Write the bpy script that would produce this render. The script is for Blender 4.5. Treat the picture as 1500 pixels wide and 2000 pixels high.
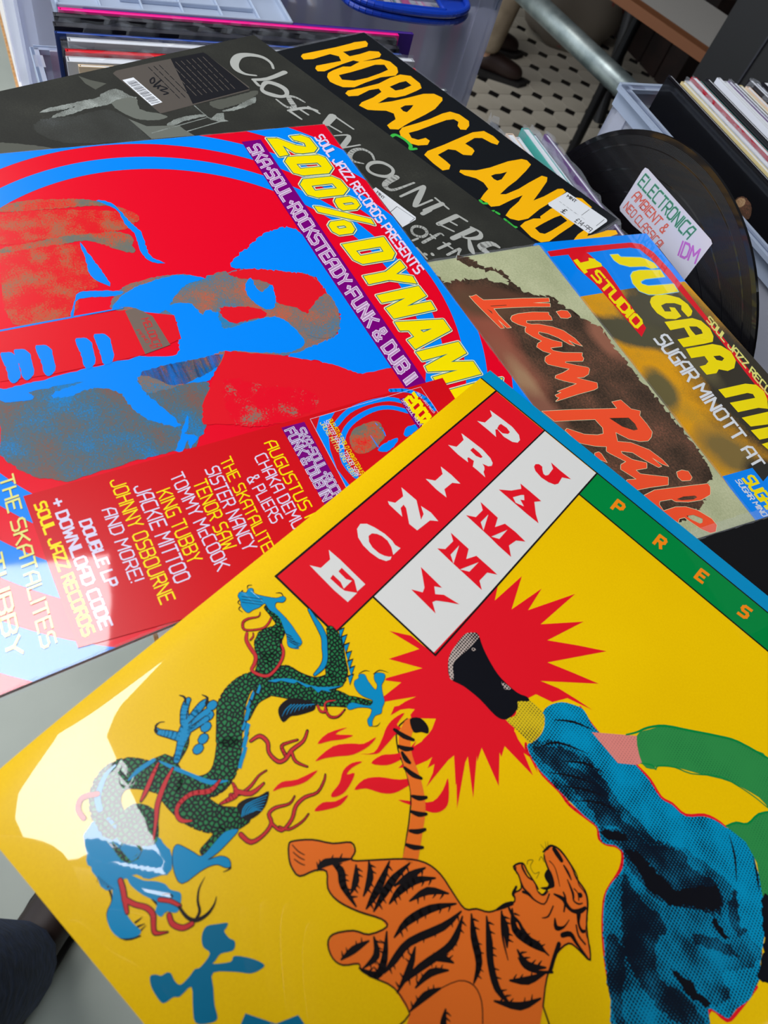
# Record stall seen from above: LP sleeves on crates of records.
import bpy, bmesh, math, random
from mathutils import Vector, Matrix
from mathutils.geometry import tessellate_polygon
for o in list(bpy.data.objects): bpy.data.objects.remove(o)
SC=bpy.context.scene; COL=SC.collection
CAM_RIGHT=(0.898439, -0.367184, 0.240796)
CAM_DOWN=(-0.208892, -0.839772, -0.501146)
CAM_FWD=(0.386227, 0.399949, -0.831186)
CAM_H=0.30699
CAM_F=1298.321
# ---------------------------------------------------------------- camera
cd=bpy.data.cameras.new('camera'); cam=bpy.data.objects.new('camera',cd); COL.objects.link(cam); SC.camera=cam
Rv,Dv,Fv=Vector(CAM_RIGHT),Vector(CAM_DOWN),Vector(CAM_FWD)
m=Matrix.Identity(4)
for i in range(3): m[i][0]=Rv[i]; m[i][1]=-Dv[i]; m[i][2]=-Fv[i]
m[2][3]=CAM_H; cam.matrix_world=m
cd.sensor_fit='HORIZONTAL'; cd.sensor_width=36; cd.lens=CAM_F/1500*36; cd.clip_start=.01
cd.dof.use_dof=True; cd.dof.focus_distance=.44; cd.dof.aperture_fstop=20
# ---------------------------------------------------------------- world + lights
W=bpy.data.worlds.new('world'); SC.world=W; W.use_nodes=True
W.node_tree.nodes['Background'].inputs[0].default_value=(.86,.93,1,1); W.node_tree.nodes['Background'].inputs[1].default_value=1.7
def area(name,loc,sx,sy,rot,power,col=(1,1,1)):
    d=bpy.data.lights.new(name,'AREA'); d.shape='RECTANGLE'; d.size=sx; d.size_y=sy; d.energy=power; d.color=col
    o=bpy.data.objects.new(name,d); COL.objects.link(o); o.location=loc; o.rotation_euler=rot; return o
# daylight falling through two gaps in the market roof, up and to the left
area('roof_light',(-.50,.56,2.0),.72,1.2,(0,0,math.radians(-10)),38,(.97,.97,1))
area('roof_light',(-.62,2.75,2.0),.7,.9,(0,0,0),22,(1,.98,.96))
SC.view_settings.view_transform='Standard'; SC.view_settings.look='None'; SC.view_settings.gamma=1; SC.view_settings.exposure=.05
SC.view_settings.use_curve_mapping=False
# ---------------------------------------------------------------- materials
def lin(c): return tuple(((x/255)/12.92 if x/255<=.04045 else ((x/255+.055)/1.055)**2.4) for x in c)+(1,)
FIN={'jam':(1,1.5,.025,.35),'dyn':(1,1.5,.04,.3),'hor':(.2,1.4,.3,.6),'clo':(.1,1.4,.35,.7),'lia':(.9,1.42,.12,.5),'sug':(1,1.5,.03,.3),'mat':(0,1.45,.5,.6),'gls':(.8,1.5,.08,.35),'vin':(1,1.6,.12,.25)}
PAL=dict(yellow=(244,198,0),red=(232,22,38),redd=(206,48,52),white=(224,224,220),green=(0,136,62),blue2=(0,142,196),blued=(0,112,150),black=(22,18,20),inkblack=(16,17,24),orange=(240,116,38),orange2=(250,140,20),
 blue=(0,140,252),red2=(214,14,26),purple=(122,0,122),lilac=(240,216,244),lilac2=(226,220,244),cream=(238,244,196),teal=(20,110,130),yellow2=(255,232,0),paleyellow=(236,232,130),amber=(255,186,0),leafgreen=(60,190,70),
 silver=(172,174,168),grey3=(128,134,126),grey2=(104,108,100),grey1=(84,86,78),grey0=(50,52,48),grey0b=(84,78,72),grey4=(120,105,95),paper=(226,230,234),ink2=(90,92,96),coral=(250,84,46),ochre=(236,166,14),olive=(96,88,62),olive2=(130,108,50),
 paleblue=(150,214,236),redband=(228,30,60),stickerwhite=(214,212,226),greenpen=(90,170,140),redpen=(222,100,84),purplepen=(196,110,206),palegreen=(186,190,150),horblack=(15,19,24),clogrey=(50,51,46),red0=(238,4,38),blackgloss=(12,12,15))
MATS={}
def nmat(name):
    m=bpy.data.materials.new(name); m.use_nodes=True; nt=m.node_tree; return m,nt,nt.nodes['Principled BSDF']
def N(nt,t,**k):
    n=nt.nodes.new(t)
    for a,b in k.items(): setattr(n,a,b)
    return n
def mixc(nt,fac,a,b):
    n=N(nt,'ShaderNodeMix',data_type='RGBA')
    for s,v in ((0,fac),(6,a),(7,b)):
        if hasattr(v,'is_linked') or isinstance(v,bpy.types.NodeSocket): nt.links.new(v,n.inputs[s])
        else: n.inputs[s].default_value=v
    return n.outputs[2]
def step(nt,val,a,b):
    n=N(nt,'ShaderNodeMapRange'); nt.links.new(val,n.inputs[0]); n.inputs[1].default_value=a; n.inputs[2].default_value=b; return n.outputs[0]
def tex(nt,kind,scale,**k):
    tc=N(nt,'ShaderNodeTexCoord'); t=N(nt,kind,**k); nt.links.new(tc.outputs['Object'],t.inputs['Vector']); t.inputs['Scale'].default_value=scale; return t
def dots(nt,base,ink,r,pitch=1.15,amp=.5):
    t=tex(nt,'ShaderNodeTexVoronoi',1000/pitch,voronoi_dimensions='2D'); t.inputs['Randomness'].default_value=0
    nz=tex(nt,'ShaderNodeTexNoise',70); nz.inputs['Detail'].default_value=3
    ad=N(nt,'ShaderNodeMath',operation='MULTIPLY_ADD'); nt.links.new(nz.outputs[0],ad.inputs[0]); ad.inputs[1].default_value=-amp; ad.inputs[2].default_value=amp/2
    s=N(nt,'ShaderNodeMath',operation='ADD'); nt.links.new(t.outputs['Distance'],s.inputs[0]); nt.links.new(ad.outputs[0],s.inputs[1])
    return mixc(nt,step(nt,s.outputs[0],r-.04,r+.04),lin(ink),lin(base))
def speck(nt,cols,big,small=1400):
    a=tex(nt,'ShaderNodeTexNoise',big); a.inputs['Detail'].default_value=5; b=tex(nt,'ShaderNodeTexNoise',small); b.inputs['Detail'].default_value=3; b.inputs['Roughness'].default_value=.8
    s=N(nt,'ShaderNodeMath',operation='MULTIPLY_ADD'); nt.links.new(b.outputs[0],s.inputs[0]); s.inputs[1].default_value=.9; nt.links.new(a.outputs[0],s.inputs[2])
    d=N(nt,'ShaderNodeMath',operation='ADD'); nt.links.new(s.outputs[0],d.inputs[0]); d.inputs[1].default_value=-.45
    r=N(nt,'ShaderNodeValToRGB'); nt.links.new(d.outputs[0],r.inputs[0]); e=r.color_ramp.elements
    for i,(p,c) in enumerate(cols):
        el=e[i] if i<2 else e.new(p)
        el.position=p; el.color=lin(c)
    return r.outputs[0]
SPECK={'speck0':([(.3,(232,22,36)),(.47,(228,30,36)),(.56,(205,86,56)),(.72,(150,110,86))],70),'speck1':([(.3,(232,30,36)),(.42,(206,84,54)),(.52,(140,112,88)),(.66,(110,116,110))],70),
 'speckr':([(.3,(236,10,38)),(.62,(234,14,38)),(.66,(160,104,88)),(.8,(120,118,112))],90),'speck2':([(.3,(208,92,64)),(.42,(150,110,92)),(.55,(104,118,122)),(.68,(30,132,190))],45),'speck3':([(.3,(132,92,84)),(.42,(104,104,102)),(.55,(70,112,134)),(.7,(20,130,200))],40),
 'hair':([(.25,(44,34,26)),(.45,(72,56,44)),(.6,(98,70,54)),(.78,(140,90,70))],30),'skin':([(.25,(70,48,38)),(.45,(120,66,50)),(.6,(160,88,68)),(.8,(196,120,92))],30),'skin2':([(.3,(110,80,54)),(.6,(176,138,100)),(.8,(206,176,140))],30),
 'olive':([(.25,(70,66,50)),(.5,(92,84,60)),(.7,(122,104,56)),(.85,(190,146,40))],35),'olive2':([(.25,(84,78,52)),(.5,(128,108,54)),(.7,(176,136,44)),(.85,(214,154,30))],30),'ochre':([(.3,(196,148,44)),(.55,(232,162,20)),(.8,(240,172,14))],25),
 'palegreen':([(.3,(166,172,132)),(.6,(190,194,154)),(.8,(202,204,166))],25),'clogrey':([(.3,(38,39,35)),(.6,(46,47,42)),(.8,(58,59,52))],25),'grey0':([(.3,(46,47,43)),(.6,(58,60,56)),(.8,(80,84,84))],25),'grey3':([(.25,(84,86,80)),(.5,(128,134,128)),(.75,(168,174,168))],60),'yellow':([(.3,(242,194,0)),(.6,(248,202,0)),(.8,(252,208,4))],8)}
def soft(nt,base,ells):
    tc=N(nt,'ShaderNodeTexCoord'); nz=tex(nt,'ShaderNodeTexNoise',55); nz.inputs['Detail'].default_value=6; n2=tex(nt,'ShaderNodeTexNoise',900)
    c=base
    for col,cx,cy,rx,ry,ang,edge in ells:
        mp=N(nt,'ShaderNodeMapping',vector_type='TEXTURE'); nt.links.new(tc.outputs['Object'],mp.inputs[0]); mp.inputs['Location'].default_value=(cx,cy,0); mp.inputs['Rotation'].default_value=(0,0,ang); mp.inputs['Scale'].default_value=(rx,ry,1)
        ln=N(nt,'ShaderNodeVectorMath',operation='LENGTH'); sp=N(nt,'ShaderNodeVectorMath',operation='MULTIPLY'); nt.links.new(mp.outputs[0],sp.inputs[0]); sp.inputs[1].default_value=(1,1,0); nt.links.new(sp.outputs[0],ln.inputs[0])
        a1=N(nt,'ShaderNodeMath',operation='MULTIPLY_ADD'); nt.links.new(nz.outputs[0],a1.inputs[0]); a1.inputs[1].default_value=.7; nt.links.new(ln.outputs['Value'],a1.inputs[2])
        a2=N(nt,'ShaderNodeMath',operation='MULTIPLY_ADD'); nt.links.new(n2.outputs[0],a2.inputs[0]); a2.inputs[1].default_value=.35; nt.links.new(a1.outputs[0],a2.inputs[2])
        c=mixc(nt,step(nt,a2.outputs[0],1.72+edge,1.72-edge),c,lin(col))
    return c
SOFT={}
def M(col,fin='mat'):
    k=col+'_'+fin
    if k in MATS: return MATS[k]
    m,nt,p=nmat(k); cw,ci,cr,ro=FIN[fin]
    p.inputs['Roughness'].default_value=ro; p.inputs['Coat Weight'].default_value=cw; p.inputs['Coat IOR'].default_value=ci; p.inputs['Coat Roughness'].default_value=cr
    p.inputs['Specular IOR Level'].default_value=.2 if cw else .4
    c=None
    if col in SPECK: c=speck(nt,*SPECK[col],small=(650 if col in('hair','skin','skin2','palegreen','clogrey') else 1100))
    if col in SOFT: c=soft(nt,c if c is not None else lin(PAL[col]),SOFT[col])
    elif col=='dotblue': c=dots(nt,(0,150,196),(10,20,34),.27,amp=.7)
    elif col=='dotmid': c=dots(nt,(4,140,184),(10,20,34),.40,amp=1.1)
    elif col=='dotdark': c=dots(nt,(14,120,160),(12,22,36),.55,amp=1.0)
    elif col=='dotwhite': c=dots(nt,(196,180,170),(24,20,24),.36)
    elif col=='dotyellow': c=dots(nt,(222,192,30),(70,60,30),.26)
    elif col=='dotpink': c=dots(nt,(226,136,126),(170,100,90),.18)
    elif col=='dotgreen': c=dots(nt,(48,142,72),(24,104,56),.16)
    elif col=='scale':
        t=tex(nt,'ShaderNodeTexVoronoi',620,voronoi_dimensions='2D',feature='DISTANCE_TO_EDGE'); t.inputs['Randomness'].default_value=.75
        c=mixc(nt,step(nt,t.outputs['Distance'],.17,.25),lin((14,20,24)),lin((36,128,72)))
    if c is not None: nt.links.new(c,p.inputs['Base Color'])
    else: p.inputs['Base Color'].default_value=lin(PAL[col] if col in PAL else (128,128,128))
    if fin in('dyn','sug'):   # soft waviness of the clear wrap over the print
        t=tex(nt,'ShaderNodeTexNoise',9); t.inputs['Detail'].default_value=3
        b=N(nt,'ShaderNodeBump'); b.inputs['Strength'].default_value=.05 if fin=='jam' else .12; b.inputs['Distance'].default_value=.004; nt.links.new(t.outputs[0],b.inputs['Height']); nt.links.new(b.outputs[0],p.inputs['Coat Normal'])
    MATS[k]=m; return m
def simple(name,c,rough=.5,metal=0,spec=.5,noise=0,c2=None,scale=20,bump=0,coat=0,trans=0):
    if name in MATS: return MATS[name]
    m,nt,p=nmat(name); p.inputs['Roughness'].default_value=rough; p.inputs['Metallic'].default_value=metal; p.inputs['Specular IOR Level'].default_value=spec; p.inputs['Coat Weight'].default_value=coat
    p.inputs['Base Color'].default_value=lin(c)
    if c2:
        t=tex(nt,'ShaderNodeTexNoise',scale); t.inputs['Detail'].default_value=5
        nt.links.new(mixc(nt,step(nt,t.outputs[0],.35,.65),lin(c),lin(c2)),p.inputs['Base Color'])
        if bump:
            b=N(nt,'ShaderNodeBump'); b.inputs['Strength'].default_value=bump; b.inputs['Distance'].default_value=.01; nt.links.new(t.outputs[0],b.inputs['Height']); nt.links.new(b.outputs[0],p.inputs['Normal'])
    if trans:
        tr=N(nt,'ShaderNodeBsdfTransparent'); tr.inputs[0].default_value=(.96,.97,1,1); mx=N(nt,'ShaderNodeMixShader'); mx.inputs[0].default_value=1-trans
        nt.links.new(tr.outputs[0],mx.inputs[1]); nt.links.new(p.outputs[0],mx.inputs[2]); nt.links.new(mx.outputs[0],nt.nodes['Material Output'].inputs[0])
    MATS[name]=m; return m
# ---------------------------------------------------------------- mesh helpers
class MB:
    def __init__(s): s.v=[];s.f=[];s.mi=[];s.mats=[]
    def mat(s,m):
        if m not in s.mats: s.mats.append(m)
        return s.mats.index(m)
    def add(s,vs,fs,m):
        b=len(s.v); s.v+=[tuple(x) for x in vs]; k=s.mat(m)
        for f in fs: s.f.append([b+i for i in f]); s.mi.append(k)
    def box(s,o,u,v,w,m,bev=0):
        o,u,v,w=Vector(o),Vector(u),Vector(v),Vector(w)
        P=[o,o+u,o+u+v,o+v,o+w,o+u+w,o+u+v+w,o+v+w]
        s.add(P,[(0,3,2,1),(4,5,6,7),(0,1,5,4),(1,2,6,5),(2,3,7,6),(3,0,4,7)],m)
    def tube(s,a,b,r,m,n=14,r2=None):
        a,b=Vector(a),Vector(b); d=(b-a).normalized(); x=d.orthogonal().normalized(); y=d.cross(x); r2=r if r2 is None else r2
        V=[a+(x*math.cos(t)+y*math.sin(t))*r for t in [2*math.pi*i/n for i in range(n)]]+[b+(x*math.cos(t)+y*math.sin(t))*r2 for t in [2*math.pi*i/n for i in range(n)]]
        s.add(V,[(i,(i+1)%n,n+(i+1)%n,n+i) for i in range(n)]+[tuple(range(n))[::-1],tuple(range(n,2*n))],m)
    def prism(s,loop,z0,z1,m):
        n=len(loop); V=[(x,y,z0) for x,y in loop]+[(x,y,z1) for x,y in loop]
        s.add(V,[(i,(i+1)%n,n+(i+1)%n,n+i) for i in range(n)]+[tuple(range(n))[::-1],tuple(range(n,2*n))],m)
    def build(s,name,parent=None,mw=None,smooth=False,bevel=0,loc=None):
        me=bpy.data.meshes.new(name); me.from_pydata(s.v,[],s.f)
        for m in s.mats: me.materials.append(m)
        me.polygons.foreach_set('material_index',s.mi); 
        if smooth: me.polygons.foreach_set('use_smooth',[True]*len(me.polygons))
        me.update(); o=bpy.data.objects.new(name,me); COL.objects.link(o)
        if parent: o.parent=parent
        if mw is not None: o.matrix_local=mw
        if loc is not None: o.location=loc
        if bevel:
            b=o.modifiers.new('bevel','BEVEL'); b.width=bevel; b.segments=2; b.limit_method='ANGLE'
        return o
def tag(o,label=None,cat=None,group=None,kind=None):
    if label:o['label']=label
    if cat:o['category']=cat
    if group:o['group']=group
    if kind:o['kind']=kind
    return o
def empty(name,mw=None,loc=None):
    o=bpy.data.objects.new(name,None); COL.objects.link(o); o.empty_display_size=.05
    if mw is not None:o.matrix_world=mw
    if loc is not None:o.location=loc
    return o
TH=0.0; AX=Vector((1,0,0)); BX=Vector((0,-1,0)); ZX=Vector((0,0,1))
def G(a,b,z): return AX*a+BX*b+ZX*z      # stall grid -> world
# ---------------------------------------------------------------- flat print drawn on a sleeve plane
FONT={'A':[[(0,0),(0,4),(1.2,6),(4,6),(4,0)],[(0,2.5),(4,2.5)]],'B':[[(0,0),(0,6),(3.2,6),(4,5.2),(4,3.9),(3.2,3.1),(0,3.1)],[(3.2,3.1),(4,2.3),(4,.8),(3.2,0),(0,0)]],'C':[[(4,6),(.8,6),(0,5.2),(0,.8),(.8,0),(4,0)]],'D':[[(0,0),(0,6),(2.8,6),(4,4.8),(4,1.2),(2.8,0),(0,0)]],
'E':[[(4,6),(0,6),(0,0),(4,0)],[(0,3.1),(3.2,3.1)]],'F':[[(4,6),(0,6),(0,0)],[(0,3.1),(3.2,3.1)]],'G':[[(4,6),(.8,6),(0,5.2),(0,.8),(.8,0),(4,0),(4,3),(2.2,3)]],'H':[[(0,0),(0,6)],[(4,0),(4,6)],[(0,3.1),(4,3.1)]],'I':[[(0,0),(0,6)]],'J':[[(4,6),(4,.8),(3.2,0),(.8,0),(0,.8),(0,1.6)]],
'K':[[(0,0),(0,6)],[(4,6),(0.3,2.8)],[(1.4,3.6),(4,0)]],'L':[[(0,6),(0,0),(4,0)]],'M':[[(0,0),(0,6),(2.4,2.6),(4.8,6),(4.8,0)]],'N':[[(0,0),(0,6),(4,0),(4,6)]],'O':[[(.8,0),(0,.8),(0,5.2),(.8,6),(3.2,6),(4,5.2),(4,.8),(3.2,0),(.8,0)]],'P':[[(0,0),(0,6),(3.2,6),(4,5.2),(4,3.5),(3.2,2.7),(0,2.7)]],
'R':[[(0,0),(0,6),(3.2,6),(4,5.2),(4,3.7),(3.2,2.9),(0,2.9)],[(2,2.9),(4,0)]],'S':[[(4,6),(.8,6),(0,5.2),(0,3.9),(.8,3.1),(3.2,3.1),(4,2.3),(4,.8),(3.2,0),(0,0)]],'T':[[(0,6),(4,6)],[(2,6),(2,0)]],'U':[[(0,6),(0,.8),(.8,0),(3.2,0),(4,.8),(4,6)]],'V':[[(0,6),(2,0),(4,6)]],'W':[[(0,6),(1,0),(2.4,4),(3.8,0),(4.8,6)]],'X':[[(0,0),(4,6)],[(0,6),(4,0)]],
'Y':[[(0,6),(2,3),(4,6)],[(2,3),(2,0)]],'Z':[[(0,6),(4,6),(0,0),(4,0)]],'0':[[(.8,0),(0,.8),(0,5.2),(.8,6),(3.2,6),(4,5.2),(4,.8),(3.2,0),(.8,0)]],'1':[[(0,5),(1.2,6),(1.2,0)]],'2':[[(0,6),(3.2,6),(4,5.2),(4,3.9),(3.2,3.1),(.8,3.1),(0,2.3),(0,0),(4,0)]],'4':[[(3,0),(3,6),(0,2),(4,2)]],'8':[[(.8,0),(0,.8),(0,5.2),(.8,6),(3.2,6),(4,5.2),(4,.8),(3.2,0),(.8,0)],[(0,3.1),(4,3.1)]],'9':[[(4,0),(4,6),(0,6),(0,3),(4,3)]],
'£':[[(3.6,5.4),(2.6,6),(1.4,5.4),(1.4,0),(0,0),(4,0)],[(0,3),(3,3)]],'%':[[(0,0),(4,6)],[(0,6),(1.2,6),(1.2,4.6),(0,4.6),(0,6)],[(2.8,1.4),(4,1.4),(4,0),(2.8,0),(2.8,1.4)]],'&':[[(4,0),(.6,4.4),(.8,6),(2.6,6),(2.8,4.6),(0,2),(0,.6),(.8,0),(2.8,0),(4,2.2)]],'+':[[(0,3),(4,3)],[(2,1),(2,5)]],'.':[[(1,2.6),(1.4,3),(1,3.4),(.6,3),(1,2.6)]],'!':[[(0.3,6),(0.3,2)],[(0.3,.3),(0.3,.1)]],'c':[[(3,3.4),(0,3.4),(0,0),(3,0)]]}
ADV={'I':1.6,'M':6.2,'W':6.2,' ':2.6,'.':3,'!':1.8,'1':2.6,'c':4}
GAP=4.2e-5
class Print:
    def __init__(s,frame,fin,zf): s.fr=frame; s.fin=fin; s.zf=zf; s.parts={}; s.n=0
    def z(s,x,y,ly):
        return GAP*ly+s.zf(x,y)
    def put(s,part,col,ly,P,faces):
        mb=s.parts.setdefault(part,MB()); m=M(col,s.fin)
        for f in faces:
            s.n+=1; d=(s.n%9)*3.5e-6
            mb.add([(P[i][0],P[i][1],-(s.z(P[i][0],P[i][1],ly)+d)) for i in f],[tuple(range(len(f)))],m)
    def poly(s,part,col,ly,loops,sm,rg):
        rnd=random.Random(len(loops[0])*7+ly); L=[]
        for lp in loops:
            p=[(lp[i]/1e4,lp[i+1]/1e4) for i in range(0,len(lp),2)]
            if sm: p=cat(p,True,3)
            if rg:
                q=[]
                for i in range(len(p)):
                    a,b=p[i],p[(i+1)%len(p)]; d=math.hypot(b[0]-a[0],b[1]-a[1]); n=max(1,min(10,int(d/.0012)))
                    for k in range(n): q.append((a[0]+(b[0]-a[0])*k/n+rnd.uniform(-1,1)*rg*1.6e-4,a[1]+(b[1]-a[1])*k/n+rnd.uniform(-1,1)*rg*1.6e-4))
                p=q
            L.append(p)
        V=[Vector((x,y,0)) for lp in L for x,y in lp]
        tri=tessellate_polygon([[Vector((x,y,0)) for x,y in lp] for lp in L])
        mb=s.parts.setdefault(part,MB()); s.n+=1; d=(s.n%9)*3.5e-6
        mb.add([(v.x,v.y,-(s.z(v.x,v.y,ly)+d)) for v in V],[tuple(t) for t in tri],M(col,s.fin))
    def stroke(s,part,col,ly,pts,closed=False,cap=True):
        n=len(pts); P=[];F=[]
        segs=n if closed else n-1
        for i in range(segs):
            a,b=pts[i],pts[(i+1)%n]; dx,dy=b[0]-a[0],b[1]-a[1]; l=math.hypot(dx,dy)
            if l<1e-9: continue
            nx,ny=-dy/l/2,dx/l/2; k=len(P)
            P+=[(a[0]+nx*a[2],a[1]+ny*a[2]),(a[0]-nx*a[2],a[1]-ny*a[2]),(b[0]-nx*b[2],b[1]-ny*b[2]),(b[0]+nx*b[2],b[1]+ny*b[2])]; F.append((k,k+1,k+2,k+3))
        if cap:
            for i,(x,y,w) in enumerate(pts):
                if w<.0006 : continue
                m=8; k=len(P); P+=[(x+math.cos(2*math.pi*j/m)*w/2,y+math.sin(2*math.pi*j/m)*w/2) for j in range(m)]; F.append(tuple(range(k,k+m)))
        s.put(part,col,ly,P,F)
    def text(s,part,col,ly,t,q,wt,it):
        o=Vector(q[0:2])/1e4; bx=Vector(q[2:4])/1e4-o; by=Vector(q[4:6])/1e4-o
        tot=sum(ADV.get(c,5.3) for c in t)-1.3; ux=bx/max(tot,.1); uy=by/6; x=0
        for c in t:
            for pl in FONT.get(c,FONT.get(c.upper(),[])) if c!=' ' else []:
                P=[];F=[]; W=[(x+px+it*py,py) for px,py in pl]
                for i in range(len(W)-1):
                    a,b=W[i],W[i+1]; dx,dy=b[0]-a[0],b[1]-a[1]; l=math.hypot(dx,dy) or 1; nx,ny=-dy/l*wt/2,dx/l*wt/2; ex,ey=dx/l*wt*.35,dy/l*wt*.35; k=len(P)
                    P+=[(a[0]-ex+nx,a[1]-ey+ny),(a[0]-ex-nx,a[1]-ey-ny),(b[0]+ex-nx,b[1]+ey-ny),(b[0]+ex+nx,b[1]+ey+ny)]; F.append((k,k+1,k+2,k+3))
                P=[tuple(o+ux*p[0]+uy*p[1]) for p in P]; s.put(part,col,ly,P,F)
            x+=ADV.get(c,5.3)
    def circle(s,part,col,ly,cx,cy,r0,r1,S):
        # ring clipped to the sleeve square
        n=160
        for i in range(n):
            q=[]
            for r,t in ((r0,i),(r1,i),(r1,i+1),(r0,i+1)):
                a=2*math.pi*t/n; q.append((cx+r*math.cos(a),cy+r*math.sin(a)))
            for ax,lim,sg in ((0,0,1),(0,S,-1),(1,0,1),(1,S,-1)):
                out=[]
                for j in range(len(q)):
                    A_,B_=q[j],q[(j+1)%len(q)]; da=(A_[ax]-lim)*sg; db=(B_[ax]-lim)*sg
                    if da>=0: out.append(A_)
                    if (da>=0)!=(db>=0): t=da/(da-db); out.append((A_[0]+(B_[0]-A_[0])*t,A_[1]+(B_[1]-A_[1])*t))
                q=out
                if len(q)<3: break
            if len(q)>=3: s.put(part,col,ly,q,[tuple(range(len(q)))])
    def run(s,items,S):
        for d in items:
            if d[0]=='P': s.poly(*d[1:])
            elif d[0]=='S':
                f=d[4]; p=[(f[i]/1e4,f[i+1]/1e4,f[i+2]/1e4) for i in range(0,len(f),3)]
                if d[5]: p=cat(p,bool(d[6]),3)
                s.stroke(d[1],d[2],d[3],p,bool(d[6]))
            elif d[0]=='T': s.text(*d[1:])
            elif d[0]=='C': s.circle(d[1],d[2],d[3],*[v/1e4 for v in d[4]],S)
    def build(s,parent,mw):
        made={}
        for k in sorted(s.parts,key=lambda k:'/' in k):
            made[k]=s.parts[k].build(k.split('/')[-1],made.get(k.split('/')[0],parent) if '/' in k else parent,mw)
def cat(p,closed,n):
    if len(p)<3: return p
    out=[]; N_=len(p); R=range(N_ if closed else N_-1)
    for i in R:
        g=lambda j:(p[j%N_] if closed else p[max(0,min(N_-1,j))])
        a,b,c,d=g(i-1),g(i),g(i+1),g(i+2)
        for k in range(n):
            t=k/n; out.append(tuple(.5*(2*b[q]+(c[q]-a[q])*t+(2*a[q]-5*b[q]+4*c[q]-d[q])*t*t+(3*b[q]-a[q]-3*c[q]+d[q])*t**3) for q in range(len(b))))
    if not closed: out.append(p[-1])
    return [tuple([q[0],q[1]]+([max(q[2],.0001)] if len(q)>2 else [])) for q in out]
FRAMES={'jam':((0.22006, 0.19944, 0.04405),(0.44635, -0.89486, 0.00181),(-0.89485, -0.44633, 0.006),0.3143),
'dyn':((0.20984, 0.453, 0.03195),(0.14132, -0.98986, -0.01423),(-0.98992, -0.14117, -0.01123),0.3158),
'clo':((0.2078, 0.61955, 0.008),(0.44038, -0.89769, 0.01504),(-0.89778, -0.44017, 0.01521),0.3150),
'hor':((0.32838, 0.65473, -0.0),(0.40755, -0.91305, 0.01554),(-0.91317, -0.40739, 0.01277),0.3150),
'lia':((0.34002, 0.3259, 0.02),(0.0908, -0.99586, -0.00378),(-0.99587, -0.09079, -0.00301),0.3150),
'sug':((0.46927, 0.34391, 0.009),(0.02681, -0.99964, -0.00068),(-0.99964, -0.02681, -0.00047),0.3150),
'disc':((0.486, 0.407, 0.027),(0.0, -1.0, 0.0),(0.0, 0.0, -1.0),0.1000),
'stackfront':((0.648, 0.568, 0.02),(0.0, -1.0, 0.0),(0.0, 0.0, -1.0),0.3150)}
SOFT.update({'ochre': [((86, 80, 60), 0.1001, 0.0375, 0.0568, 0.0301, -0.155, 0.3), ((84, 80, 62), 0.0817, 0.0635, 0.0158, 0.0201, -0.327, 0.25), ((88, 84, 62), 0.1004, 0.0908, 0.0293, 0.0117, -1.091, 0.25), ((60, 55, 44), 0.1706, 0.022, 0.059, 0.0398, 0.033, 0.3), ((110, 100, 62), 0.1543, 0.1003, 0.0157, 0.0104, 0.211, 0.3), ((132, 110, 60), 0.2136, 0.081, 0.0203, 0.0136, -0.652, 0.45), ((96, 88, 62), 0.137, 0.0483, 0.0196, 0.0088, -0.006, 0.35), ((50, 48, 42), 0.2396, 0.0665, 0.0144, 0.0136, 0.005, 0.3)], 'hair': [((150, 84, 66), 0.0671, 0.092, 0.0295, 0.0134, 0.023, 0.45), ((150, 92, 72), 0.1039, 0.0939, 0.0239, 0.013, -0.17, 0.45), ((166, 130, 98), 0.1144, 0.0901, 0.0165, 0.0056, 0.026, 0.5), ((100, 72, 54), 0.0445, 0.0816, 0.0192, 0.0115, -1.023, 0.4), ((140, 92, 74), 0.1373, 0.0932, 0.0157, 0.0096, -0.233, 0.45), ((150, 98, 76), 0.0962, 0.0057, 0.015, 0.0086, -0.063, 0.4), ((90, 62, 48), 0.0421, 0.0629, 0.0197, 0.0069, -1.027, 0.4)]})
ART={}
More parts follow.
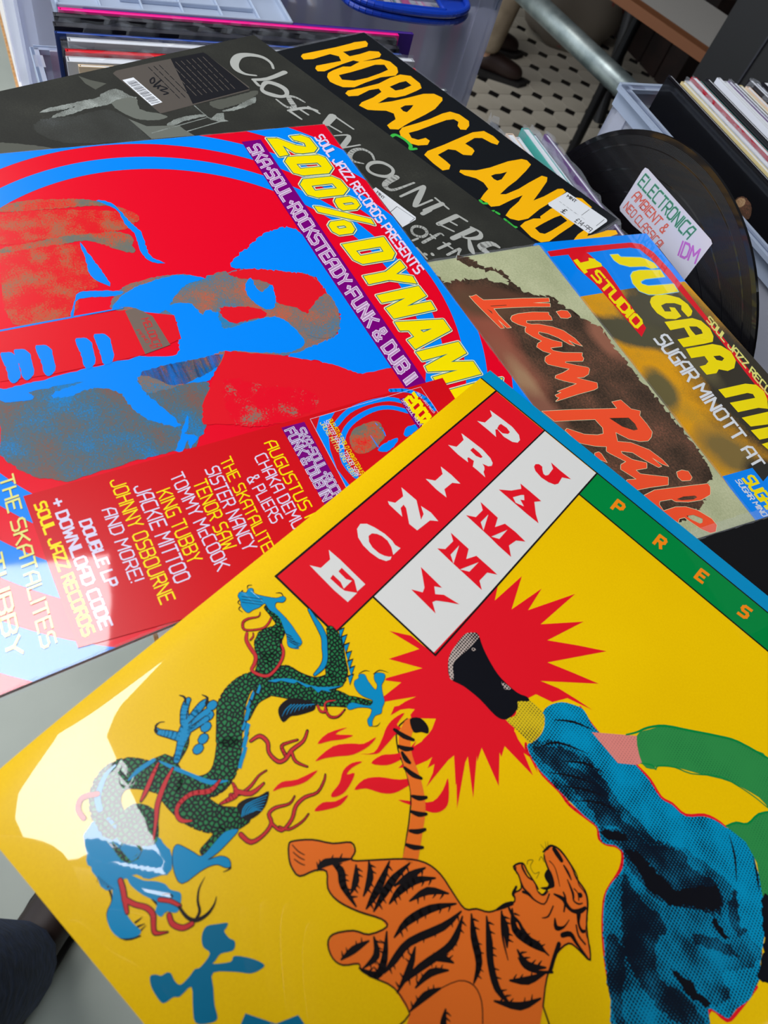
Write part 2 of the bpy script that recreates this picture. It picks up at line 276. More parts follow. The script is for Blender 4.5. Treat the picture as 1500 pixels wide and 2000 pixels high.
ART['jam']=[
('P','border_stripe','blue2',1,[[0,0,3143,0,3143,94,0,94]],0,0),
('P','border_stripe','black',2,[[0,92,3143,92,3143,100,0,100]],0,0),
('P','border_stripe','black',2,[[112,99,122,99,122,1823,112,1823]],0,0),
('P','border_stripe','black',2,[[466,100,474,100,474,1823,466,1823]],0,0),
('P','border_stripe','black',2,[[120,1813,470,1813,470,1823,120,1823]],0,0),
('P','border_stripe','black',2,[[834,100,843,100,843,1576,834,1576]],0,0),
('P','border_stripe','black',2,[[470,1568,840,1568,840,1577,470,1577]],0,0),
('P','border_stripe','red',1,[[120,102,468,102,468,1816,120,1816]],0,0),
('P','border_stripe','white',1,[[472,102,838,102,838,1570,472,1570]],0,0),
('P','border_stripe','green',1,[[843,100,3143,100,3143,302,843,302]],0,0),
('P','border_stripe','black',2,[[840,300,3143,300,3143,309,840,309]],0,0),
('P','title_lettering','white',3,[[179,247,264,240,334,237,391,252,415,277,416,303,394,323,341,334,287,322,280,334,313,372,256,370,178,371,213,343,212,272],[283,320,322,321,346,298,345,279,316,269,278,274,275,291]],0,0),
('P','title_lettering','white',3,[[172,512,226,508,313,503,376,514,404,530,411,549,400,567,369,579,387,586,399,600,405,617,431,637,381,635,346,636,328,602,295,607,293,616,313,635,246,639,174,633,211,606,208,537],[273,563,316,567,342,556,344,542,317,536,273,536]],0,0),
('P','title_lettering','white',3,[[234,774,300,770,368,775,336,805,333,868,371,898,307,902,230,896,270,865,270,803]],0,0),
('P','title_lettering','white',3,[[182,1033,280,1031,366,1099,354,1064,316,1039,372,1029,428,1038,398,1067,391,1159,342,1162,275,1106,254,1101,257,1127,294,1158,207,1156,190,1147,220,1125,222,1066]],0,0),
('P','title_lettering','white',3,[[186,1343,206,1319,244,1305,298,1294,344,1294,370,1301,398,1294,398,1347,385,1337,366,1323,331,1311,297,1313,273,1323,256,1339,255,1361,276,1382,307,1392,347,1391,374,1381,391,1369,398,1359,405,1375,396,1396,366,1412,318,1419,271,1417,228,1404,194,1375]],0,0),
('P','title_lettering','white',3,[[182,1553,250,1550,408,1554,407,1607,360,1575,282,1574,284,1598,332,1600,356,1586,357,1641,326,1628,279,1628,283,1650,343,1649,367,1645,411,1612,412,1674,335,1678,250,1675,178,1672,220,1644,219,1583]],0,0),
('P','title_lettering','red',3,[[618,257,681,260,757,258,716,290,724,342,714,364,681,380,637,387,591,378,570,361,566,340,579,323,601,322,612,338,632,357,646,357,655,340,650,283]],0,0),
('P','title_lettering','red',3,[[582,514,648,513,721,514,698,548,745,604,787,639,712,642,525,640,573,592,604,538],[603,618,633,634,676,617,639,598,656,584,636,558,625,571]],0,0),
('P','title_lettering','red',3,[[510,1040,625,1042,650,1095,674,1042,756,1042,805,1043,764,1073,763,1136,800,1166,719,1164,622,1163,518,1159,547,1132,547,1068],[581,1063,583,1135,622,1162],[702,1061,662,1162,701,1136]],0,0),
('P','title_lettering','red',3,[[505,779,621,783,643,839,667,782,731,778,799,783,762,816,753,868,798,912,715,911,657,906,501,901,542,870,542,810],[576,806,576,874,614,901],[696,800,662,898,698,877]],0,0),
('P','title_lettering','red',3,[[526,1295,661,1301,688,1318,769,1304,721,1339,682,1371,674,1390,719,1422,652,1419,567,1416,613,1387,604,1363,567,1330],[631,1323,659,1350,689,1322,661,1301]],0,0),
('T', 'title_lettering', 'orange2', 3, 'P', (1017, 231, 1060, 228, 1016, 158), 1.7, 0),
('T', 'title_lettering', 'orange2', 3, 'R', (1294, 233, 1335, 230, 1296, 161), 1.7, 0),
('T', 'title_lettering', 'orange2', 3, 'E', (1558, 232, 1599, 229, 1563, 161), 1.7, 0),
('T', 'title_lettering', 'orange2', 3, 'S', (1825, 234, 1865, 230, 1833, 164), 1.7, 0),
('P','starburst_print','red',1,[[707,1584,626,1638,771,1603,705,1734,834,1658,751,1804,755,1813,829,1754,793,1867,806,1887,864,1807,893,1766,872,1817,860,1864,864,1903,876,1862,895,1834,920,1814,921,1844,932,1852,1008,1780,1022,1823,1026,1879,996,1974,962,2050,1013,1994,1036,1952,1080,1868,1103,1953,1133,1866,1131,1815,1226,1923,1176,1715,1238,1791,1189,1640,1302,1703,1281,1638,1392,1617,1452,1644,1430,1623,1288,1588,1227,1475,1266,1379,1340,1353,1381,1287,1495,1246,1413,1261,1328,1280,1249,1314,1456,1121,1342,1168,1225,1219,1405,958,1289,1039,1167,1131,1245,917,1100,1090,1138,825,1017,1078,1002,933,958,1136,895,955,875,1161,838,1081,826,1574]],0,0),
('P','starburst_print','red',1,[[794,1866,778,1912,835,1847,894,1766,883,1821,852,1867,864,1905,879,1857,913,1814,950,1791,1008,1781,1026,1823,1021,1877,1023,1970,1017,2035,1058,1988,1085,1930,1096,1886,1130,1953,1143,2010,1146,1871,1154,1830,1282,1986,1183,1788,1308,1912,1190,1719,1359,1802,1261,1657,1444,1667,1289,1580,1151,1568,995,1587,816,1723]],0,0),
('P','starburst_print','yellow',2,[[1278,1391,1304,1370,1323,1362,1320,1401]],0,0),
('P','flame_print','red',3,[[766,2239,778,2154,821,2098,858,2063,877,2010,879,2056,856,2121,818,2167,787,2206]],1,0),
('P','flame_print','red',3,[[727,2422,728,2378,763,2333,795,2257,794,2310,772,2355,743,2392]],1,0),
('P','flame_print','red',3,[[885,2366,887,2325,919,2289,939,2240,942,2285,917,2329]],1,0),
('P','flame_print','red',3,[[944,2211,946,2160,983,2112,1048,2063,1105,1996,1086,2061,1064,2114,1028,2148,974,2177]],1,0),
('P','flame_print','red',3,[[928,2096,938,2045,972,2006,1000,1959,1004,1907,1013,1959,1002,2010,977,2059]],1,0),
('P','flame_print','red',3,[[1091,2122,1142,2081,1194,2032,1198,1971,1187,1924,1240,1988,1243,2029,1219,2063,1163,2091]],1,0),
('P','flame_print','red',3,[[729,2189,730,2133,769,2064,754,2114,806,2069,789,2107,757,2147]],1,0),
('P','flame_print','red',3,[[890,2280,887,2234,867,2191,873,2147,899,2116,885,2160,887,2191,905,2167,919,2204,922,2250,903,2286]],1,0),
('P','flame_print','red',3,[[872,2102,909,2059,900,2002,882,1950,882,1902,899,1856,906,1913,927,1913,927,1954,926,2017,920,2056]],1,0),
('S','flame_print','black',4,[542,2357,14,552,2321,18,590,2317,18,620,2339,16,667,2338,18,681,2312,18,675,2273,18,683,2220,15,667,2182,12],1,0),
('S','flame_print','redd',5,[542,2357,7,552,2321,11,590,2317,11,620,2339,9,667,2338,11,681,2312,11,675,2273,11,683,2220,9,667,2182,5],1,0),
('S','flame_print','black',4,[682,2280,14,715,2292,14,759,2275,9],1,0),
('S','flame_print','redd',5,[682,2280,8,715,2292,7,759,2275,3],1,0),
('S','flame_print','black',4,[671,2303,16,637,2290,15,648,2260,12,664,2232,10],1,0),
('S','flame_print','redd',5,[671,2303,9,637,2290,8,648,2260,6,664,2232,3],1,0),
('S','flame_print','black',4,[627,2534,15,650,2506,14,657,2464,13,652,2421,10,659,2389,8],1,0),
('S','flame_print','redd',5,[627,2534,9,650,2506,8,657,2464,7,652,2421,4,659,2389,2],1,0),
('S','flame_print','black',4,[748,2596,19,792,2589,18,807,2542,15,800,2499,16,772,2485,15,774,2454,14,801,2411,11,797,2380,8],1,0),
('S','flame_print','redd',5,[748,2596,13,792,2589,12,807,2542,9,800,2499,10,772,2485,9,774,2454,8,801,2411,4,797,2380,2],1,0),
('S','flame_print','black',4,[800,2499,14,844,2491,14,844,2440,15,824,2401,16,827,2357,15,849,2313,12,839,2267,11,827,2248,8],1,0),
('S','flame_print','redd',5,[800,2499,8,844,2491,8,844,2440,9,824,2401,10,827,2357,9,849,2313,5,839,2267,5,827,2248,2],1,0),
('S','flame_print','black',4,[829,2489,11,861,2470,11,877,2421,10,876,2388,8],1,0),
('S','flame_print','redd',5,[829,2489,5,861,2470,5,877,2421,4,876,2388,2],1,0),
('S','dragon_print','black',7,[191,1979,5,201,1998,7,180,2033,11,177,2061,12,202,2078,11,229,2053,10,251,2016,10,249,1985,10,239,1962,8],1,0),
('S','dragon_print','redd',8,[191,1979,1,201,1998,3,180,2033,7,177,2061,8,202,2078,7,229,2053,6,251,2016,6,249,1985,6,239,1962,4],1,0),
('S','dragon_print','black',7,[221,2080,12,241,2102,16,277,2113,17,316,2121,17,336,2147,16,346,2171,14,380,2163,15,408,2140,15,409,2096,14,396,2052,14,375,2025,13,351,2014,10],1,0),
('S','dragon_print','redd',8,[221,2080,9,241,2102,12,277,2113,13,316,2121,13,336,2147,12,346,2171,10,380,2163,11,408,2140,11,409,2096,10,396,2052,10,375,2025,10,351,2014,6],1,0),
('S','dragon_print','black',7,[252,2090,9,249,2072,8,238,2062,6],1,0),
('S','dragon_print','redd',8,[252,2090,5,249,2072,4,238,2062,2],1,0),
('S','dragon_print','black',7,[628,2085,10,652,2093,12,668,2077,12,648,2062,10,645,2046,10,668,2016,5],1,0),
('S','dragon_print','redd',8,[628,2085,6,652,2093,8,664,2078,8,646,2064,6,645,2046,6,665,2020,3],1,0),
('S','dragon_print','black',7,[660,2075,12,692,2082,13,715,2059,11,716,2019,7],1,0),
('S','dragon_print','redd',8,[660,2075,8,692,2082,8,712,2062,6,716,2026,4],1,0),
('S','dragon_print','black',3,[446,1820,38,486,1837,63,524,1870,74,557,1906,90,591,1934,94,604,1968,79,567,2019,50,528,2045,45,482,2065,49,443,2078,54,428,2121,67,393,2169,67,369,2220,75,374,2273,96,395,2321,107,440,2368,101,484,2413,95],1,0),
('S','dragon_print','scale',4,[446,1820,30,486,1837,55,524,1870,66,557,1906,82,591,1934,86,604,1968,71,567,2019,42,528,2045,37,482,2065,42,443,2078,47,428,2121,60,393,2169,59,369,2220,68,374,2273,89,395,2321,100,440,2368,94,484,2413,88],1,0),
('S','dragon_print','black',3,[282,1934,33,302,1987,66,305,2041,113,343,2072,102,371,2098,96,382,2134,77],1,0),
('S','dragon_print','scale',4,[282,1934,25,302,1987,58,305,2041,105,343,2072,94,371,2098,89,382,2134,69],1,0),
('S','dragon_print','black',3,[196,1944,28,231,1944,35,280,1952,37,304,1962,57],1,0),
('S','dragon_print','scale',4,[196,1944,20,231,1944,27,280,1952,30,304,1962,49],1,0),
('S','dragon_print','black',3,[436,2191,75,440,2244,43,470,2308,24],1,0),
('S','dragon_print','scale',4,[436,2191,68,440,2244,35,470,2308,17],1,0),
('S','dragon_print','black',3,[442,2166,71,493,2127,76,557,2088,76,616,2055,67,659,2013,68,705,1986,49,715,1969,36,773,1927,24],1,0),
('S','dragon_print','scale',4,[442,2166,64,493,2127,69,557,2088,69,616,2055,60,659,2013,60,705,1986,42,715,1969,28,773,1927,16],1,0),
('S','dragon_print','black',3,[487,2410,96,546,2485,93,556,2547,88,520,2605,83,444,2654,86,374,2685,96,312,2733,108,302,2788,113,336,2835,104,394,2858,100,461,2859,102,516,2872,85],1,0),
('S','dragon_print','scale',4,[487,2410,89,546,2485,86,556,2547,81,520,2605,76,444,2654,79,374,2685,89,312,2733,102,302,2788,107,336,2835,98,394,2858,93,461,2859,95,516,2872,79],1,0),
('S','dragon_print','black',3,[391,2633,97,470,2653,109,571,2648,112,647,2623,95,692,2581,82,712,2551,62],1,0),
('S','dragon_print','scale',4,[391,2633,90,470,2653,102,571,2648,105,647,2623,88,692,2581,75,712,2551,55],1,0),
('S','dragon_print','black',3,[397,2579,32,381,2533,32,356,2507,29],1,0),
('S','dragon_print','scale',4,[397,2579,25,381,2533,25,356,2507,22],1,0),
('S','dragon_print','black',3,[692,2604,44,696,2666,36,694,2714,29],1,0),
('S','dragon_print','scale',4,[692,2604,37,696,2666,30,694,2714,23],1,0),
('S','dragon_print','black',5,[322,1823,14,373,1837,23,412,1848,28,452,1865,28,485,1896,27,517,1926,25,533,1959,25,534,2005,15],1,0),
('S','dragon_print','blue2',6,[322,1823,8,373,1837,17,412,1848,22,452,1865,22,485,1896,22,517,1926,19,533,1959,19,534,2005,9],1,0),
('P','dragon_print','black',5,[[423,2158,440,2127,468,2097,494,2077,541,2058,580,2032,613,1999,646,1958,618,2010,629,2012,598,2030,596,2048,559,2050,549,2067,507,2076,502,2091,458,2119,447,2140]],0,0),
('P','dragon_print','blue2',6,[[422,2156,439,2126,467,2095,493,2076,539,2057,579,2031,612,1997,645,1957,616,2009,628,2011,597,2029,595,2047,557,2049,548,2065,505,2075,501,2090,457,2118,446,2139]],0,0),
('P','dragon_print','black',3,[[468,1795,481,1767,505,1818]],0,0),
('P','dragon_print','blue2',6,[[475,1797,482,1776,499,1814]],0,0),
('P','dragon_print','black',3,[[497,1809,510,1780,534,1831]],0,0),
('P','dragon_print','blue2',6,[[504,1810,511,1789,528,1828]],0,0),
('P','dragon_print','black',3,[[528,1828,541,1799,565,1850]],0,0),
('P','dragon_print','blue2',6,[[535,1829,543,1808,559,1846]],0,0),
('P','dragon_print','black',3,[[558,1847,572,1819,595,1869]],0,0),
('P','dragon_print','blue2',6,[[565,1848,573,1828,589,1865]],0,0),
('P','dragon_print','black',3,[[586,1868,599,1840,622,1890]],0,0),
('P','dragon_print','blue2',6,[[593,1869,600,1849,616,1886]],0,0),
('P','dragon_print','black',3,[[611,1884,624,1856,647,1906]],0,0),
('P','dragon_print','blue2',6,[[618,1886,625,1865,641,1902]],0,0),
('P','dragon_print','black',3,[[630,1912,644,1885,666,1934]],0,0),
('P','dragon_print','blue2',6,[[637,1914,645,1894,660,1930]],0,0),
('P','dragon_print','black',5,[[407,2181,424,2226,438,2219,423,2188]],0,0),
('P','dragon_print','blue2',6,[[408,2186,424,2219,434,2215,421,2191]],0,0),
('P','dragon_print','black',5,[[408,2216,425,2260,439,2253,424,2222]],0,0),
('P','dragon_print','blue2',6,[[409,2221,425,2253,435,2250,422,2226]],0,0),
('P','dragon_print','black',5,[[423,2251,440,2294,454,2288,439,2258]],0,0),
('P','dragon_print','blue2',6,[[425,2256,440,2288,450,2285,438,2261]],0,0),
('P','dragon_print','black',5,[[451,2286,468,2328,481,2322,467,2292]],0,0),
('P','dragon_print','blue2',6,[[452,2291,468,2322,477,2319,465,2295]],0,0),
('P','dragon_print','black',5,[[469,2317,485,2359,499,2353,485,2324]],0,0),
('P','dragon_print','blue2',6,[[470,2322,485,2353,495,2349,483,2327]],0,0),
('P','dragon_print','black',5,[[500,2335,516,2376,530,2370,516,2341]],0,0),
('P','dragon_print','blue2',6,[[502,2339,516,2370,526,2366,514,2344]],0,0),
('S','dragon_print','black',3,[343,2374,38,343,2364,38],1,0),
('S','dragon_print','blue2',4,[343,2374,30,343,2364,30],1,0),
('S','dragon_print','black',3,[363,2409,37,362,2398,38],1,0),
('S','dragon_print','blue2',4,[363,2409,30,362,2398,30],1,0),
('S','dragon_print','black',3,[387,2442,37,387,2432,37],1,0),
('S','dragon_print','blue2',4,[387,2442,30,387,2432,30],1,0),
('S','dragon_print','black',3,[413,2477,36,412,2467,37],1,0),
('S','dragon_print','blue2',4,[413,2477,29,412,2467,29],1,0),
('S','dragon_print','black',3,[427,2513,36,427,2503,36],1,0),
('S','dragon_print','blue2',4,[427,2513,29,427,2503,29],1,0),
('P','dragon_print','blue2',6,[[440,2280,455,2276,478,2313,466,2320]],0,0),
('P','dragon_print','blue2',6,[[481,2321,496,2317,519,2353,506,2359]],0,0),
('P','dragon_print','blue2',6,[[510,2358,525,2354,547,2389,535,2396]],0,0),
('P','dragon_print','blue2',6,[[535,2386,550,2382,571,2416,559,2423]],0,0),
('P','dragon_print','blue2',6,[[554,2418,568,2414,589,2448,578,2455]],0,0),
('S','dragon_print','blue2',6,[361,2630,5,417,2609,14,471,2586,12,543,2555,16,585,2508,5],1,0),
('S','dragon_print','blue2',6,[338,2742,5,336,2698,15,346,2640,14],1,0),
('S','dragon_print','blue2',6,[344,2861,19,312,2846,20,287,2814,17,269,2778,13,267,2740,7],1,0),
('S','dragon_print','black',4,[83,1943,5,94,1930,5,114,1940,5,150,1920,5,192,1887,5,204,1861,5,220,1860,5,223,1880,5,205,1899,5,219,1919,4,267,1920,4,313,1924,4,348,1931,4,403,1946,4,400,1984,4,374,1997,4,342,1973,4,304,1955,4,258,1937,4,210,1944,4,176,1938,4,173,1968,4,164,1993,4,161,2015,4,146,2020,4,121,2017,4,99,2003,4,77,1996,4,70,1976,4,90,1962,5],1,1),
('P','dragon_print','blue2',5,[[83,1943,94,1930,114,1940,150,1920,192,1887,204,1861,220,1860,223,1880,205,1899,219,1919,267,1920,313,1924,348,1931,403,1946,400,1984,374,1997,342,1973,304,1955,258,1937,210,1944,176,1938,173,1968,164,1993,161,2015,146,2020,121,2017,99,2003,77,1996,70,1976,90,1962]],1,0),
('S','dragon_print','black',4,[78,1945,3,69,1934,4,79,1920,2],1,0),
('S','dragon_print','black',4,[173,1872,2,188,1856,5,206,1860,3],1,0),
('S','dragon_print','black',4,[71,1964,5,73,1985,4],1,0),
('S','dragon_print','black',4,[95,1999,4,98,2016,4,114,2017,3],1,0),
('S','dragon_print','black',4,[118,2020,4,123,2034,4,143,2031,2],1,0),
('S','dragon_print','black',6,[89,1987,2,118,1963,2,156,1933,3],1,0),
('S','dragon_print','black',6,[98,1996,2,128,1972,2,166,1942,2],1,0),
('S','dragon_print','black',6,[108,2005,2,137,1980,2,175,1951,2],1,0),
('S','dragon_print','black',4,[714,2003,4,718,1979,4,754,1956,4,779,1934,4,772,1912,4,739,1925,4,711,1930,4,682,1923,4,667,1907,4,671,1886,4,661,1875,4,678,1858,4,703,1867,4,751,1873,4,745,1852,4,720,1843,4,706,1823,4,722,1803,4,739,1797,4,751,1818,4,757,1840,4,786,1865,4,809,1881,4,818,1905,4,830,1926,4,819,1950,4,825,1975,4,836,1987,4,829,1997,4,809,1985,4,805,1963,4,789,1941,4,750,1973,4,730,2006,4],1,1),
('P','dragon_print','blue2',5,[[714,2003,718,1979,754,1956,779,1934,772,1912,739,1925,711,1930,682,1923,667,1907,671,1886,661,1875,678,1858,703,1867,751,1873,745,1852,720,1843,706,1823,722,1803,739,1797,751,1818,757,1840,786,1865,809,1881,818,1905,830,1926,819,1950,825,1975,836,1987,829,1997,809,1985,805,1963,789,1941,750,1973,730,2006]],1,0),
('S','dragon_print','black',4,[658,1872,2,667,1845,4,684,1831,1],1,0),
('S','dragon_print','black',4,[702,1830,3,710,1798,4,743,1779,1],1,0),
('S','dragon_print','black',4,[839,1990,2,852,1974,4,852,1955,1],1,0),
('S','dragon_print','black',4,[403,2586,26,375,2546,30,349,2506,47,328,2469,41],1,0),
('S','dragon_print','blue2',5,[403,2586,19,375,2546,23,349,2506,40,328,2469,33],1,0),
('S','dragon_print','black',4,[350,2525,36,313,2546,31,285,2564,25,271,2566,20],1,0),
('S','dragon_print','blue2',5,[350,2525,29,313,2546,23,285,2564,18,271,2566,13],1,0),
('S','dragon_print','black',4,[323,2479,40,289,2455,32,271,2430,28,266,2416,23],1,0),
('S','dragon_print','blue2',5,[323,2479,33,289,2455,24,271,2430,21,266,2416,15],1,0),
('S','dragon_print','black',4,[334,2469,37,321,2429,32,315,2394,30,315,2375,23],1,0),
('S','dragon_print','blue2',5,[334,2469,30,321,2429,24,315,2394,23,315,2375,15],1,0),
('S','dragon_print','black',4,[348,2471,33,346,2426,32,348,2391,26],1,0),
('S','dragon_print','blue2',5,[348,2471,26,346,2426,24,348,2391,19],1,0),
('S','dragon_print','black',4,[351,2483,29,360,2443,28,367,2415,24],1,0),
('S','dragon_print','blue2',5,[351,2483,22,360,2443,20,367,2415,17],1,0),
('S','dragon_print','black',6,[277,2571,9,258,2560,7,258,2541,4,269,2528,2],1,0),
('S','dragon_print','black',6,[266,2430,8,248,2420,8,229,2429,3],1,0),
('S','dragon_print','black',6,[321,2380,8,309,2362,8,286,2369,3],1,0),
('S','dragon_print','black',6,[334,2474,4,331,2418,3],1,0),
('S','dragon_print','black',6,[348,2471,4,356,2410,3],1,0),
('S','dragon_print','black',6,[316,2468,4,294,2445,3],1,0),
('S','dragon_print','black',4,[730,2591,5,734,2631,5,732,2686,5,724,2725,5,747,2688,5,775,2675,5,795,2686,5,785,2699,5,759,2710,5,742,2733,5,731,2764,5,715,2825,5,667,2817,5,623,2785,5,614,2762,5,639,2750,5,673,2740,5,702,2728,5,702,2671,5,703,2626,5],1,1),
('P','dragon_print','blue2',5,[[730,2591,734,2631,732,2686,724,2725,747,2688,775,2675,795,2686,785,2699,759,2710,742,2733,731,2764,715,2825,667,2817,623,2785,614,2762,639,2750,673,2740,702,2728,702,2671,703,2626]],1,0),
('S','dragon_print','black',4,[775,2679,7,799,2689,6,790,2713,2],1,0),
('S','dragon_print','blue2',7,[328,1966,4,349,1959,4,379,1963,4,405,1951,1],1,0),
('S','dragon_print','black',7,[333,1968,4,355,1961,4,384,1965,4,404,1956,1],1,0),
('S','dragon_print','blue2',7,[338,1970,4,361,1964,4,388,1966,4,404,1961,1],1,0),
('S','dragon_print','black',7,[343,1973,4,367,1966,4,392,1967,4,403,1966,1],1,0),
('S','dragon_print','blue2',7,[348,1975,4,374,1968,4,396,1969,4,402,1971,1],1,0),
('S','dragon_print','black',7,[353,1977,4,380,1970,4,400,1970,4,402,1975,1],1,0),
('S','dragon_print','blue2',7,[358,1979,4,386,1972,4,404,1972,4,401,1980,1],1,0),
('S','dragon_print','black',7,[362,1981,4,392,1974,4,408,1973,4,401,1985,1],1,0),
('S','dragon_print','blue2',7,[367,1983,4,398,1976,4,412,1974,4,400,1990,1],1,0),
('P','dragon_print','black',5,[[525,2159,544,2127,583,2101,615,2088,631,2104,618,2136,599,2168,583,2190,579,2224,548,2218,526,2197]],1,0),
('S','dragon_print','blue2',7,[560,2212,1,551,2184,3,553,2154,3],1,0),
('S','dragon_print','blue2',7,[568,2197,1,559,2172,3,561,2145,3],1,0),
('S','dragon_print','blue2',7,[575,2183,1,568,2160,3,570,2136,3],1,0),
('S','dragon_print','blue2',7,[582,2168,1,576,2148,3,579,2127,3],1,0),
('S','dragon_print','blue2',7,[590,2153,1,584,2136,3,588,2118,3],1,0),
('S','dragon_print','blue2',7,[597,2138,1,593,2124,3,598,2109,3],1,0),
('S','dragon_print','blue2',7,[605,2123,1,601,2111,3,607,2100,3],1,0),
('S','dragon_print','blue2',7,[612,2108,1,609,2099,3,616,2091,3],1,0),
('P','dragon_print','black',5,[[671,2545,676,2505,702,2469,717,2432,741,2467,747,2503,738,2539,718,2557]],1,0),
('S','dragon_print','blue2',7,[710,2556,4,691,2519,4,723,2445,2],1,0),
('S','dragon_print','blue2',7,[712,2549,4,698,2517,4,727,2454,2],1,0),
('S','dragon_print','blue2',7,[715,2542,4,706,2514,4,732,2464,2],1,0),
('S','dragon_print','blue2',7,[718,2535,4,714,2511,4,737,2474,2],1,0),
('S','dragon_print','blue2',7,[721,2528,4,721,2509,4,742,2483,2],1,0),
('S','dragon_print','blue2',7,[724,2521,4,729,2506,4,746,2493,2],1,0),
('P','dragon_print','blue2',5,[[521,2964,540,2942,571,2919,616,2901,647,2877,676,2862,701,2861,730,2846,748,2856,766,2881,762,2895,740,2909,739,2930,714,2932,697,2912,649,2928,599,2936,574,2932,568,2948,602,2970,645,2993,684,2998,721,2995,726,3010,710,3033,683,3052,644,3053,607,3035,589,3001,558,2978]],1,0),
('S','dragon_print','black',4,[565,2930,8,609,2917,16,653,2909,20,693,2909,20,734,2910,16],1,0),
('S','dragon_print','black',4,[549,2986,6,589,3001,6,607,3035,5,656,3052,5,706,3040,7,733,3004,4],1,0),
('S','dragon_print','black',6,[694,2888,3,706,2873,4,723,2868,4,716,2884,3],1,0),
('S','dragon_print','black',6,[562,2949,18,590,2960,20,633,2983,17,651,2992,13],1,0),
('S','dragon_print','redd',7,[562,2949,12,590,2960,14,633,2983,12,651,2992,8],1,0),
('S','dragon_print','black',6,[614,2974,19,652,2961,18,683,2944,19,714,2942,20,739,2960,18,761,2970,16,787,2943,7],1,0),
('S','dragon_print','redd',7,[614,2974,14,652,2961,13,683,2944,14,714,2942,14,739,2960,13,761,2970,10,787,2943,1],1,0),
('S','dragon_print','black',6,[698,2902,16,727,2882,16,760,2871,14],1,0),
('S','dragon_print','redd',7,[698,2902,11,727,2882,11,760,2871,8],1,0),
('S','dragon_print','black',6,[754,2910,18,781,2919,19,814,2905,19,827,2878,18],1,0),
('S','dragon_print','redd',7,[754,2910,12,781,2919,14,814,2905,14,827,2878,12],1,0),
('S','dragon_print','black',7,[757,2874,9,800,2877,11,830,2863,12,843,2829,10,839,2796,6,827,2776,2],1,0),
('S','dragon_print','black',7,[828,2867,9,819,2840,9,791,2824,7,767,2797,5,756,2762,1],1,0),
('S','dragon_print','black',7,[691,2992,6,694,2979,4,696,2968,1],1,0),
('S','dragon_print','black',7,[706,2994,6,716,2975,2],1,0),
('S','dragon_print','black',7,[721,2995,5,722,2975,1],1,0),
('S','dragon_print','black',6,[512,3001,1,502,2986,2],1,0),
('S','dragon_print','black',6,[520,2998,1,510,2985,2],1,0),
('S','dragon_print','black',6,[528,2995,1,518,2984,2],1,0),
('S','dragon_print','black',6,[536,2992,1,527,2983,2],1,0),
('S','dragon_print','black',6,[544,2989,1,535,2982,2],1,0),
('S','dragon_print','black',6,[552,2986,1,543,2981,2],1,0),
('S','dragon_print','black',6,[560,2983,1,551,2980,2],1,0),
('S','dragon_print','black',6,[568,2980,1,559,2979,2],1,0),
('P','dragon_print','blue2',4,[[366,2936,364,2885,412,2841,509,2794,607,2789,661,2823,636,2875,558,2935,564,2988,512,2996,440,2981]],1,3),
('P','dragon_print','scale',5,[[462,2880,510,2857,559,2812,534,2771,471,2742,409,2777,412,2841]],1,0),
('S','dragon_print','black',7,[365,2634,10,380,2668,16,408,2723,18,421,2755,9],1,0),
('S','dragon_print','redd',8,[365,2634,5,380,2668,12,408,2723,13,421,2755,5],1,0),
('S','dragon_print','black',7,[414,2611,10,434,2663,18,468,2722,19,503,2757,16,546,2803,9],1,0),
('S','dragon_print','redd',8,[414,2611,5,434,2663,14,468,2722,15,503,2757,11,546,2803,5],1,0),
('S','dragon_print','black',7,[563,2524,10,565,2574,20,527,2622,18,521,2673,18,540,2700,16,569,2702,16,594,2679,9],1,0),
('S','dragon_print','redd',8,[563,2524,5,565,2574,16,527,2622,14,521,2673,13,540,2700,12,569,2702,12,594,2679,5],1,0),
('S','dragon_print','black',7,[299,2837,20,273,2878,20,293,2908,18,329,2913,17],1,0),
('S','dragon_print','redd',8,[299,2837,16,273,2878,16,293,2908,14,329,2913,13],1,0),
('S','dragon_print','black',7,[605,2502,11,639,2516,20,636,2542,20,623,2578,9],1,0),
('S','dragon_print','redd',8,[605,2502,7,639,2516,16,636,2542,16,623,2578,5],1,0),
('S','dragon_print','black',7,[630,2513,18,676,2481,19,684,2426,10],1,0),
('S','dragon_print','redd',8,[630,2513,14,676,2481,14,684,2426,5],1,0),
('P','brush_character_print','blued',3,[[867,2853,890,2824,911,2802,918,2814,920,2825,946,2827,964,2821,977,2830,979,2845,958,2873,959,2896,961,2906,997,2868,994,2851,1016,2833,1052,2813,1084,2803,1086,2816,1069,2847,1030,2875,978,2922,1008,2948,1045,2975,1077,2992,1068,3015,1035,3042,997,3020,955,2990,948,3029,934,3043,923,3073,890,3074,860,3068,839,3054,848,3040,863,3031,870,3014,882,3008,904,3013,926,3008,930,2976,928,2953,937,2938,932,2895,902,2897,876,2880]],1,0),
('P','brush_character_print','blued',3,[[1133,2928,1148,2973,1202,2928,1213,2895,1251,2888,1294,2828,1262,2825,1225,2885]],0,0),
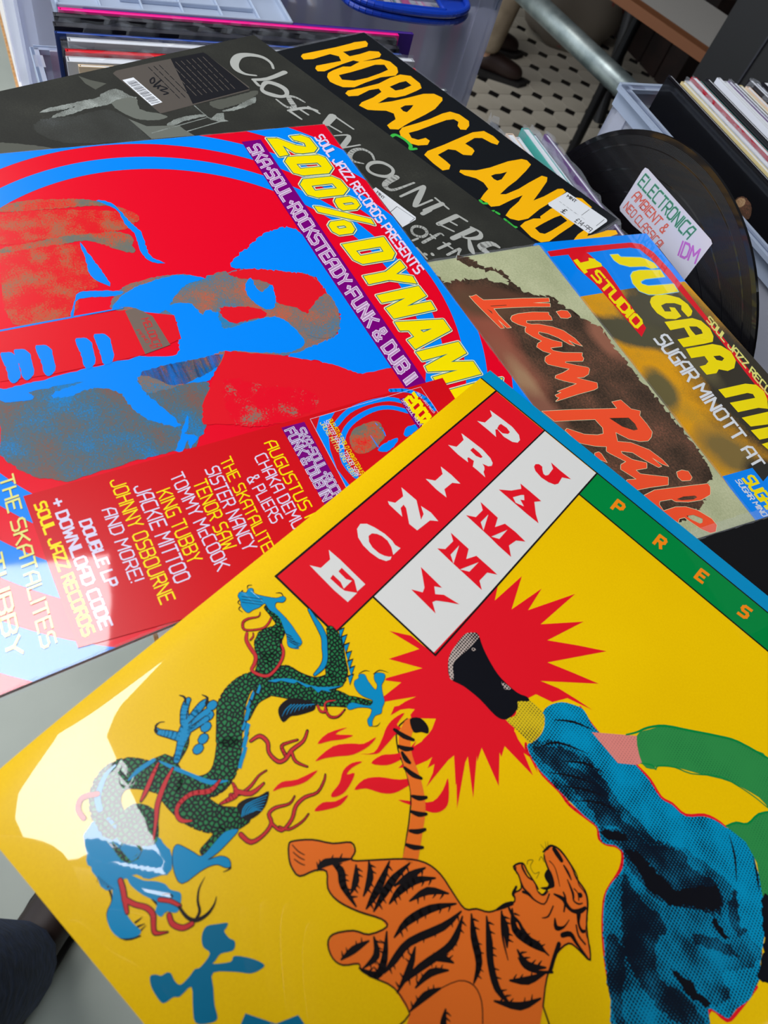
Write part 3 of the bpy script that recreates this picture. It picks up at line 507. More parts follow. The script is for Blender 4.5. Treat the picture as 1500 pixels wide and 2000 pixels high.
('P','tiger_print','orange',4,[[895,2506,898,2487,945,2438,1008,2397,1054,2350,1085,2360,1096,2389,1155,2335,1237,2256,1303,2213,1369,2203,1443,2218,1505,2227,1538,2198,1580,2174,1609,2130,1635,2081,1617,2064,1631,2030,1599,2002,1567,1992,1588,1958,1619,1968,1672,1982,1704,1993,1711,1958,1696,1916,1665,1897,1638,1875,1641,1831,1676,1817,1741,1830,1780,1852,1830,1864,1860,1893,1886,1946,1915,1984,1959,2038,1908,2041,1867,2051,1848,2113,1859,2192,1892,2268,1920,2336,1558,2635,1541,2588,1457,2570,1385,2594,1338,2607,1319,2599,1282,2636,1244,2645,1204,2628,1197,2596,1243,2542,1291,2515,1324,2457,1295,2452,1219,2489,1144,2514,1091,2510,1052,2476,1019,2501,992,2549,954,2549,924,2534]],0,0),
('S','tiger_print','black',5,[895,2506,6,898,2487,6,945,2438,6,1008,2397,6,1054,2350,6,1085,2360,6,1096,2389,6,1155,2335,6,1237,2256,6,1303,2213,6,1369,2203,6,1443,2218,6,1505,2227,6,1538,2198,6,1580,2174,6,1609,2130,6,1635,2081,6,1617,2064,6,1631,2030,6,1599,2002,6,1567,1992,7,1588,1958,7,1619,1968,7,1672,1982,6,1704,1993,6,1711,1958,7,1696,1916,7,1665,1897,7,1638,1875,7,1641,1831,7,1676,1817,7,1741,1830,7,1780,1852,7,1830,1864,7,1860,1893,7,1886,1946,6,1915,1984,6,1959,2038,6,1908,2041,6,1867,2051,6,1848,2113,6,1859,2192,6,1892,2268,6,1920,2336,6,1558,2635,5,1541,2588,5,1457,2570,5,1385,2594,5,1338,2607,5,1319,2599,5,1282,2636,5,1244,2645,5,1204,2628,6,1197,2596,6,1243,2542,6,1291,2515,6,1324,2457,6,1295,2452,6,1219,2489,6,1144,2514,6,1091,2510,6,1052,2476,6,1019,2501,6,992,2549,6,954,2549,6,924,2534,6],1,1),
('S','tiger_print','orange',4,[1257,2249,59,1215,2168,55,1164,2084,55,1095,2024,49,1018,1981,46,967,1936,49,944,1876,48,974,1846,42],1,0),
('S','tiger_print','black',6,[911,1936,12,956,1928,20,993,1911,12],1,0),
('S','tiger_print','black',6,[964,1973,12,991,1961,20,1012,1940,12],1,0),
('S','tiger_print','black',6,[1035,2017,12,1075,2013,20,1108,2000,12],1,0),
('S','tiger_print','black',6,[1123,2074,11,1148,2060,19,1166,2039,12],1,0),
('S','tiger_print','black',6,[1154,2118,11,1182,2105,19,1203,2084,11],1,0),
('S','tiger_print','black',6,[1192,2172,11,1216,2154,18,1233,2128,11],1,0),
('S','tiger_print','black',6,[1211,2217,11,1240,2203,18,1264,2181,11],1,0),
('S','tiger_print','black',6,[991,1981,12,1018,1989,20,1038,1988,12],1,0),
('P','tiger_print','black',6,[[931,1860,958,1826,1001,1827,1021,1849,997,1865,974,1888]],1,0),
('S','tiger_print','black',3,[1237,2267,5,1136,2098,6,1061,2031,6,973,1984,6,919,1928,6,922,1866,6],1,0),
('S','tiger_print','black',6,[1034,2444,6,1087,2440,26,1126,2468,25,1202,2484,6],1,0),
('S','tiger_print','black',6,[1048,2437,8,1057,2421,2],1,0),
('S','tiger_print','black',6,[1066,2435,8,1076,2419,2],1,0),
('S','tiger_print','black',6,[1101,2442,8,1118,2434,2],1,0),
('S','tiger_print','black',6,[1115,2452,8,1132,2444,2],1,0),
('S','tiger_print','black',6,[1147,2466,8,1161,2453,2],1,0),
('S','tiger_print','black',6,[1174,2471,8,1187,2458,2],1,0),
('S','tiger_print','black',6,[1117,2391,6,1149,2427,25,1162,2467,6],1,0),
('S','tiger_print','black',6,[1131,2395,8,1149,2390,2],1,0),
('S','tiger_print','black',6,[1142,2408,8,1160,2402,2],1,0),
('S','tiger_print','black',6,[1159,2434,8,1177,2435,2],1,0),
('S','tiger_print','black',6,[1164,2448,8,1181,2450,2],1,0),
('S','tiger_print','black',6,[1144,2351,6,1182,2387,26,1201,2443,6],1,0),
('S','tiger_print','black',6,[1159,2355,8,1176,2348,2],1,0),
('S','tiger_print','black',6,[1172,2367,8,1190,2361,2],1,0),
('S','tiger_print','black',6,[1194,2398,8,1211,2399,2],1,0),
('S','tiger_print','black',6,[1200,2418,8,1218,2418,2],1,0),
('S','tiger_print','black',6,[1200,2300,6,1219,2365,26,1229,2419,25,1234,2465,6],1,0),
('S','tiger_print','black',6,[1211,2314,8,1229,2315,2],1,0),
('S','tiger_print','black',6,[1218,2336,8,1235,2338,2],1,0),
('S','tiger_print','black',6,[1228,2376,8,1245,2379,2],1,0),
('S','tiger_print','black',6,[1232,2395,8,1248,2398,2],1,0),
('S','tiger_print','black',6,[1237,2429,8,1253,2433,2],1,0),
('S','tiger_print','black',6,[1239,2445,8,1255,2449,2],1,0),
('S','tiger_print','black',6,[1260,2254,6,1248,2328,26,1251,2388,26,1259,2453,6],1,0),
('S','tiger_print','black',6,[1264,2272,8,1279,2281,2],1,0),
('S','tiger_print','black',6,[1260,2298,8,1274,2307,2],1,0),
('S','tiger_print','black',6,[1256,2341,8,1272,2346,2],1,0),
('S','tiger_print','black',6,[1257,2363,8,1273,2368,2],1,0),
('S','tiger_print','black',6,[1260,2403,8,1277,2406,2],1,0),
('S','tiger_print','black',6,[1263,2425,8,1279,2429,2],1,0),
('S','tiger_print','black',6,[1313,2226,6,1286,2283,26,1264,2346,6],1,0),
('S','tiger_print','black',6,[1312,2243,8,1322,2256,2],1,0),
('S','tiger_print','black',6,[1303,2263,8,1313,2276,2],1,0),
('S','tiger_print','black',6,[1287,2300,8,1298,2312,2],1,0),
('S','tiger_print','black',6,[1279,2322,8,1291,2334,2],1,0),
('S','tiger_print','black',6,[1362,2226,6,1310,2283,26,1288,2345,26,1286,2399,6],1,0),
('S','tiger_print','black',6,[1354,2244,8,1358,2261,2],1,0),
('S','tiger_print','black',6,[1336,2264,8,1340,2281,2],1,0),
('S','tiger_print','black',6,[1311,2300,8,1323,2311,2],1,0),
('S','tiger_print','black',6,[1303,2322,8,1315,2333,2],1,0),
('S','tiger_print','black',6,[1294,2358,8,1310,2364,2],1,0),
('S','tiger_print','black',6,[1294,2377,8,1309,2383,2],1,0),
('S','tiger_print','black',6,[1429,2231,6,1366,2276,26,1336,2344,6],1,0),
('S','tiger_print','black',6,[1416,2248,8,1416,2266,2],1,0),
('S','tiger_print','black',6,[1394,2264,8,1394,2282,2],1,0),
('S','tiger_print','black',6,[1365,2295,8,1375,2307,2],1,0),
('S','tiger_print','black',6,[1354,2319,8,1365,2331,2],1,0),
('S','tiger_print','black',6,[1470,2237,6,1408,2312,26,1369,2397,25,1364,2462,6],1,0),
('S','tiger_print','black',6,[1459,2260,8,1464,2276,2],1,0),
('S','tiger_print','black',6,[1437,2286,8,1442,2302,2],1,0),
('S','tiger_print','black',6,[1404,2336,8,1414,2348,2],1,0),
('S','tiger_print','black',6,[1391,2365,8,1401,2378,2],1,0),
('S','tiger_print','black',6,[1374,2413,7,1389,2419,2],1,0),
('S','tiger_print','black',6,[1372,2435,7,1387,2442,2],1,0),
('S','tiger_print','black',6,[1499,2243,6,1477,2323,25,1414,2437,25,1406,2511,24,1403,2561,6],1,0),
('S','tiger_print','black',6,[1500,2264,8,1512,2273,2],1,0),
('S','tiger_print','black',6,[1492,2292,8,1505,2302,2],1,0),
('S','tiger_print','black',6,[1467,2354,8,1475,2367,2],1,0),
('S','tiger_print','black',6,[1445,2394,7,1453,2407,2],1,0),
('S','tiger_print','black',6,[1419,2455,7,1433,2462,2],1,0),
('S','tiger_print','black',6,[1416,2481,7,1430,2488,2],1,0),
('S','tiger_print','black',6,[1412,2523,7,1426,2529,2],1,0),
('S','tiger_print','black',6,[1411,2540,7,1425,2546,2],1,0),
('S','tiger_print','black',6,[1512,2252,6,1531,2316,25,1526,2370,25,1488,2469,24,1466,2553,5],1,0),
('S','tiger_print','black',6,[1523,2265,8,1541,2265,2],1,0),
('S','tiger_print','black',6,[1530,2288,8,1547,2288,2],1,0),
('S','tiger_print','black',6,[1537,2329,8,1551,2335,2],1,0),
('S','tiger_print','black',6,[1535,2348,8,1549,2354,2],1,0),
('S','tiger_print','black',6,[1523,2396,7,1533,2407,2],1,0),
('S','tiger_print','black',6,[1509,2431,7,1520,2441,2],1,0),
('S','tiger_print','black',6,[1489,2491,7,1501,2499,2],1,0),
('S','tiger_print','black',6,[1481,2520,7,1493,2529,2],1,0),
('S','tiger_print','black',6,[1533,2224,6,1582,2273,26,1641,2320,25,1661,2379,6],1,0),
('S','tiger_print','black',6,[1550,2230,8,1568,2223,2],1,0),
('S','tiger_print','black',6,[1567,2248,8,1585,2241,2],1,0),
('S','tiger_print','black',6,[1601,2279,8,1618,2271,2],1,0),
('S','tiger_print','black',6,[1622,2296,8,1639,2287,2],1,0),
('S','tiger_print','black',6,[1652,2332,7,1669,2331,2],1,0),
('S','tiger_print','black',6,[1659,2352,7,1676,2351,2],1,0),
('S','tiger_print','black',6,[1581,2192,6,1634,2247,26,1673,2293,25,1734,2336,24,1794,2341,6],1,0),
('S','tiger_print','black',6,[1600,2200,8,1618,2193,2],1,0),
('S','tiger_print','black',6,[1618,2220,8,1636,2213,2],1,0),
('S','tiger_print','black',6,[1649,2254,8,1667,2247,2],1,0),
('S','tiger_print','black',6,[1663,2269,8,1680,2263,2],1,0),
('S','tiger_print','black',6,[1693,2298,7,1710,2289,2],1,0),
('S','tiger_print','black',6,[1714,2313,7,1731,2304,2],1,0),
('S','tiger_print','black',6,[1751,2331,7,1764,2316,2],1,0),
('S','tiger_print','black',6,[1772,2332,7,1785,2318,2],1,0),
('S','tiger_print','black',6,[1621,2146,6,1659,2175,26,1694,2216,6],1,0),
('S','tiger_print','black',6,[1635,2147,8,1653,2138,2],1,0),
('S','tiger_print','black',6,[1649,2157,8,1666,2148,2],1,0),
('S','tiger_print','black',6,[1674,2180,8,1691,2173,2],1,0),
('S','tiger_print','black',6,[1686,2194,8,1703,2188,2],1,0),
('S','tiger_print','black',6,[1641,2107,6,1685,2152,26,1752,2146,26,1814,2132,6],1,0),
('S','tiger_print','black',6,[1658,2113,8,1676,2105,2],1,0),
('S','tiger_print','black',6,[1673,2129,8,1691,2121,2],1,0),
('S','tiger_print','black',6,[1703,2143,8,1714,2126,2],1,0),
('S','tiger_print','black',6,[1726,2141,8,1737,2124,2],1,0),
('S','tiger_print','black',6,[1768,2135,8,1778,2117,2],1,0),
('S','tiger_print','black',6,[1790,2131,8,1799,2113,2],1,0),
('S','tiger_print','black',6,[1728,2197,6,1783,2209,25,1839,2170,6],1,0),
('S','tiger_print','black',6,[1745,2193,8,1759,2178,2],1,0),
('S','tiger_print','black',6,[1764,2197,8,1778,2183,2],1,0),
('S','tiger_print','black',6,[1794,2193,8,1797,2175,2],1,0),
('S','tiger_print','black',6,[1814,2180,8,1816,2162,2],1,0),
('S','tiger_print','black',6,[1757,2288,6,1808,2245,25,1847,2183,6],1,0),
('S','tiger_print','black',6,[1766,2273,7,1766,2256,2],1,0),
('S','tiger_print','black',6,[1784,2258,8,1784,2241,2],1,0),
('S','tiger_print','black',6,[1812,2227,8,1805,2213,2],1,0),
('S','tiger_print','black',6,[1826,2205,8,1819,2191,2],1,0),
('S','tiger_print','black',6,[1747,2371,6,1827,2323,24,1873,2256,6],1,0),
('S','tiger_print','black',6,[1765,2354,7,1768,2337,2],1,0),
('S','tiger_print','black',6,[1793,2337,7,1796,2320,2],1,0),
('S','tiger_print','black',6,[1833,2304,7,1827,2290,2],1,0),
('S','tiger_print','black',6,[1849,2280,7,1843,2266,2],1,0),
('S','tiger_print','black',6,[1502,2429,6,1526,2399,25,1570,2381,6],1,0),
('S','tiger_print','black',6,[1503,2418,7,1498,2404,2],1,0),
('S','tiger_print','black',6,[1511,2408,7,1506,2393,2],1,0),
('S','tiger_print','black',6,[1535,2389,7,1541,2372,2],1,0),
('S','tiger_print','black',6,[1551,2382,7,1556,2365,2],1,0),
('S','tiger_print','black',6,[1511,2524,5,1525,2457,24,1569,2410,6],1,0),
('S','tiger_print','black',6,[1508,2508,7,1495,2500,2],1,0),
('S','tiger_print','black',6,[1513,2484,7,1500,2477,2],1,0),
('S','tiger_print','black',6,[1532,2441,7,1528,2426,2],1,0),
('S','tiger_print','black',6,[1547,2425,7,1544,2410,2],1,0),
('S','tiger_print','black',6,[1327,2607,5,1387,2583,23,1379,2534,24,1333,2468,6],1,0),
('S','tiger_print','black',6,[1340,2596,7,1345,2580,2],1,0),
('S','tiger_print','black',6,[1362,2587,7,1366,2571,2],1,0),
('S','tiger_print','black',6,[1379,2573,7,1363,2571,2],1,0),
('S','tiger_print','black',6,[1376,2556,7,1360,2554,2],1,0),
('S','tiger_print','black',6,[1362,2522,7,1345,2526,2],1,0),
('S','tiger_print','black',6,[1346,2499,7,1329,2503,2],1,0),
('S','tiger_print','black',6,[1309,2509,6,1350,2541,24,1340,2596,5],1,0),
('S','tiger_print','black',6,[1324,2512,7,1341,2504,2],1,0),
('S','tiger_print','black',6,[1338,2523,7,1355,2516,2],1,0),
('S','tiger_print','black',6,[1354,2555,7,1367,2562,2],1,0),
('S','tiger_print','black',6,[1350,2574,7,1363,2581,2],1,0),
('S','tiger_print','black',6,[1472,2575,5,1461,2493,24,1438,2436,6],1,0),
('S','tiger_print','black',6,[1463,2557,7,1448,2554,2],1,0),
('S','tiger_print','black',6,[1459,2528,7,1444,2526,2],1,0),
('S','tiger_print','black',6,[1449,2482,7,1432,2483,2],1,0),
('S','tiger_print','black',6,[1441,2463,7,1424,2464,2],1,0),
('S','tiger_print','black',6,[1627,2498,5,1646,2536,23,1665,2546,5],1,0),
('S','tiger_print','black',6,[1638,2504,7,1654,2502,2],1,0),
('S','tiger_print','black',6,[1644,2517,7,1661,2515,2],1,0),
('S','tiger_print','black',6,[1655,2533,7,1670,2524,2],1,0),
('S','tiger_print','black',6,[1661,2536,7,1677,2527,2],1,0),
('S','tiger_print','black',6,[1537,2583,5,1551,2517,24,1579,2467,6],1,0),
('S','tiger_print','black',6,[1534,2567,7,1522,2560,2],1,0),
('S','tiger_print','black',6,[1539,2544,7,1526,2537,2],1,0),
('S','tiger_print','black',6,[1552,2503,7,1544,2491,2],1,0),
('S','tiger_print','black',6,[1562,2485,7,1554,2474,2],1,0),
('S','tiger_print','black',6,[1026,2495,6,1030,2459,26,1090,2389,6],1,0),
('S','tiger_print','black',6,[1020,2486,8,1005,2478,2],1,0),
('S','tiger_print','black',6,[1021,2474,8,1007,2466,2],1,0),
('S','tiger_print','black',6,[1039,2438,8,1034,2422,2],1,0),
('S','tiger_print','black',6,[1060,2413,8,1055,2397,2],1,0),
('S','tiger_print','black',6,[1266,2631,5,1280,2582,24,1303,2529,6],1,0),
('S','tiger_print','black',6,[1263,2618,7,1251,2610,2],1,0),
('S','tiger_print','black',6,[1268,2601,7,1256,2593,2],1,0),
('S','tiger_print','black',6,[1279,2567,7,1269,2557,2],1,0),
('S','tiger_print','black',6,[1288,2549,7,1277,2538,2],1,0),
('S','tiger_print','black',6,[1570,2484,3,1615,2409,3,1665,2384,4,1712,2401,4,1752,2448,4],1,0),
('P','tiger_print','yellow',5,[[1593,1960,1598,1941,1627,1944,1629,1909,1651,1889,1677,1910,1686,1935,1724,1940,1716,1969,1707,1991,1683,1991,1658,1977,1626,1977]],0,0),
('P','tiger_print','black',6,[[1675,1931,1676,1903,1701,1910,1727,1934,1720,1951,1708,1969,1686,1978,1710,1949,1690,1942]],1,0),
('S','tiger_print','black',6,[1586,1956,4,1594,1970,8,1629,1982,6,1658,1977,5,1686,1995,4,1710,1990,4,1717,1965,3],1,0),
('S','tiger_print','black',6,[1604,1950,2,1599,1936,2,1614,1921,2,1617,1946,2,1643,1955,2,1655,1937,2,1658,1963,2],1,0),
('S','tiger_print','black',6,[1633,1907,2,1632,1888,2,1652,1896,2],1,0),
('S','tiger_print','black',6,[1628,1872,5,1637,1837,9,1651,1821,4,1683,1815,4,1736,1827,4,1777,1842,4,1798,1864,4,1834,1871,4,1854,1889,4,1870,1917,4,1885,1939,4,1900,1976,3,1937,2004,3,1961,2039,3],1,0),
('S','tiger_print','black',6,[1657,1831,16,1677,1836,19,1702,1843,15],1,0),
('S','tiger_print','black',6,[1718,1851,6,1745,1860,10,1768,1872,4],1,0),
('S','tiger_print','black',6,[1664,1878,4,1690,1880,3,1716,1897,4,1744,1922,2],1,0),
('S','tiger_print','black',6,[1754,1881,4,1796,1905,10,1811,1923,6,1832,1919,6,1843,1905,4],1,0),
('S','tiger_print','black',6,[1790,1889,5,1811,1891,4,1827,1910,4],1,0),
('S','tiger_print','black',6,[1740,1958,6,1776,1947,15,1796,1954,15,1823,1955,12,1847,1937,18,1859,1912,12],1,0),
('S','tiger_print','black',6,[1763,1927,5,1783,1941,9,1800,1979,6],1,0),
('S','tiger_print','black',6,[1745,2054,3,1761,2033,6,1758,1991,5],1,0),
('S','tiger_print','black',6,[1785,2022,6,1805,2042,17,1826,2020,7,1830,1987,3],1,0),
('S','tiger_print','black',6,[1850,1948,18,1865,1973,9,1887,1984,12,1897,1975,9],1,0),
('S','tiger_print','black',6,[1642,2035,9,1663,2026,10,1691,2026,6,1728,2011,5,1725,1971,6],1,0),
('S','tiger_print','black',6,[1613,2010,4,1638,2024,8,1668,2022,4],1,0),
('S','tiger_print','black',6,[1574,1988,6,1589,2004,2],1,0),
('S','tiger_print','black',6,[1598,2149,8,1614,2118,17,1631,2093,14],1,0),
('S','tiger_print','black',6,[1631,2114,9,1657,2124,11,1684,2124,10,1710,2134,14,1747,2138,14,1778,2128,11,1807,2132,9,1830,2132,4],1,0),
('S','tiger_print','black',6,[1615,2141,7,1637,2172,8,1670,2208,8,1719,2245,3],1,0),
('S','tiger_print','black',6,[1742,2213,5,1777,2221,8,1823,2200,11,1866,2164,8],1,0),
('S','tiger_print','black',6,[1835,2046,17,1858,2022,17,1894,2031,11,1956,2040,3],1,0),
('S','tiger_print','black',6,[1840,2078,17,1847,2123,14,1856,2160,14],1,0),
('S','tiger_print','black',6,[1860,1983,6,1885,2005,7,1919,2010,6],1,0),
('S','tiger_print','black',6,[1613,2039,9,1617,2067,12,1630,2069,3],1,0),
('P','tiger_print','black',7,[[1810,1892,1821,1881,1831,1888,1824,1900]],1,0),
('P','tiger_print','orange',7,[[1635,1870,1639,1852,1656,1845,1661,1861,1657,1873,1643,1876]],1,0),
('S','tiger_print','black',6,[1605,1856,1,1631,1858,2],1,0),
('S','tiger_print','black',6,[1615,1833,1,1635,1855,2],1,0),
('S','tiger_print','black',6,[1622,1826,1,1641,1849,2],1,0),
('S','tiger_print','black',6,[903,2498,3,934,2498,4,959,2491,3],1,0),
('S','tiger_print','black',6,[922,2512,3,950,2509,4,970,2502,3],1,0),
('S','tiger_print','black',6,[940,2525,3,966,2520,4,982,2513,3],1,0),
('P','leg_print','inkblack',4,[[873,1401,896,1364,918,1354,974,1389,1047,1421,1113,1438,1200,1436,1241,1419,1260,1428,1224,1465,1239,1487,1240,1532,1225,1571,1185,1587,1094,1581,1012,1588,945,1604,892,1546,876,1482]],1,0),
('P','leg_print','dotwhite',5,[[873,1401,896,1364,917,1355,929,1369,925,1451,916,1521,923,1553,959,1594,945,1604,892,1546,876,1482]],1,0),
('P','leg_print','dotwhite',5,[[1121,1449,1169,1443,1150,1466]],1,0),
('P','leg_print','dotwhite',5,[[934,1426,944,1416,957,1423,942,1438]],0,0),
('P','leg_print','dotyellow',3,[[1220,1463,1261,1424,1305,1419,1333,1423,1357,1443,1370,1495,1370,1548,1357,1573,1297,1567,1226,1567,1249,1527,1236,1486]],1,0),
('P','leg_print','dotpink',3,[[1542,1332,1706,1193,1783,1270,1766,1302,1697,1357]],0,0),
('P','leg_print','dotgreen',3,[[1706,1193,1739,1122,1788,1057,1887,989,1964,936,2047,872,2145,839,2237,817,2331,1005,2264,1007,2134,1046,2017,1115,1902,1183,1837,1240,1836,1258,1784,1280]],1,0),
('S','leg_print','green',4,[1667,1224,7,1698,1179,8,1729,1121,10,1786,1054,10,1885,985,10,2001,905,10,2090,853,10,2235,813,10],1,0),
('S','leg_print','green',4,[1775,1283,4,1818,1252,6,1840,1255,6,1843,1233,6,1902,1183,6,1975,1150,5,2091,1060,5,2223,1025,5,2317,1018,5],1,0),
('P','leg_print','dotgreen',3,[[2191,1230,2222,1182,2264,1147,2291,1073,2344,1014,2491,1321,2426,1361,2358,1261,2287,1223]],0,0),
('S','leg_print','green',4,[2191,1230,7,2222,1182,8,2265,1149,8,2291,1073,8,2350,1003,8],1,0),
('P','leg_print','dotblue',3,[[1333,1423,1336,1380,1371,1322,1431,1285,1468,1277,1523,1301,1568,1307,1604,1299,1670,1310,1766,1302,1837,1306,1912,1337,1955,1327,2027,1318,2083,1276,2136,1246,2192,1233,2264,1215,2316,1225,2366,1281,2416,1326,2446,1343,2471,1407,2501,1568,2522,1619,2519,1675,2514,1723,2483,1786,2470,1832,2427,1846,2393,1861,2399,1926,2142,2139,2085,2090,2015,2013,1948,1920,1911,1850,1897,1788,1910,1700,1886,1643,1849,1641,1797,1671,1754,1637,1689,1641,1601,1638,1522,1635,1438,1626,1359,1590,1373,1545,1376,1489,1357,1443]],1,0),
('S','leg_print','red',2,[1349,1584,11,1367,1603,13,1427,1617,13,1472,1634,13,1562,1637,13,1619,1650,13,1699,1641,13,1754,1637,13,1781,1667,13,1815,1663,13,1849,1641,13,1884,1645,13,1904,1705,12,1898,1804,10,1914,1863,8,1962,1947,8,2030,2030,9,2123,2120,11,2147,2148,11],1,0),
('S','leg_print','red',4,[1766,1302,7,1839,1310,11,1912,1337,10,1963,1324,10,2029,1321,10,2095,1260,11,2151,1237,9,2192,1233,6],1,0),
('S','leg_print','red',2,[2404,1921,13,2402,1853,10,2466,1842,12,2491,1786,12,2523,1664,11],1,0),
('S','leg_print','red',2,[1446,1276,9,1513,1300,12,1570,1310,7],1,0),
('P','leg_print','dotmid',4,[[1361,1578,1416,1503,1499,1444,1608,1443,1711,1467,1792,1489,1870,1493,1970,1503,2081,1447,2208,1423,2301,1428,2398,1529,2487,1533,2485,1612,2389,1725,2449,1764,2393,1861,2399,1926,2145,2136,2085,2090,2015,2013,1951,1918,1910,1826,1914,1705,1886,1643,1848,1638,1795,1668,1752,1634,1600,1635,1434,1620]],1,5),
('P','leg_print','dotdark',5,[[1380,1570,1429,1522,1511,1463,1563,1466,1517,1520,1639,1494,1720,1498,1787,1532,1855,1534,1939,1550,1821,1575,1762,1620,1703,1600,1581,1590,1490,1586,1423,1590]],1,5),
('P','leg_print','dotdark',5,[[1763,1638,1841,1576,1945,1544,2018,1487,2088,1460,2137,1487,2225,1461,2283,1488,2304,1554,2205,1607,2106,1678,2012,1686,1931,1672,1874,1636]],1,5),
('P','leg_print','dotdark',5,[[1923,1706,2000,1730,2087,1727,2149,1745,2136,1820,2169,1883,2230,1904,2338,1885,2399,1926,2304,1984,2185,1978,2087,1952,2006,1870]],1,5),
('P','leg_print','dotdark',5,[[1966,1921,2036,1921,2087,1982,2108,2050,2164,2120,2142,2139,2052,2055]],1,5),
('P','leg_print','dotdark',5,[[2317,1483,2324,1417,2380,1528,2417,1512,2396,1563,2338,1532]],1,5),
('P','leg_print','dotdark',5,[[2243,1688,2316,1640,2385,1620,2419,1638,2323,1674,2263,1710]],1,5),
('P','leg_print','inkblack',6,[[1893,1628,1952,1592,2024,1606,2120,1598,2170,1554,2248,1471,2295,1536,2217,1596,2088,1677,2002,1669]],1,5),
('P','leg_print','inkblack',6,[[1773,1638,1832,1593,1882,1583,1841,1626,1797,1647]],1,5),
('P','leg_print','inkblack',6,[[2221,1853,2265,1838,2333,1839,2386,1845,2371,1868,2300,1874]],1,5),
('P','leg_print','inkblack',6,[[2420,1367,2467,1351,2574,1537,2584,1605,2512,1636,2504,1596,2488,1492]],1,5),
('P','leg_print','inkblack',6,[[2281,1582,2335,1584,2366,1605,2321,1612]],1,5),
('S','leg_print','inkblack',6,[1396,1564,2,1451,1480,10,1576,1422,2],1,0),
('S','leg_print','inkblack',6,[1505,1532,2,1583,1467,10,1666,1439,2],1,0),
('S','leg_print','inkblack',6,[1486,1610,2,1574,1547,9,1680,1496,2],1,0),
('S','leg_print','inkblack',6,[1556,1613,2,1637,1556,9,1727,1511,2],1,0),
('S','leg_print','inkblack',6,[1630,1621,2,1713,1553,9,1809,1520,2],1,0),
('S','leg_print','inkblack',6,[2214,1251,2,2267,1307,9,2313,1392,2],1,0),
('S','leg_print','inkblack',6,[2336,1253,2,2377,1307,9,2405,1353,2],1,0),
('S','leg_print','inkblack',6,[1388,1412,2,1455,1357,10,1536,1322,3],1,0),
]
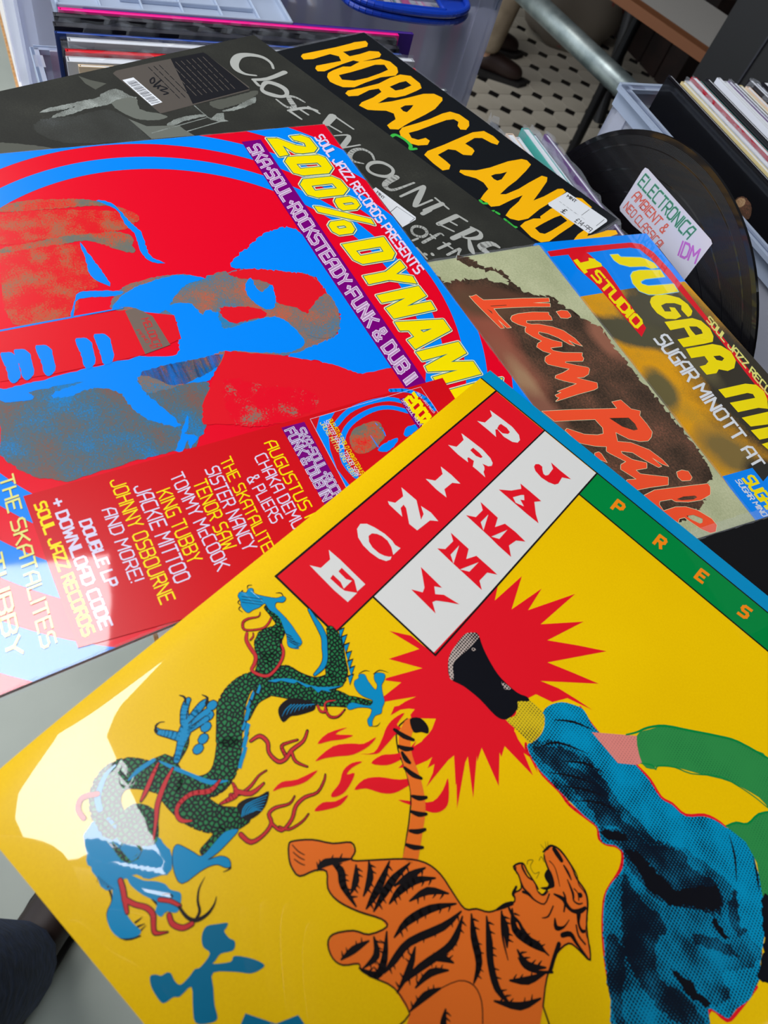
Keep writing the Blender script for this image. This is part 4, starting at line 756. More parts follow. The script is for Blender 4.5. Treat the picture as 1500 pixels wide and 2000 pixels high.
ART['hor']=[
('P','title_lettering','amber',1,[[139,963,114,918,123,511,117,306,111,248,128,110,173,122,212,175,215,276,212,438,207,496,289,490,292,354,281,215,320,124,366,138,399,194,398,335,397,461,356,507,367,653,404,926,383,987,340,976,308,932,315,794,324,635,255,597,197,656,212,883,189,976]],0,0),
('P','title_lettering','amber',1,[[483,968,439,914,419,835,403,689,428,616,392,456,414,326,428,211,492,147,596,157,661,213,693,282,665,459,679,675,699,840,661,944,603,980,550,998],[498,835,500,688,496,537,484,347,515,250,594,282,612,404,627,596,618,759,566,862]],0,0),
('P','title_lettering','amber',1,[[741,995,718,941,731,776,736,559,704,373,697,221,753,135,882,142,946,192,961,285,977,460,966,576,934,643,969,815,997,659,1013,447,1023,247,1062,141,1138,110,1173,145,1244,336,1272,502,1300,738,1317,844,1337,939,1302,1010,1251,992,1235,938,1214,843,1144,792,1085,828,1041,927,1008,988,930,1014,902,951,886,790,848,640,798,624,784,733,813,907,788,1000],[813,494,796,341,801,254,875,255,891,392,882,486],[1103,661,1092,586,1119,499,1152,575,1177,653,1150,675]],0,0),
('P','title_lettering','amber',1,[[1361,953,1330,883,1339,680,1340,526,1326,324,1334,223,1403,166,1515,161,1569,221,1601,308,1575,358,1522,337,1484,277,1434,287,1415,373,1416,561,1420,771,1411,886,1476,920,1520,883,1529,792,1575,788,1609,858,1579,948,1531,993,1437,1012]],0,0),
('P','title_lettering','amber',1,[[1697,1002,1672,930,1671,699,1662,476,1655,275,1687,145,1781,119,1866,135,1891,197,1846,231,1754,257,1723,331,1744,494,1823,482,1859,499,1891,580,1851,651,1773,664,1734,721,1750,881,1849,882,1902,889,1937,948,1922,1018,1816,1019]],0,0),
('P','title_lettering','amber',1,[[2058,720,2088,559,2104,311,2140,144,2177,110,2237,127,2276,261,2324,472,2346,628,2379,786,2404,735,2412,557,2400,380,2393,168,2433,135,2470,195,2534,400,2581,562,2592,413,2588,187,2611,133,2653,146,2669,286,2676,432,2683,606,2712,820,2687,925,2633,974,2587,977,2552,868,2525,708,2487,595,2479,740,2479,923,2451,1005,2405,998,2339,1010,2310,930,2282,828,2204,797,2133,814,2055,880,2004,890,1988,856],[2170,649,2173,591,2191,535,2202,452,2250,597,2244,651,2211,663]],0,0),
('P','title_lettering','amber',1,[[2738,970,2724,883,2735,773,2768,708,2748,689,2731,510,2743,360,2747,192,2879,214,2951,321,2970,522,2979,733,2990,892,2960,975,2876,997],[2820,867,2818,729,2822,573,2833,490,2907,496,2912,604,2916,740,2912,846,2880,880]],0,0),
('P','title_lettering','amber',1,[[3095,682,3068,565,3061,435,3109,457,3125,499,3155,370,3177,242,3218,162,3258,190,3243,276,3254,383]],0,0),
('P','title_lettering','amber',1,[[2751,118,2788,75,2914,96,2910,153,2771,175]],0,0),
('S','title_lettering','leafgreen',1,[1389,1092,30,1383,1025,35,1471,1000,31,1550,1014,35,1587,1060,30,1604,1001,26],1,0),
('S','title_lettering','leafgreen',1,[2353,1028,30,2385,1039,23,2403,1003,28],1,0),
('S','title_lettering','leafgreen',1,[2493,1045,21,2498,1021,16],1,0),
('S','title_lettering','leafgreen',1,[2520,1021,25,2545,1016,28],1,0),
('S','title_lettering','leafgreen',1,[2614,1024,23,2654,1032,36,2712,1033,36,2730,1013,23],1,0),
('P','price_sticker','paper',2,[[2671,458,2661,136,3075,108,3094,116,3106,139,3120,438,3109,457,2692,480]],0,0),
('T', 'price_sticker/sticker_print', 'inkblack', 3, 'MINT', (2701, 204, 2792, 198, 2690, 161), 1.2, 0),
('T', 'price_sticker/sticker_print', 'inkblack', 3, '£', (2802, 445, 2837, 437, 2790, 377), 1.0, 0),
('T', 'price_sticker/sticker_print', 'inkblack', 3, '£14.99', (2944, 440, 3104, 440, 2935, 367), 0.8, 0),
('S','price_sticker/sticker_print','ink2',3,[2707,332,4,2734,332,4],0,0),
('S','price_sticker/sticker_print','ink2',3,[2746,332,4,2773,332,4],0,0),
('S','price_sticker/sticker_print','ink2',3,[2786,331,4,2813,331,4],0,0),
('S','price_sticker/sticker_print','ink2',3,[2825,331,4,2852,330,4],0,0),
('S','price_sticker/sticker_print','ink2',3,[2865,330,4,2891,330,4],0,0),
('S','price_sticker/sticker_print','ink2',3,[2805,330,2,2845,329,2],1,0),
('S','price_sticker/sticker_print','ink2',3,[2873,327,2,2913,325,2],1,0),
('S','price_sticker/sticker_print','ink2',3,[2940,323,2,2980,321,2],1,0),
('S','price_sticker/sticker_print','inkblack',3,[2930,299,4,2919,149,4],0,0),
('S','price_sticker/sticker_print','inkblack',3,[3088,293,4,3075,137,4],0,0),
]
ART['clo']=[
('S','title_lettering','silver',2,[478,226,22,403,183,27,308,191,40,239,275,53,227,378,69,293,485,72,378,535,55,458,517,29,508,446,19],1,0),
('S','title_lettering','silver',2,[559,170,48,582,384,42,547,513,33],1,0),
('S','title_lettering','silver',2,[547,513,25,627,530,29,642,514,17],1,0),
('S','title_lettering','silver',2,[669,533,29,619,440,46,666,380,55,753,358,51,822,404,33,824,469,41,773,524,54,718,554,45],1,1),
('S','title_lettering','silver',2,[963,340,17,883,358,25,848,409,38,919,446,50,979,473,41,954,532,24,839,536,16],1,0),
('S','title_lettering','silver',2,[1095,332,29,1026,393,33,1000,556,28],1,0),
('S','title_lettering','silver',2,[1134,340,19,1026,360,25],1,0),
('S','title_lettering','silver',2,[1109,444,18,1014,455,21],1,0),
('S','title_lettering','silver',2,[1130,543,18,1007,552,28],1,0),
('S','title_lettering','silver',2,[1209,263,71,1264,397,61],1,0),
('S','title_lettering','silver',2,[1216,248,21,1415,234,17],1,0),
('S','title_lettering','silver',2,[1280,392,18,1402,366,18],1,0),
('S','title_lettering','silver',2,[1412,457,13,1454,344,21,1493,378,45,1544,497,44,1557,525,21,1595,350,16],1,0),
('S','title_lettering','silver',2,[1788,393,18,1719,353,24,1646,376,31,1625,456,39,1662,545,43,1719,570,30,1785,515,11],1,0),
('S','title_lettering','silver',2,[1829,520,28,1809,439,39,1846,362,39,1919,340,31,1972,371,28,1992,453,38,1948,522,33,1883,550,30],1,1),
('S','title_lettering','silver',2,[2030,400,55,2039,522,54,2066,578,45,2116,574,33,2137,512,25,2148,349,19,2150,321,19],1,0),
('S','title_lettering','silver',2,[2213,563,21,2217,303,30,2239,316,43,2320,491,49,2356,552,20,2369,358,19],1,0),
('S','title_lettering','silver',2,[2428,521,41,2441,317,42],1,0),
('S','title_lettering','silver',2,[2365,314,19,2509,323,19],1,0),
('S','title_lettering','silver',2,[2587,552,40,2600,333,46],1,0),
('S','title_lettering','silver',2,[2592,322,21,2684,307,21],1,0),
('S','title_lettering','silver',2,[2594,444,18,2672,425,18],1,0),
('S','title_lettering','silver',2,[2589,549,18,2706,508,18],1,0),
('S','title_lettering','silver',2,[2755,585,44,2773,343,49],1,0),
('S','title_lettering','silver',2,[2748,338,21,2827,319,25,2861,379,45,2824,465,28,2779,498,16],1,0),
('S','title_lettering','silver',2,[2832,475,24,2908,549,47,2946,573,31],1,0),
('S','title_lettering','silver',2,[3016,328,28,2959,348,53,2937,454,68,3007,469,48],1,0),
('S','title_lettering','silver',2,[2442,570,36,2441,473,37],1,0),
('S','title_lettering','silver',2,[2519,791,19,2512,734,27,2560,694,31,2612,720,23,2617,788,27,2566,823,23],1,1),
('S','title_lettering','silver',2,[2664,832,27,2664,698,27,2666,625,16,2694,622,14],1,0),
('S','title_lettering','silver',2,[2632,708,16,2683,709,16],1,0),
('S','title_lettering','silver',2,[2771,781,23,2780,655,27],1,0),
('S','title_lettering','silver',2,[2747,689,16,2830,681,16],1,0),
('S','title_lettering','silver',2,[2853,772,23,2860,630,23,2885,675,17,2920,745,23],1,0),
('S','title_lettering','silver',2,[2677,920,15,2799,949,15],1,0),
('S','title_lettering','silver',2,[2608,885,19,2613,831,19],1,0),
('S','title_lettering','silver',2,[2754,918,26,2763,916,26],1,0),
('S','title_lettering','silver',2,[2783,869,26,2793,874,26],1,0),
('P','photo_print','grey3',1,[[315,2234,288,2133,296,2007,295,1900,308,1785,268,1713,258,1590,366,1556,412,1532,406,1688,400,1811,391,1941,407,2086,389,2203,361,2126,339,1985,339,2064]],1,3),
('P','photo_print','grey1',1,[[24,1733,100,1689,178,1611,214,1730,125,1749]],0,0),
('P','photo_print','grey2',1,[[396,1738,398,1536,536,1599,649,1495,698,1489,685,1599,603,1709]],1,2),
('P','photo_print','grey2',1,[[597,1748,725,1689,809,1474,866,1475,954,1456,862,1755]],0,0),
('S','photo_print','grey3',1,[805,1709,9,813,1225,8],0,0),
('S','photo_print','grey3',1,[889,1600,9,894,1148,10],0,0),
('S','photo_print','grey3',1,[655,1203,10,818,1213,10,851,1192,10],0,0),
('P','photo_print','grey3',1,[[841,1216,800,1115,816,1062,885,1115,915,1100,897,1167]],0,0),
('P','photo_print','grey3',1,[[790,1056,787,917,755,784,748,678,803,729,826,883,816,995]],1,3),
('P','photo_print','grey1',1,[[664,1064,671,866,675,602,732,655,770,868,761,1065]],1,3),
('P','photo_print','grey3',1,[[766,1545,733,1410,763,1230,791,1222,782,1404,798,1525]],1,3),
('P','photo_print','grey1',1,[[500,2651,549,2555,595,2491,675,2400,683,2455,599,2715]],1,3),
('P','photo_print','grey0',1,[[384,2263,437,2041,444,1816,610,1744,781,1762,856,1793,675,2276,461,2377]],1,4),
('P','hype_sticker','grey0b',2,[[82,1484,61,1442,61,1101,79,646,101,620,616,621,655,653,640,1473,636,1500,105,1489]],0,0),
('P','hype_sticker','inkblack',3,[[66,943,79,628,109,619,640,639,632,1200]],0,0),
('P','hype_sticker','paper',3,[[182,1478,182,1381,527,1394,533,1495]],0,0),
('S','hype_sticker/sticker_print','inkblack',4,[216,1466,4,217,1394,4],0,0),
('S','hype_sticker/sticker_print','inkblack',4,[230,1466,6,231,1395,6],0,0),
('S','hype_sticker/sticker_print','inkblack',4,[244,1467,8,245,1396,8],0,0),
('S','hype_sticker/sticker_print','inkblack',4,[258,1468,5,259,1396,5],0,0),
('S','hype_sticker/sticker_print','inkblack',4,[272,1469,7,274,1397,7],0,0),
('S','hype_sticker/sticker_print','inkblack',4,[287,1469,3,288,1398,4],0,0),
('S','hype_sticker/sticker_print','inkblack',4,[301,1470,6,302,1399,6],0,0),
('S','hype_sticker/sticker_print','inkblack',4,[315,1471,8,317,1400,8],0,0),
('S','hype_sticker/sticker_print','inkblack',4,[329,1471,5,331,1400,5],0,0),
('S','hype_sticker/sticker_print','inkblack',4,[343,1472,7,345,1401,7],0,0),
('S','hype_sticker/sticker_print','inkblack',4,[357,1473,3,359,1402,4],0,0),
('S','hype_sticker/sticker_print','inkblack',4,[371,1473,6,373,1402,6],0,0),
('S','hype_sticker/sticker_print','inkblack',4,[385,1474,8,387,1403,8],0,0),
('S','hype_sticker/sticker_print','inkblack',4,[399,1475,5,401,1404,5],0,0),
('S','hype_sticker/sticker_print','inkblack',4,[413,1476,7,416,1405,7],0,0),
('S','hype_sticker/sticker_print','inkblack',4,[427,1476,3,430,1405,3],0,0),
('S','hype_sticker/sticker_print','inkblack',4,[441,1477,6,444,1406,6],0,0),
('S','hype_sticker/sticker_print','inkblack',4,[455,1478,8,458,1407,8],0,0),
('S','hype_sticker/sticker_print','inkblack',4,[469,1478,5,472,1408,5],0,0),
('S','hype_sticker/sticker_print','inkblack',4,[483,1479,7,486,1408,7],0,0),
('S','hype_sticker/sticker_print','inkblack',4,[497,1480,3,500,1409,3],0,0),
('S','hype_sticker/sticker_print','inkblack',4,[511,1480,6,514,1410,6],0,0),
('S','hype_sticker/sticker_print','inkblack',4,[107,1185,7,159,1192,7],0,0),
('S','hype_sticker/sticker_print','inkblack',4,[182,1196,7,247,1204,7],0,0),
('S','hype_sticker/sticker_print','inkblack',4,[258,1206,7,319,1214,7],0,0),
('S','hype_sticker/sticker_print','inkblack',4,[332,1216,7,391,1224,7],0,0),
('S','hype_sticker/sticker_print','inkblack',4,[406,1226,7,462,1233,7],0,0),
('S','hype_sticker/sticker_print','inkblack',4,[480,1236,7,533,1243,7],0,0),
('S','hype_sticker/sticker_print','inkblack',4,[109,1137,7,165,1144,7],0,0),
('S','hype_sticker/sticker_print','inkblack',4,[186,1147,7,238,1154,7],0,0),
('S','hype_sticker/sticker_print','inkblack',4,[261,1158,7,325,1166,7],0,0),
('S','hype_sticker/sticker_print','inkblack',4,[336,1168,7,397,1176,7],0,0),
('S','hype_sticker/sticker_print','inkblack',4,[411,1178,7,469,1186,7],0,0),
('S','hype_sticker/sticker_print','inkblack',4,[484,1188,7,540,1196,7],0,0),
('S','hype_sticker/sticker_print','inkblack',4,[112,1088,7,170,1096,7],0,0),
('S','hype_sticker/sticker_print','inkblack',4,[189,1098,7,244,1106,7],0,0),
('S','hype_sticker/sticker_print','inkblack',4,[265,1109,7,317,1116,7],0,0),
('S','hype_sticker/sticker_print','inkblack',4,[340,1120,7,404,1128,7],0,0),
('S','hype_sticker/sticker_print','inkblack',4,[415,1130,7,476,1139,7],0,0),
('S','hype_sticker/sticker_print','inkblack',4,[489,1140,7,547,1149,7],0,0),
('S','hype_sticker/sticker_print','grey0b',4,[115,1038,7,176,1047,7],0,0),
('S','hype_sticker/sticker_print','grey0b',4,[192,1049,7,250,1057,7],0,0),
('S','hype_sticker/sticker_print','grey0b',4,[268,1060,7,323,1068,7],0,0),
('S','hype_sticker/sticker_print','grey0b',4,[344,1071,7,396,1078,7],0,0),
('S','hype_sticker/sticker_print','grey0b',4,[419,1081,7,482,1090,7],0,0),
('S','hype_sticker/sticker_print','grey0b',4,[493,1092,7,554,1101,7],0,0),
('S','hype_sticker/sticker_print','grey0b',4,[118,988,7,181,997,7],0,0),
('S','hype_sticker/sticker_print','grey0b',4,[195,999,7,256,1008,7],0,0),
('S','hype_sticker/sticker_print','grey0b',4,[272,1010,7,329,1019,7],0,0),
('S','hype_sticker/sticker_print','grey0b',4,[348,1021,7,403,1029,7],0,0),
('S','hype_sticker/sticker_print','grey0b',4,[423,1032,7,475,1040,7],0,0),
('S','hype_sticker/sticker_print','grey0b',4,[498,1043,7,561,1052,7],0,0),
('S','hype_sticker/sticker_print','grey0b',4,[120,937,7,187,947,7],0,0),
('S','hype_sticker/sticker_print','grey0b',4,[198,949,7,261,958,7],0,0),
('S','hype_sticker/sticker_print','grey0b',4,[275,960,7,336,969,7],0,0),
('S','hype_sticker/sticker_print','grey0b',4,[352,972,7,409,980,7],0,0),
('S','hype_sticker/sticker_print','grey0b',4,[427,983,7,482,991,7],0,0),
('S','hype_sticker/sticker_print','grey0b',4,[503,994,7,555,1002,7],0,0),
('S','hype_sticker/sticker_print','grey0b',4,[123,886,7,178,894,7],0,0),
('S','hype_sticker/sticker_print','grey0b',4,[201,898,7,267,908,7],0,0),
('S','hype_sticker/sticker_print','grey0b',4,[279,910,7,342,919,7],0,0),
('S','hype_sticker/sticker_print','grey0b',4,[356,921,7,416,930,7],0,0),
('S','hype_sticker/sticker_print','grey0b',4,[432,933,7,489,941,7],0,0),
('S','hype_sticker/sticker_print','grey0b',4,[507,944,7,562,952,7],0,0),
('S','hype_sticker/sticker_print','grey0b',4,[126,834,7,183,843,7],0,0),
('S','hype_sticker/sticker_print','grey0b',4,[205,846,7,259,855,7],0,0),
('S','hype_sticker/sticker_print','grey0b',4,[282,858,7,348,869,7],0,0),
('S','hype_sticker/sticker_print','grey0b',4,[360,870,7,422,880,7],0,0),
('S','hype_sticker/sticker_print','grey0b',4,[436,882,7,496,891,7],0,0),
('S','hype_sticker/sticker_print','grey0b',4,[512,894,7,569,903,7],0,0),
('S','hype_sticker/sticker_print','grey0b',4,[129,782,7,189,792,7],0,0),
('S','hype_sticker/sticker_print','grey0b',4,[208,795,7,265,803,7],0,0),
('S','hype_sticker/sticker_print','grey0b',4,[286,807,7,340,815,7],0,0),
('S','hype_sticker/sticker_print','grey0b',4,[364,819,7,429,829,7],0,0),
('S','hype_sticker/sticker_print','grey0b',4,[441,831,7,503,841,7],0,0),
('S','hype_sticker/sticker_print','grey0b',4,[517,843,7,577,852,7],0,0),
('S','hype_sticker/sticker_print','grey0b',4,[132,729,8,195,739,7],0,0),
('S','hype_sticker/sticker_print','grey0b',4,[211,742,7,271,752,7],0,0),
('S','hype_sticker/sticker_print','grey0b',4,[290,755,7,346,764,7],0,0),
('S','hype_sticker/sticker_print','grey0b',4,[368,767,7,422,776,7],0,0),
('S','hype_sticker/sticker_print','grey0b',4,[445,779,7,510,790,7],0,0),
('S','hype_sticker/sticker_print','grey0b',4,[522,792,7,584,802,7],0,0),
('S','hype_sticker/sticker_print','grey0b',4,[135,676,8,200,687,8],0,0),
('S','hype_sticker/sticker_print','grey0b',4,[215,689,8,277,699,7],0,0),
('S','hype_sticker/sticker_print','grey0b',4,[294,702,7,353,712,7],0,0),
('S','hype_sticker/sticker_print','grey0b',4,[372,715,7,428,724,7],0,0),
('S','hype_sticker/sticker_print','grey0b',4,[450,727,7,503,736,7],0,0),
('S','hype_sticker/sticker_print','grey0b',4,[527,740,7,592,750,7],0,0),
('S','hype_sticker/sticker_print','inkblack',4,[255,1287,12,236,1241,12,286,1273,12,295,1311,12,255,1287,12],1,0),
('S','hype_sticker/sticker_print','inkblack',4,[323,1302,12,285,1209,12,339,1323,12,339,1261,12],1,0),
('S','hype_sticker/sticker_print','inkblack',4,[370,1309,14,346,1274,14,395,1243,14,395,1306,14,444,1275,14,450,1319,13],1,0),
('P','price_sticker','paper',2,[[2046,698,2040,656,2440,648,2461,673,2467,837]],0,0),
('T', 'price_sticker/sticker_print', 'inkblack', 3, 'MINT', (2091, 706, 2172, 717, 2079, 676), 1, 0),
('S','price_sticker/sticker_print','inkblack',3,[2302,787,4,2282,685,4,2447,669,4,2459,743,4],0,0),
]
ART['lia']=[
('P','portrait_print','hair',1,[[111,1078,205,987,206,876,220,695,284,600,315,501,225,502,157,617,93,713,3,765,3,678,126,598,184,476,289,464,396,435,458,355,504,243,578,212,678,159,804,85,860,32,1237,42,1660,15,1994,17,2112,42,2189,126,2256,231,2313,355,2346,582,2337,908,1730,1314,815,1506]],1,11),
('S','title_lettering','cream',4,[364,872,6,369,851,6,362,813,6,389,803,6,419,787,6,443,644,6,469,479,6,512,265,6,546,284,6,526,425,6,561,290,6,590,309,6,559,448,6,530,611,6,508,756,6,572,753,6,693,727,6,690,760,5,604,782,6,685,779,5,682,807,5,593,827,6,492,850,6,420,865,6],0,1),
('P','title_lettering','coral',5,[[364,872,369,851,362,813,389,803,419,787,443,644,469,479,512,265,546,284,526,425,561,290,590,309,559,448,530,611,508,756,572,753,693,727,690,760,604,782,685,779,682,807,593,827,492,850,420,865],[479,768,498,643,504,638,487,760],[499,807,530,787,553,793]],0,0),
('S','title_lettering','cream',4,[621,684,6,599,656,6,592,598,6,604,479,6,634,356,6,654,367,6,676,362,6,706,373,6,681,486,6,663,574,6,683,587,6,704,556,6,715,500,6,764,406,6,812,347,6,895,304,6,972,291,6,942,329,6,895,365,6,956,349,6,934,380,6,860,428,6,808,483,6,775,542,6,791,557,6,823,539,6,871,482,6,903,427,6,936,450,6,931,488,6,926,544,6,951,539,5,986,473,6,1025,330,6,1046,350,6,1069,351,6,1089,374,6,1058,507,5,1068,515,5,1109,445,5,1147,371,5,1162,368,5,1198,405,5,1211,456,5,1201,512,5,1230,470,5,1279,389,5,1317,413,5,1324,451,5,1322,585,5,1328,786,5,1309,742,5,1300,757,5,1283,758,5,1277,701,5,1261,725,5,1250,593,5,1245,545,5,1197,626,5,1162,671,5,1144,654,5,1137,582,5,1122,518,5,1087,582,5,1046,651,5,1017,657,5,987,632,5,971,571,5,936,618,5,893,641,5,867,614,5,856,571,6,805,616,6,755,645,6,726,627,6,716,609,6,681,657,6,645,686,6],0,1),
('P','title_lettering','coral',5,[[621,684,599,656,592,598,604,479,634,356,654,367,676,362,706,373,681,486,663,574,683,587,704,556,715,500,764,406,812,347,895,304,972,291,942,329,895,365,956,349,934,380,860,428,808,483,775,542,791,557,823,539,871,482,903,427,936,450,931,488,926,544,951,539,986,473,1025,330,1046,350,1069,351,1089,374,1058,507,1068,515,1109,445,1147,371,1162,368,1198,405,1211,456,1201,512,1230,470,1279,389,1317,413,1324,451,1322,585,1328,786,1309,742,1300,757,1283,758,1277,701,1261,725,1250,593,1245,545,1197,626,1162,671,1144,654,1137,582,1122,518,1087,582,1046,651,1017,657,987,632,971,571,936,618,893,641,867,614,856,571,805,616,755,645,726,627,716,609,681,657,645,686]],0,0),
('S','title_lettering','cream',4,[642,289,6,640,241,6,656,195,6,694,194,6,712,202,6,718,241,6,702,291,6],0,1),
('P','title_lettering','coral',5,[[642,289,640,241,656,195,694,194,712,202,718,241,702,291]],0,0),
('S','title_lettering','cream',4,[1367,928,5,1416,716,5,1489,433,5,1501,384,5,1445,386,5,1451,308,5,1536,282,5,1569,225,5,1599,256,5,1672,251,5,1735,256,5,1767,290,5,1785,335,5,1772,395,5,1730,464,5,1659,522,5,1722,555,5,1760,466,5,1846,375,5,1936,334,5,1993,325,5,1964,359,5,1901,398,5,1975,374,5,1975,403,5,1888,469,5,1825,508,5,1791,582,5,1810,586,5,1869,544,5,1921,462,5,1953,488,5,1940,574,5,1973,563,5,2056,386,5,2102,427,5,2074,569,5,2060,668,5,1988,697,5,1979,679,5,1996,615,5,1941,648,5,1903,672,5,1875,650,5,1867,599,5,1785,666,5,1760,682,5,1732,658,5,1703,734,5,1669,795,5,1644,831,5,1541,861,5,1532,839,5,1606,748,5,1638,662,5,1642,615,5,1602,590,5,1530,601,5,1499,723,5,1460,889,5],0,1),
('P','title_lettering','coral',5,[[1367,928,1416,716,1489,433,1501,384,1445,386,1451,308,1536,282,1569,225,1599,256,1672,251,1735,256,1767,290,1785,335,1772,395,1730,464,1659,522,1722,555,1760,466,1846,375,1936,334,1993,325,1964,359,1901,398,1975,374,1975,403,1888,469,1825,508,1791,582,1810,586,1869,544,1921,462,1953,488,1940,574,1973,563,2056,386,2102,427,2074,569,2060,668,1988,697,1979,679,1996,615,1941,648,1903,672,1875,650,1867,599,1785,666,1760,682,1732,658,1703,734,1669,795,1644,831,1541,861,1532,839,1606,748,1638,662,1642,615,1602,590,1530,601,1499,723,1460,889],[1551,493,1590,350,1646,337,1688,348,1686,382,1635,445]],0,0),
('S','title_lettering','cream',4,[2045,299,5,2045,252,5,2068,212,5,2112,218,5,2127,248,5,2110,310,5,2079,318,5],0,1),
('P','title_lettering','coral',5,[[2045,299,2045,252,2068,212,2112,218,2127,248,2110,310,2079,318]],0,0),
('S','title_lettering','cream',4,[2108,642,5,2101,546,5,2134,391,5,2188,140,5,2213,141,5,2240,165,5,2258,184,5,2267,275,5,2248,376,5,2215,463,5,2193,477,5,2177,566,5,2193,586,5,2240,587,5,2246,490,5,2269,418,5,2316,356,5,2397,302,5,2445,300,5,2477,342,5,2471,384,5,2428,426,5,2342,473,5,2325,481,5,2320,522,5,2338,549,5,2241,599,5],0,1),
('P','title_lettering','coral',5,[[2108,642,2101,546,2134,391,2188,140,2213,141,2240,165,2258,184,2267,275,2248,376,2215,463,2193,477,2177,566,2193,586,2240,587,2246,490,2269,418,2316,356,2397,302,2445,300,2477,342,2471,384,2428,426,2342,473,2325,481,2320,522,2338,549,2241,599],[2205,442,2205,384,2227,297,2242,290,2246,327,2223,412],[2321,460,2332,406,2375,364,2396,384,2396,407,2351,447]],0,0),
('S','title_lettering','cream',4,[1747,769,5,1748,736,5,1765,728,5,1832,731,5,1799,765,5,1764,781,5],0,1),
('P','title_lettering','coral',5,[[1747,769,1748,736,1765,728,1832,731,1799,765,1764,781]],0,0),
]
ART['sug']=[
('P','cover_print','blue',1,[[0,0,620,0,620,3150,0,3150]],0,0),
('P','cover_print','red',2,[[101,1130,86,864,89,444,91,249,121,145,231,88,447,63,965,75,1768,79,1928,79,1988,137,1830,137,994,124,489,146,289,169,176,211,149,290,146,484,156,750,159,1133]],0,0),
('P','cover_print','ochre',1,[[598,1120,584,605,586,6,2096,-111,2608,1282,1354,1722]],0,0),
('P','cover_print','red',3,[[159,956,108,833,168,758,355,699,987,738,1061,838,489,905,309,964]],0,0),
('S','title_lettering','paleblue',3,[206,552,14,209,471,14,243,465,14,257,367,15,272,268,15,297,225,15,349,177,15,404,175,15,405,250,14,373,294,14,368,339,14,358,452,14,319,531,14,271,556,14],0,1),
('P','title_lettering','yellow2',4,[[206,552,209,471,243,465,257,367,272,268,297,225,349,177,404,175,405,250,373,294,368,339,358,452,319,531,271,556]],0,0),
('S','title_lettering','paleblue',3,[455,510,14,417,459,14,408,380,14,432,166,15,511,177,14,508,394,14,527,456,14,554,464,14,583,413,14,598,145,14,684,160,14,684,394,14,670,478,14,624,539,14,537,546,14],0,1),
('P','title_lettering','yellow2',4,[[455,510,417,459,408,380,432,166,511,177,508,394,527,456,554,464,583,413,598,145,684,160,684,394,670,478,624,539,537,546]],0,0),
('P','title_lettering','yellow2',4,[[748,520,706,476,686,408,694,306,747,200,826,165,898,173,939,219,950,264,870,273,827,239,795,287,782,374,797,438,861,446,871,383,825,371,839,321,934,324,952,398,933,490,866,532,794,536]],0,0),
('P','title_lettering','yellow2',4,[[960,526,967,229,1008,164,1095,138,1173,164,1222,214,1226,320,1222,530,1143,531,1138,398,1043,381,1046,531],[1040,325,1055,252,1091,233,1129,246,1133,328,1080,333]],0,0),
('P','title_lettering','yellow2',4,[[1240,521,1241,236,1271,164,1343,115,1429,135,1493,209,1505,292,1474,362,1503,410,1499,512,1417,519,1413,452,1390,403,1335,399,1331,536],[1351,316,1357,250,1389,229,1409,270,1390,314]],0,0),
('P','title_lettering','yellow2',4,[[1642,510,1644,221,1674,126,1743,103,1812,130,1892,195,1864,276,1858,489,1769,498,1779,234,1744,226,1724,269,1722,503]],0,0),
('P','title_lettering','yellow2',4,[[1907,494,1914,215,1968,179,2019,226,1992,475]],0,0),
('P','title_lettering','yellow2',4,[[2020,500,2035,242,2118,273,2107,487]],0,0),
('P','title_lettering','yellow2',4,[[2143,497,2142,296,2231,333,2206,474]],0,0),
('T', 'title_lettering', 'yellow2', 4, 'STUDIO', (406, 882, 972, 829, 357, 781), 1.35, 0),
('P','title_lettering','yellow2',4,[[225,950,213,901,363,892,379,938]],0,0),
('P','title_lettering','yellow2',4,[[263,933,247,810,229,747,290,706,322,718,338,929]],0,0),
('P','title_lettering','yellow2',4,[[214,788,236,729,281,782,276,820]],0,0),
('T', 'title_lettering', 'paleyellow', 5, 'SOUL JAZZ RECO', (1017, 110, 1782, 92, 977, 42), 1.3, 0),
('T', 'title_lettering', 'paper', 5, 'SUGAR', (1101, 739, 1520, 723, 1075, 599), 1.1, 0),
('T', 'title_lettering', 'paper', 5, 'MINOTT', (1588, 722, 2070, 703, 1567, 597), 1.1, 0),
('T', 'title_lettering', 'paper', 5, 'AT', (2144, 708, 2298, 707, 2128, 598), 1.1, 0),
('P','hype_sticker','blue',3,[[2284,1020,2289,726,2730,708,2779,721,2728,1041]],0,0),
('T', 'hype_sticker/sticker_print', 'yellow2', 4, 'SUGAR MI', (2342, 869, 2748, 848, 2340, 772), 1.5, 0),
('T', 'hype_sticker/sticker_print', 'paper', 4, 'SUGAR MINOTT AT', (2338, 939, 2772, 924, 2341, 895), 1.1, 0),
]
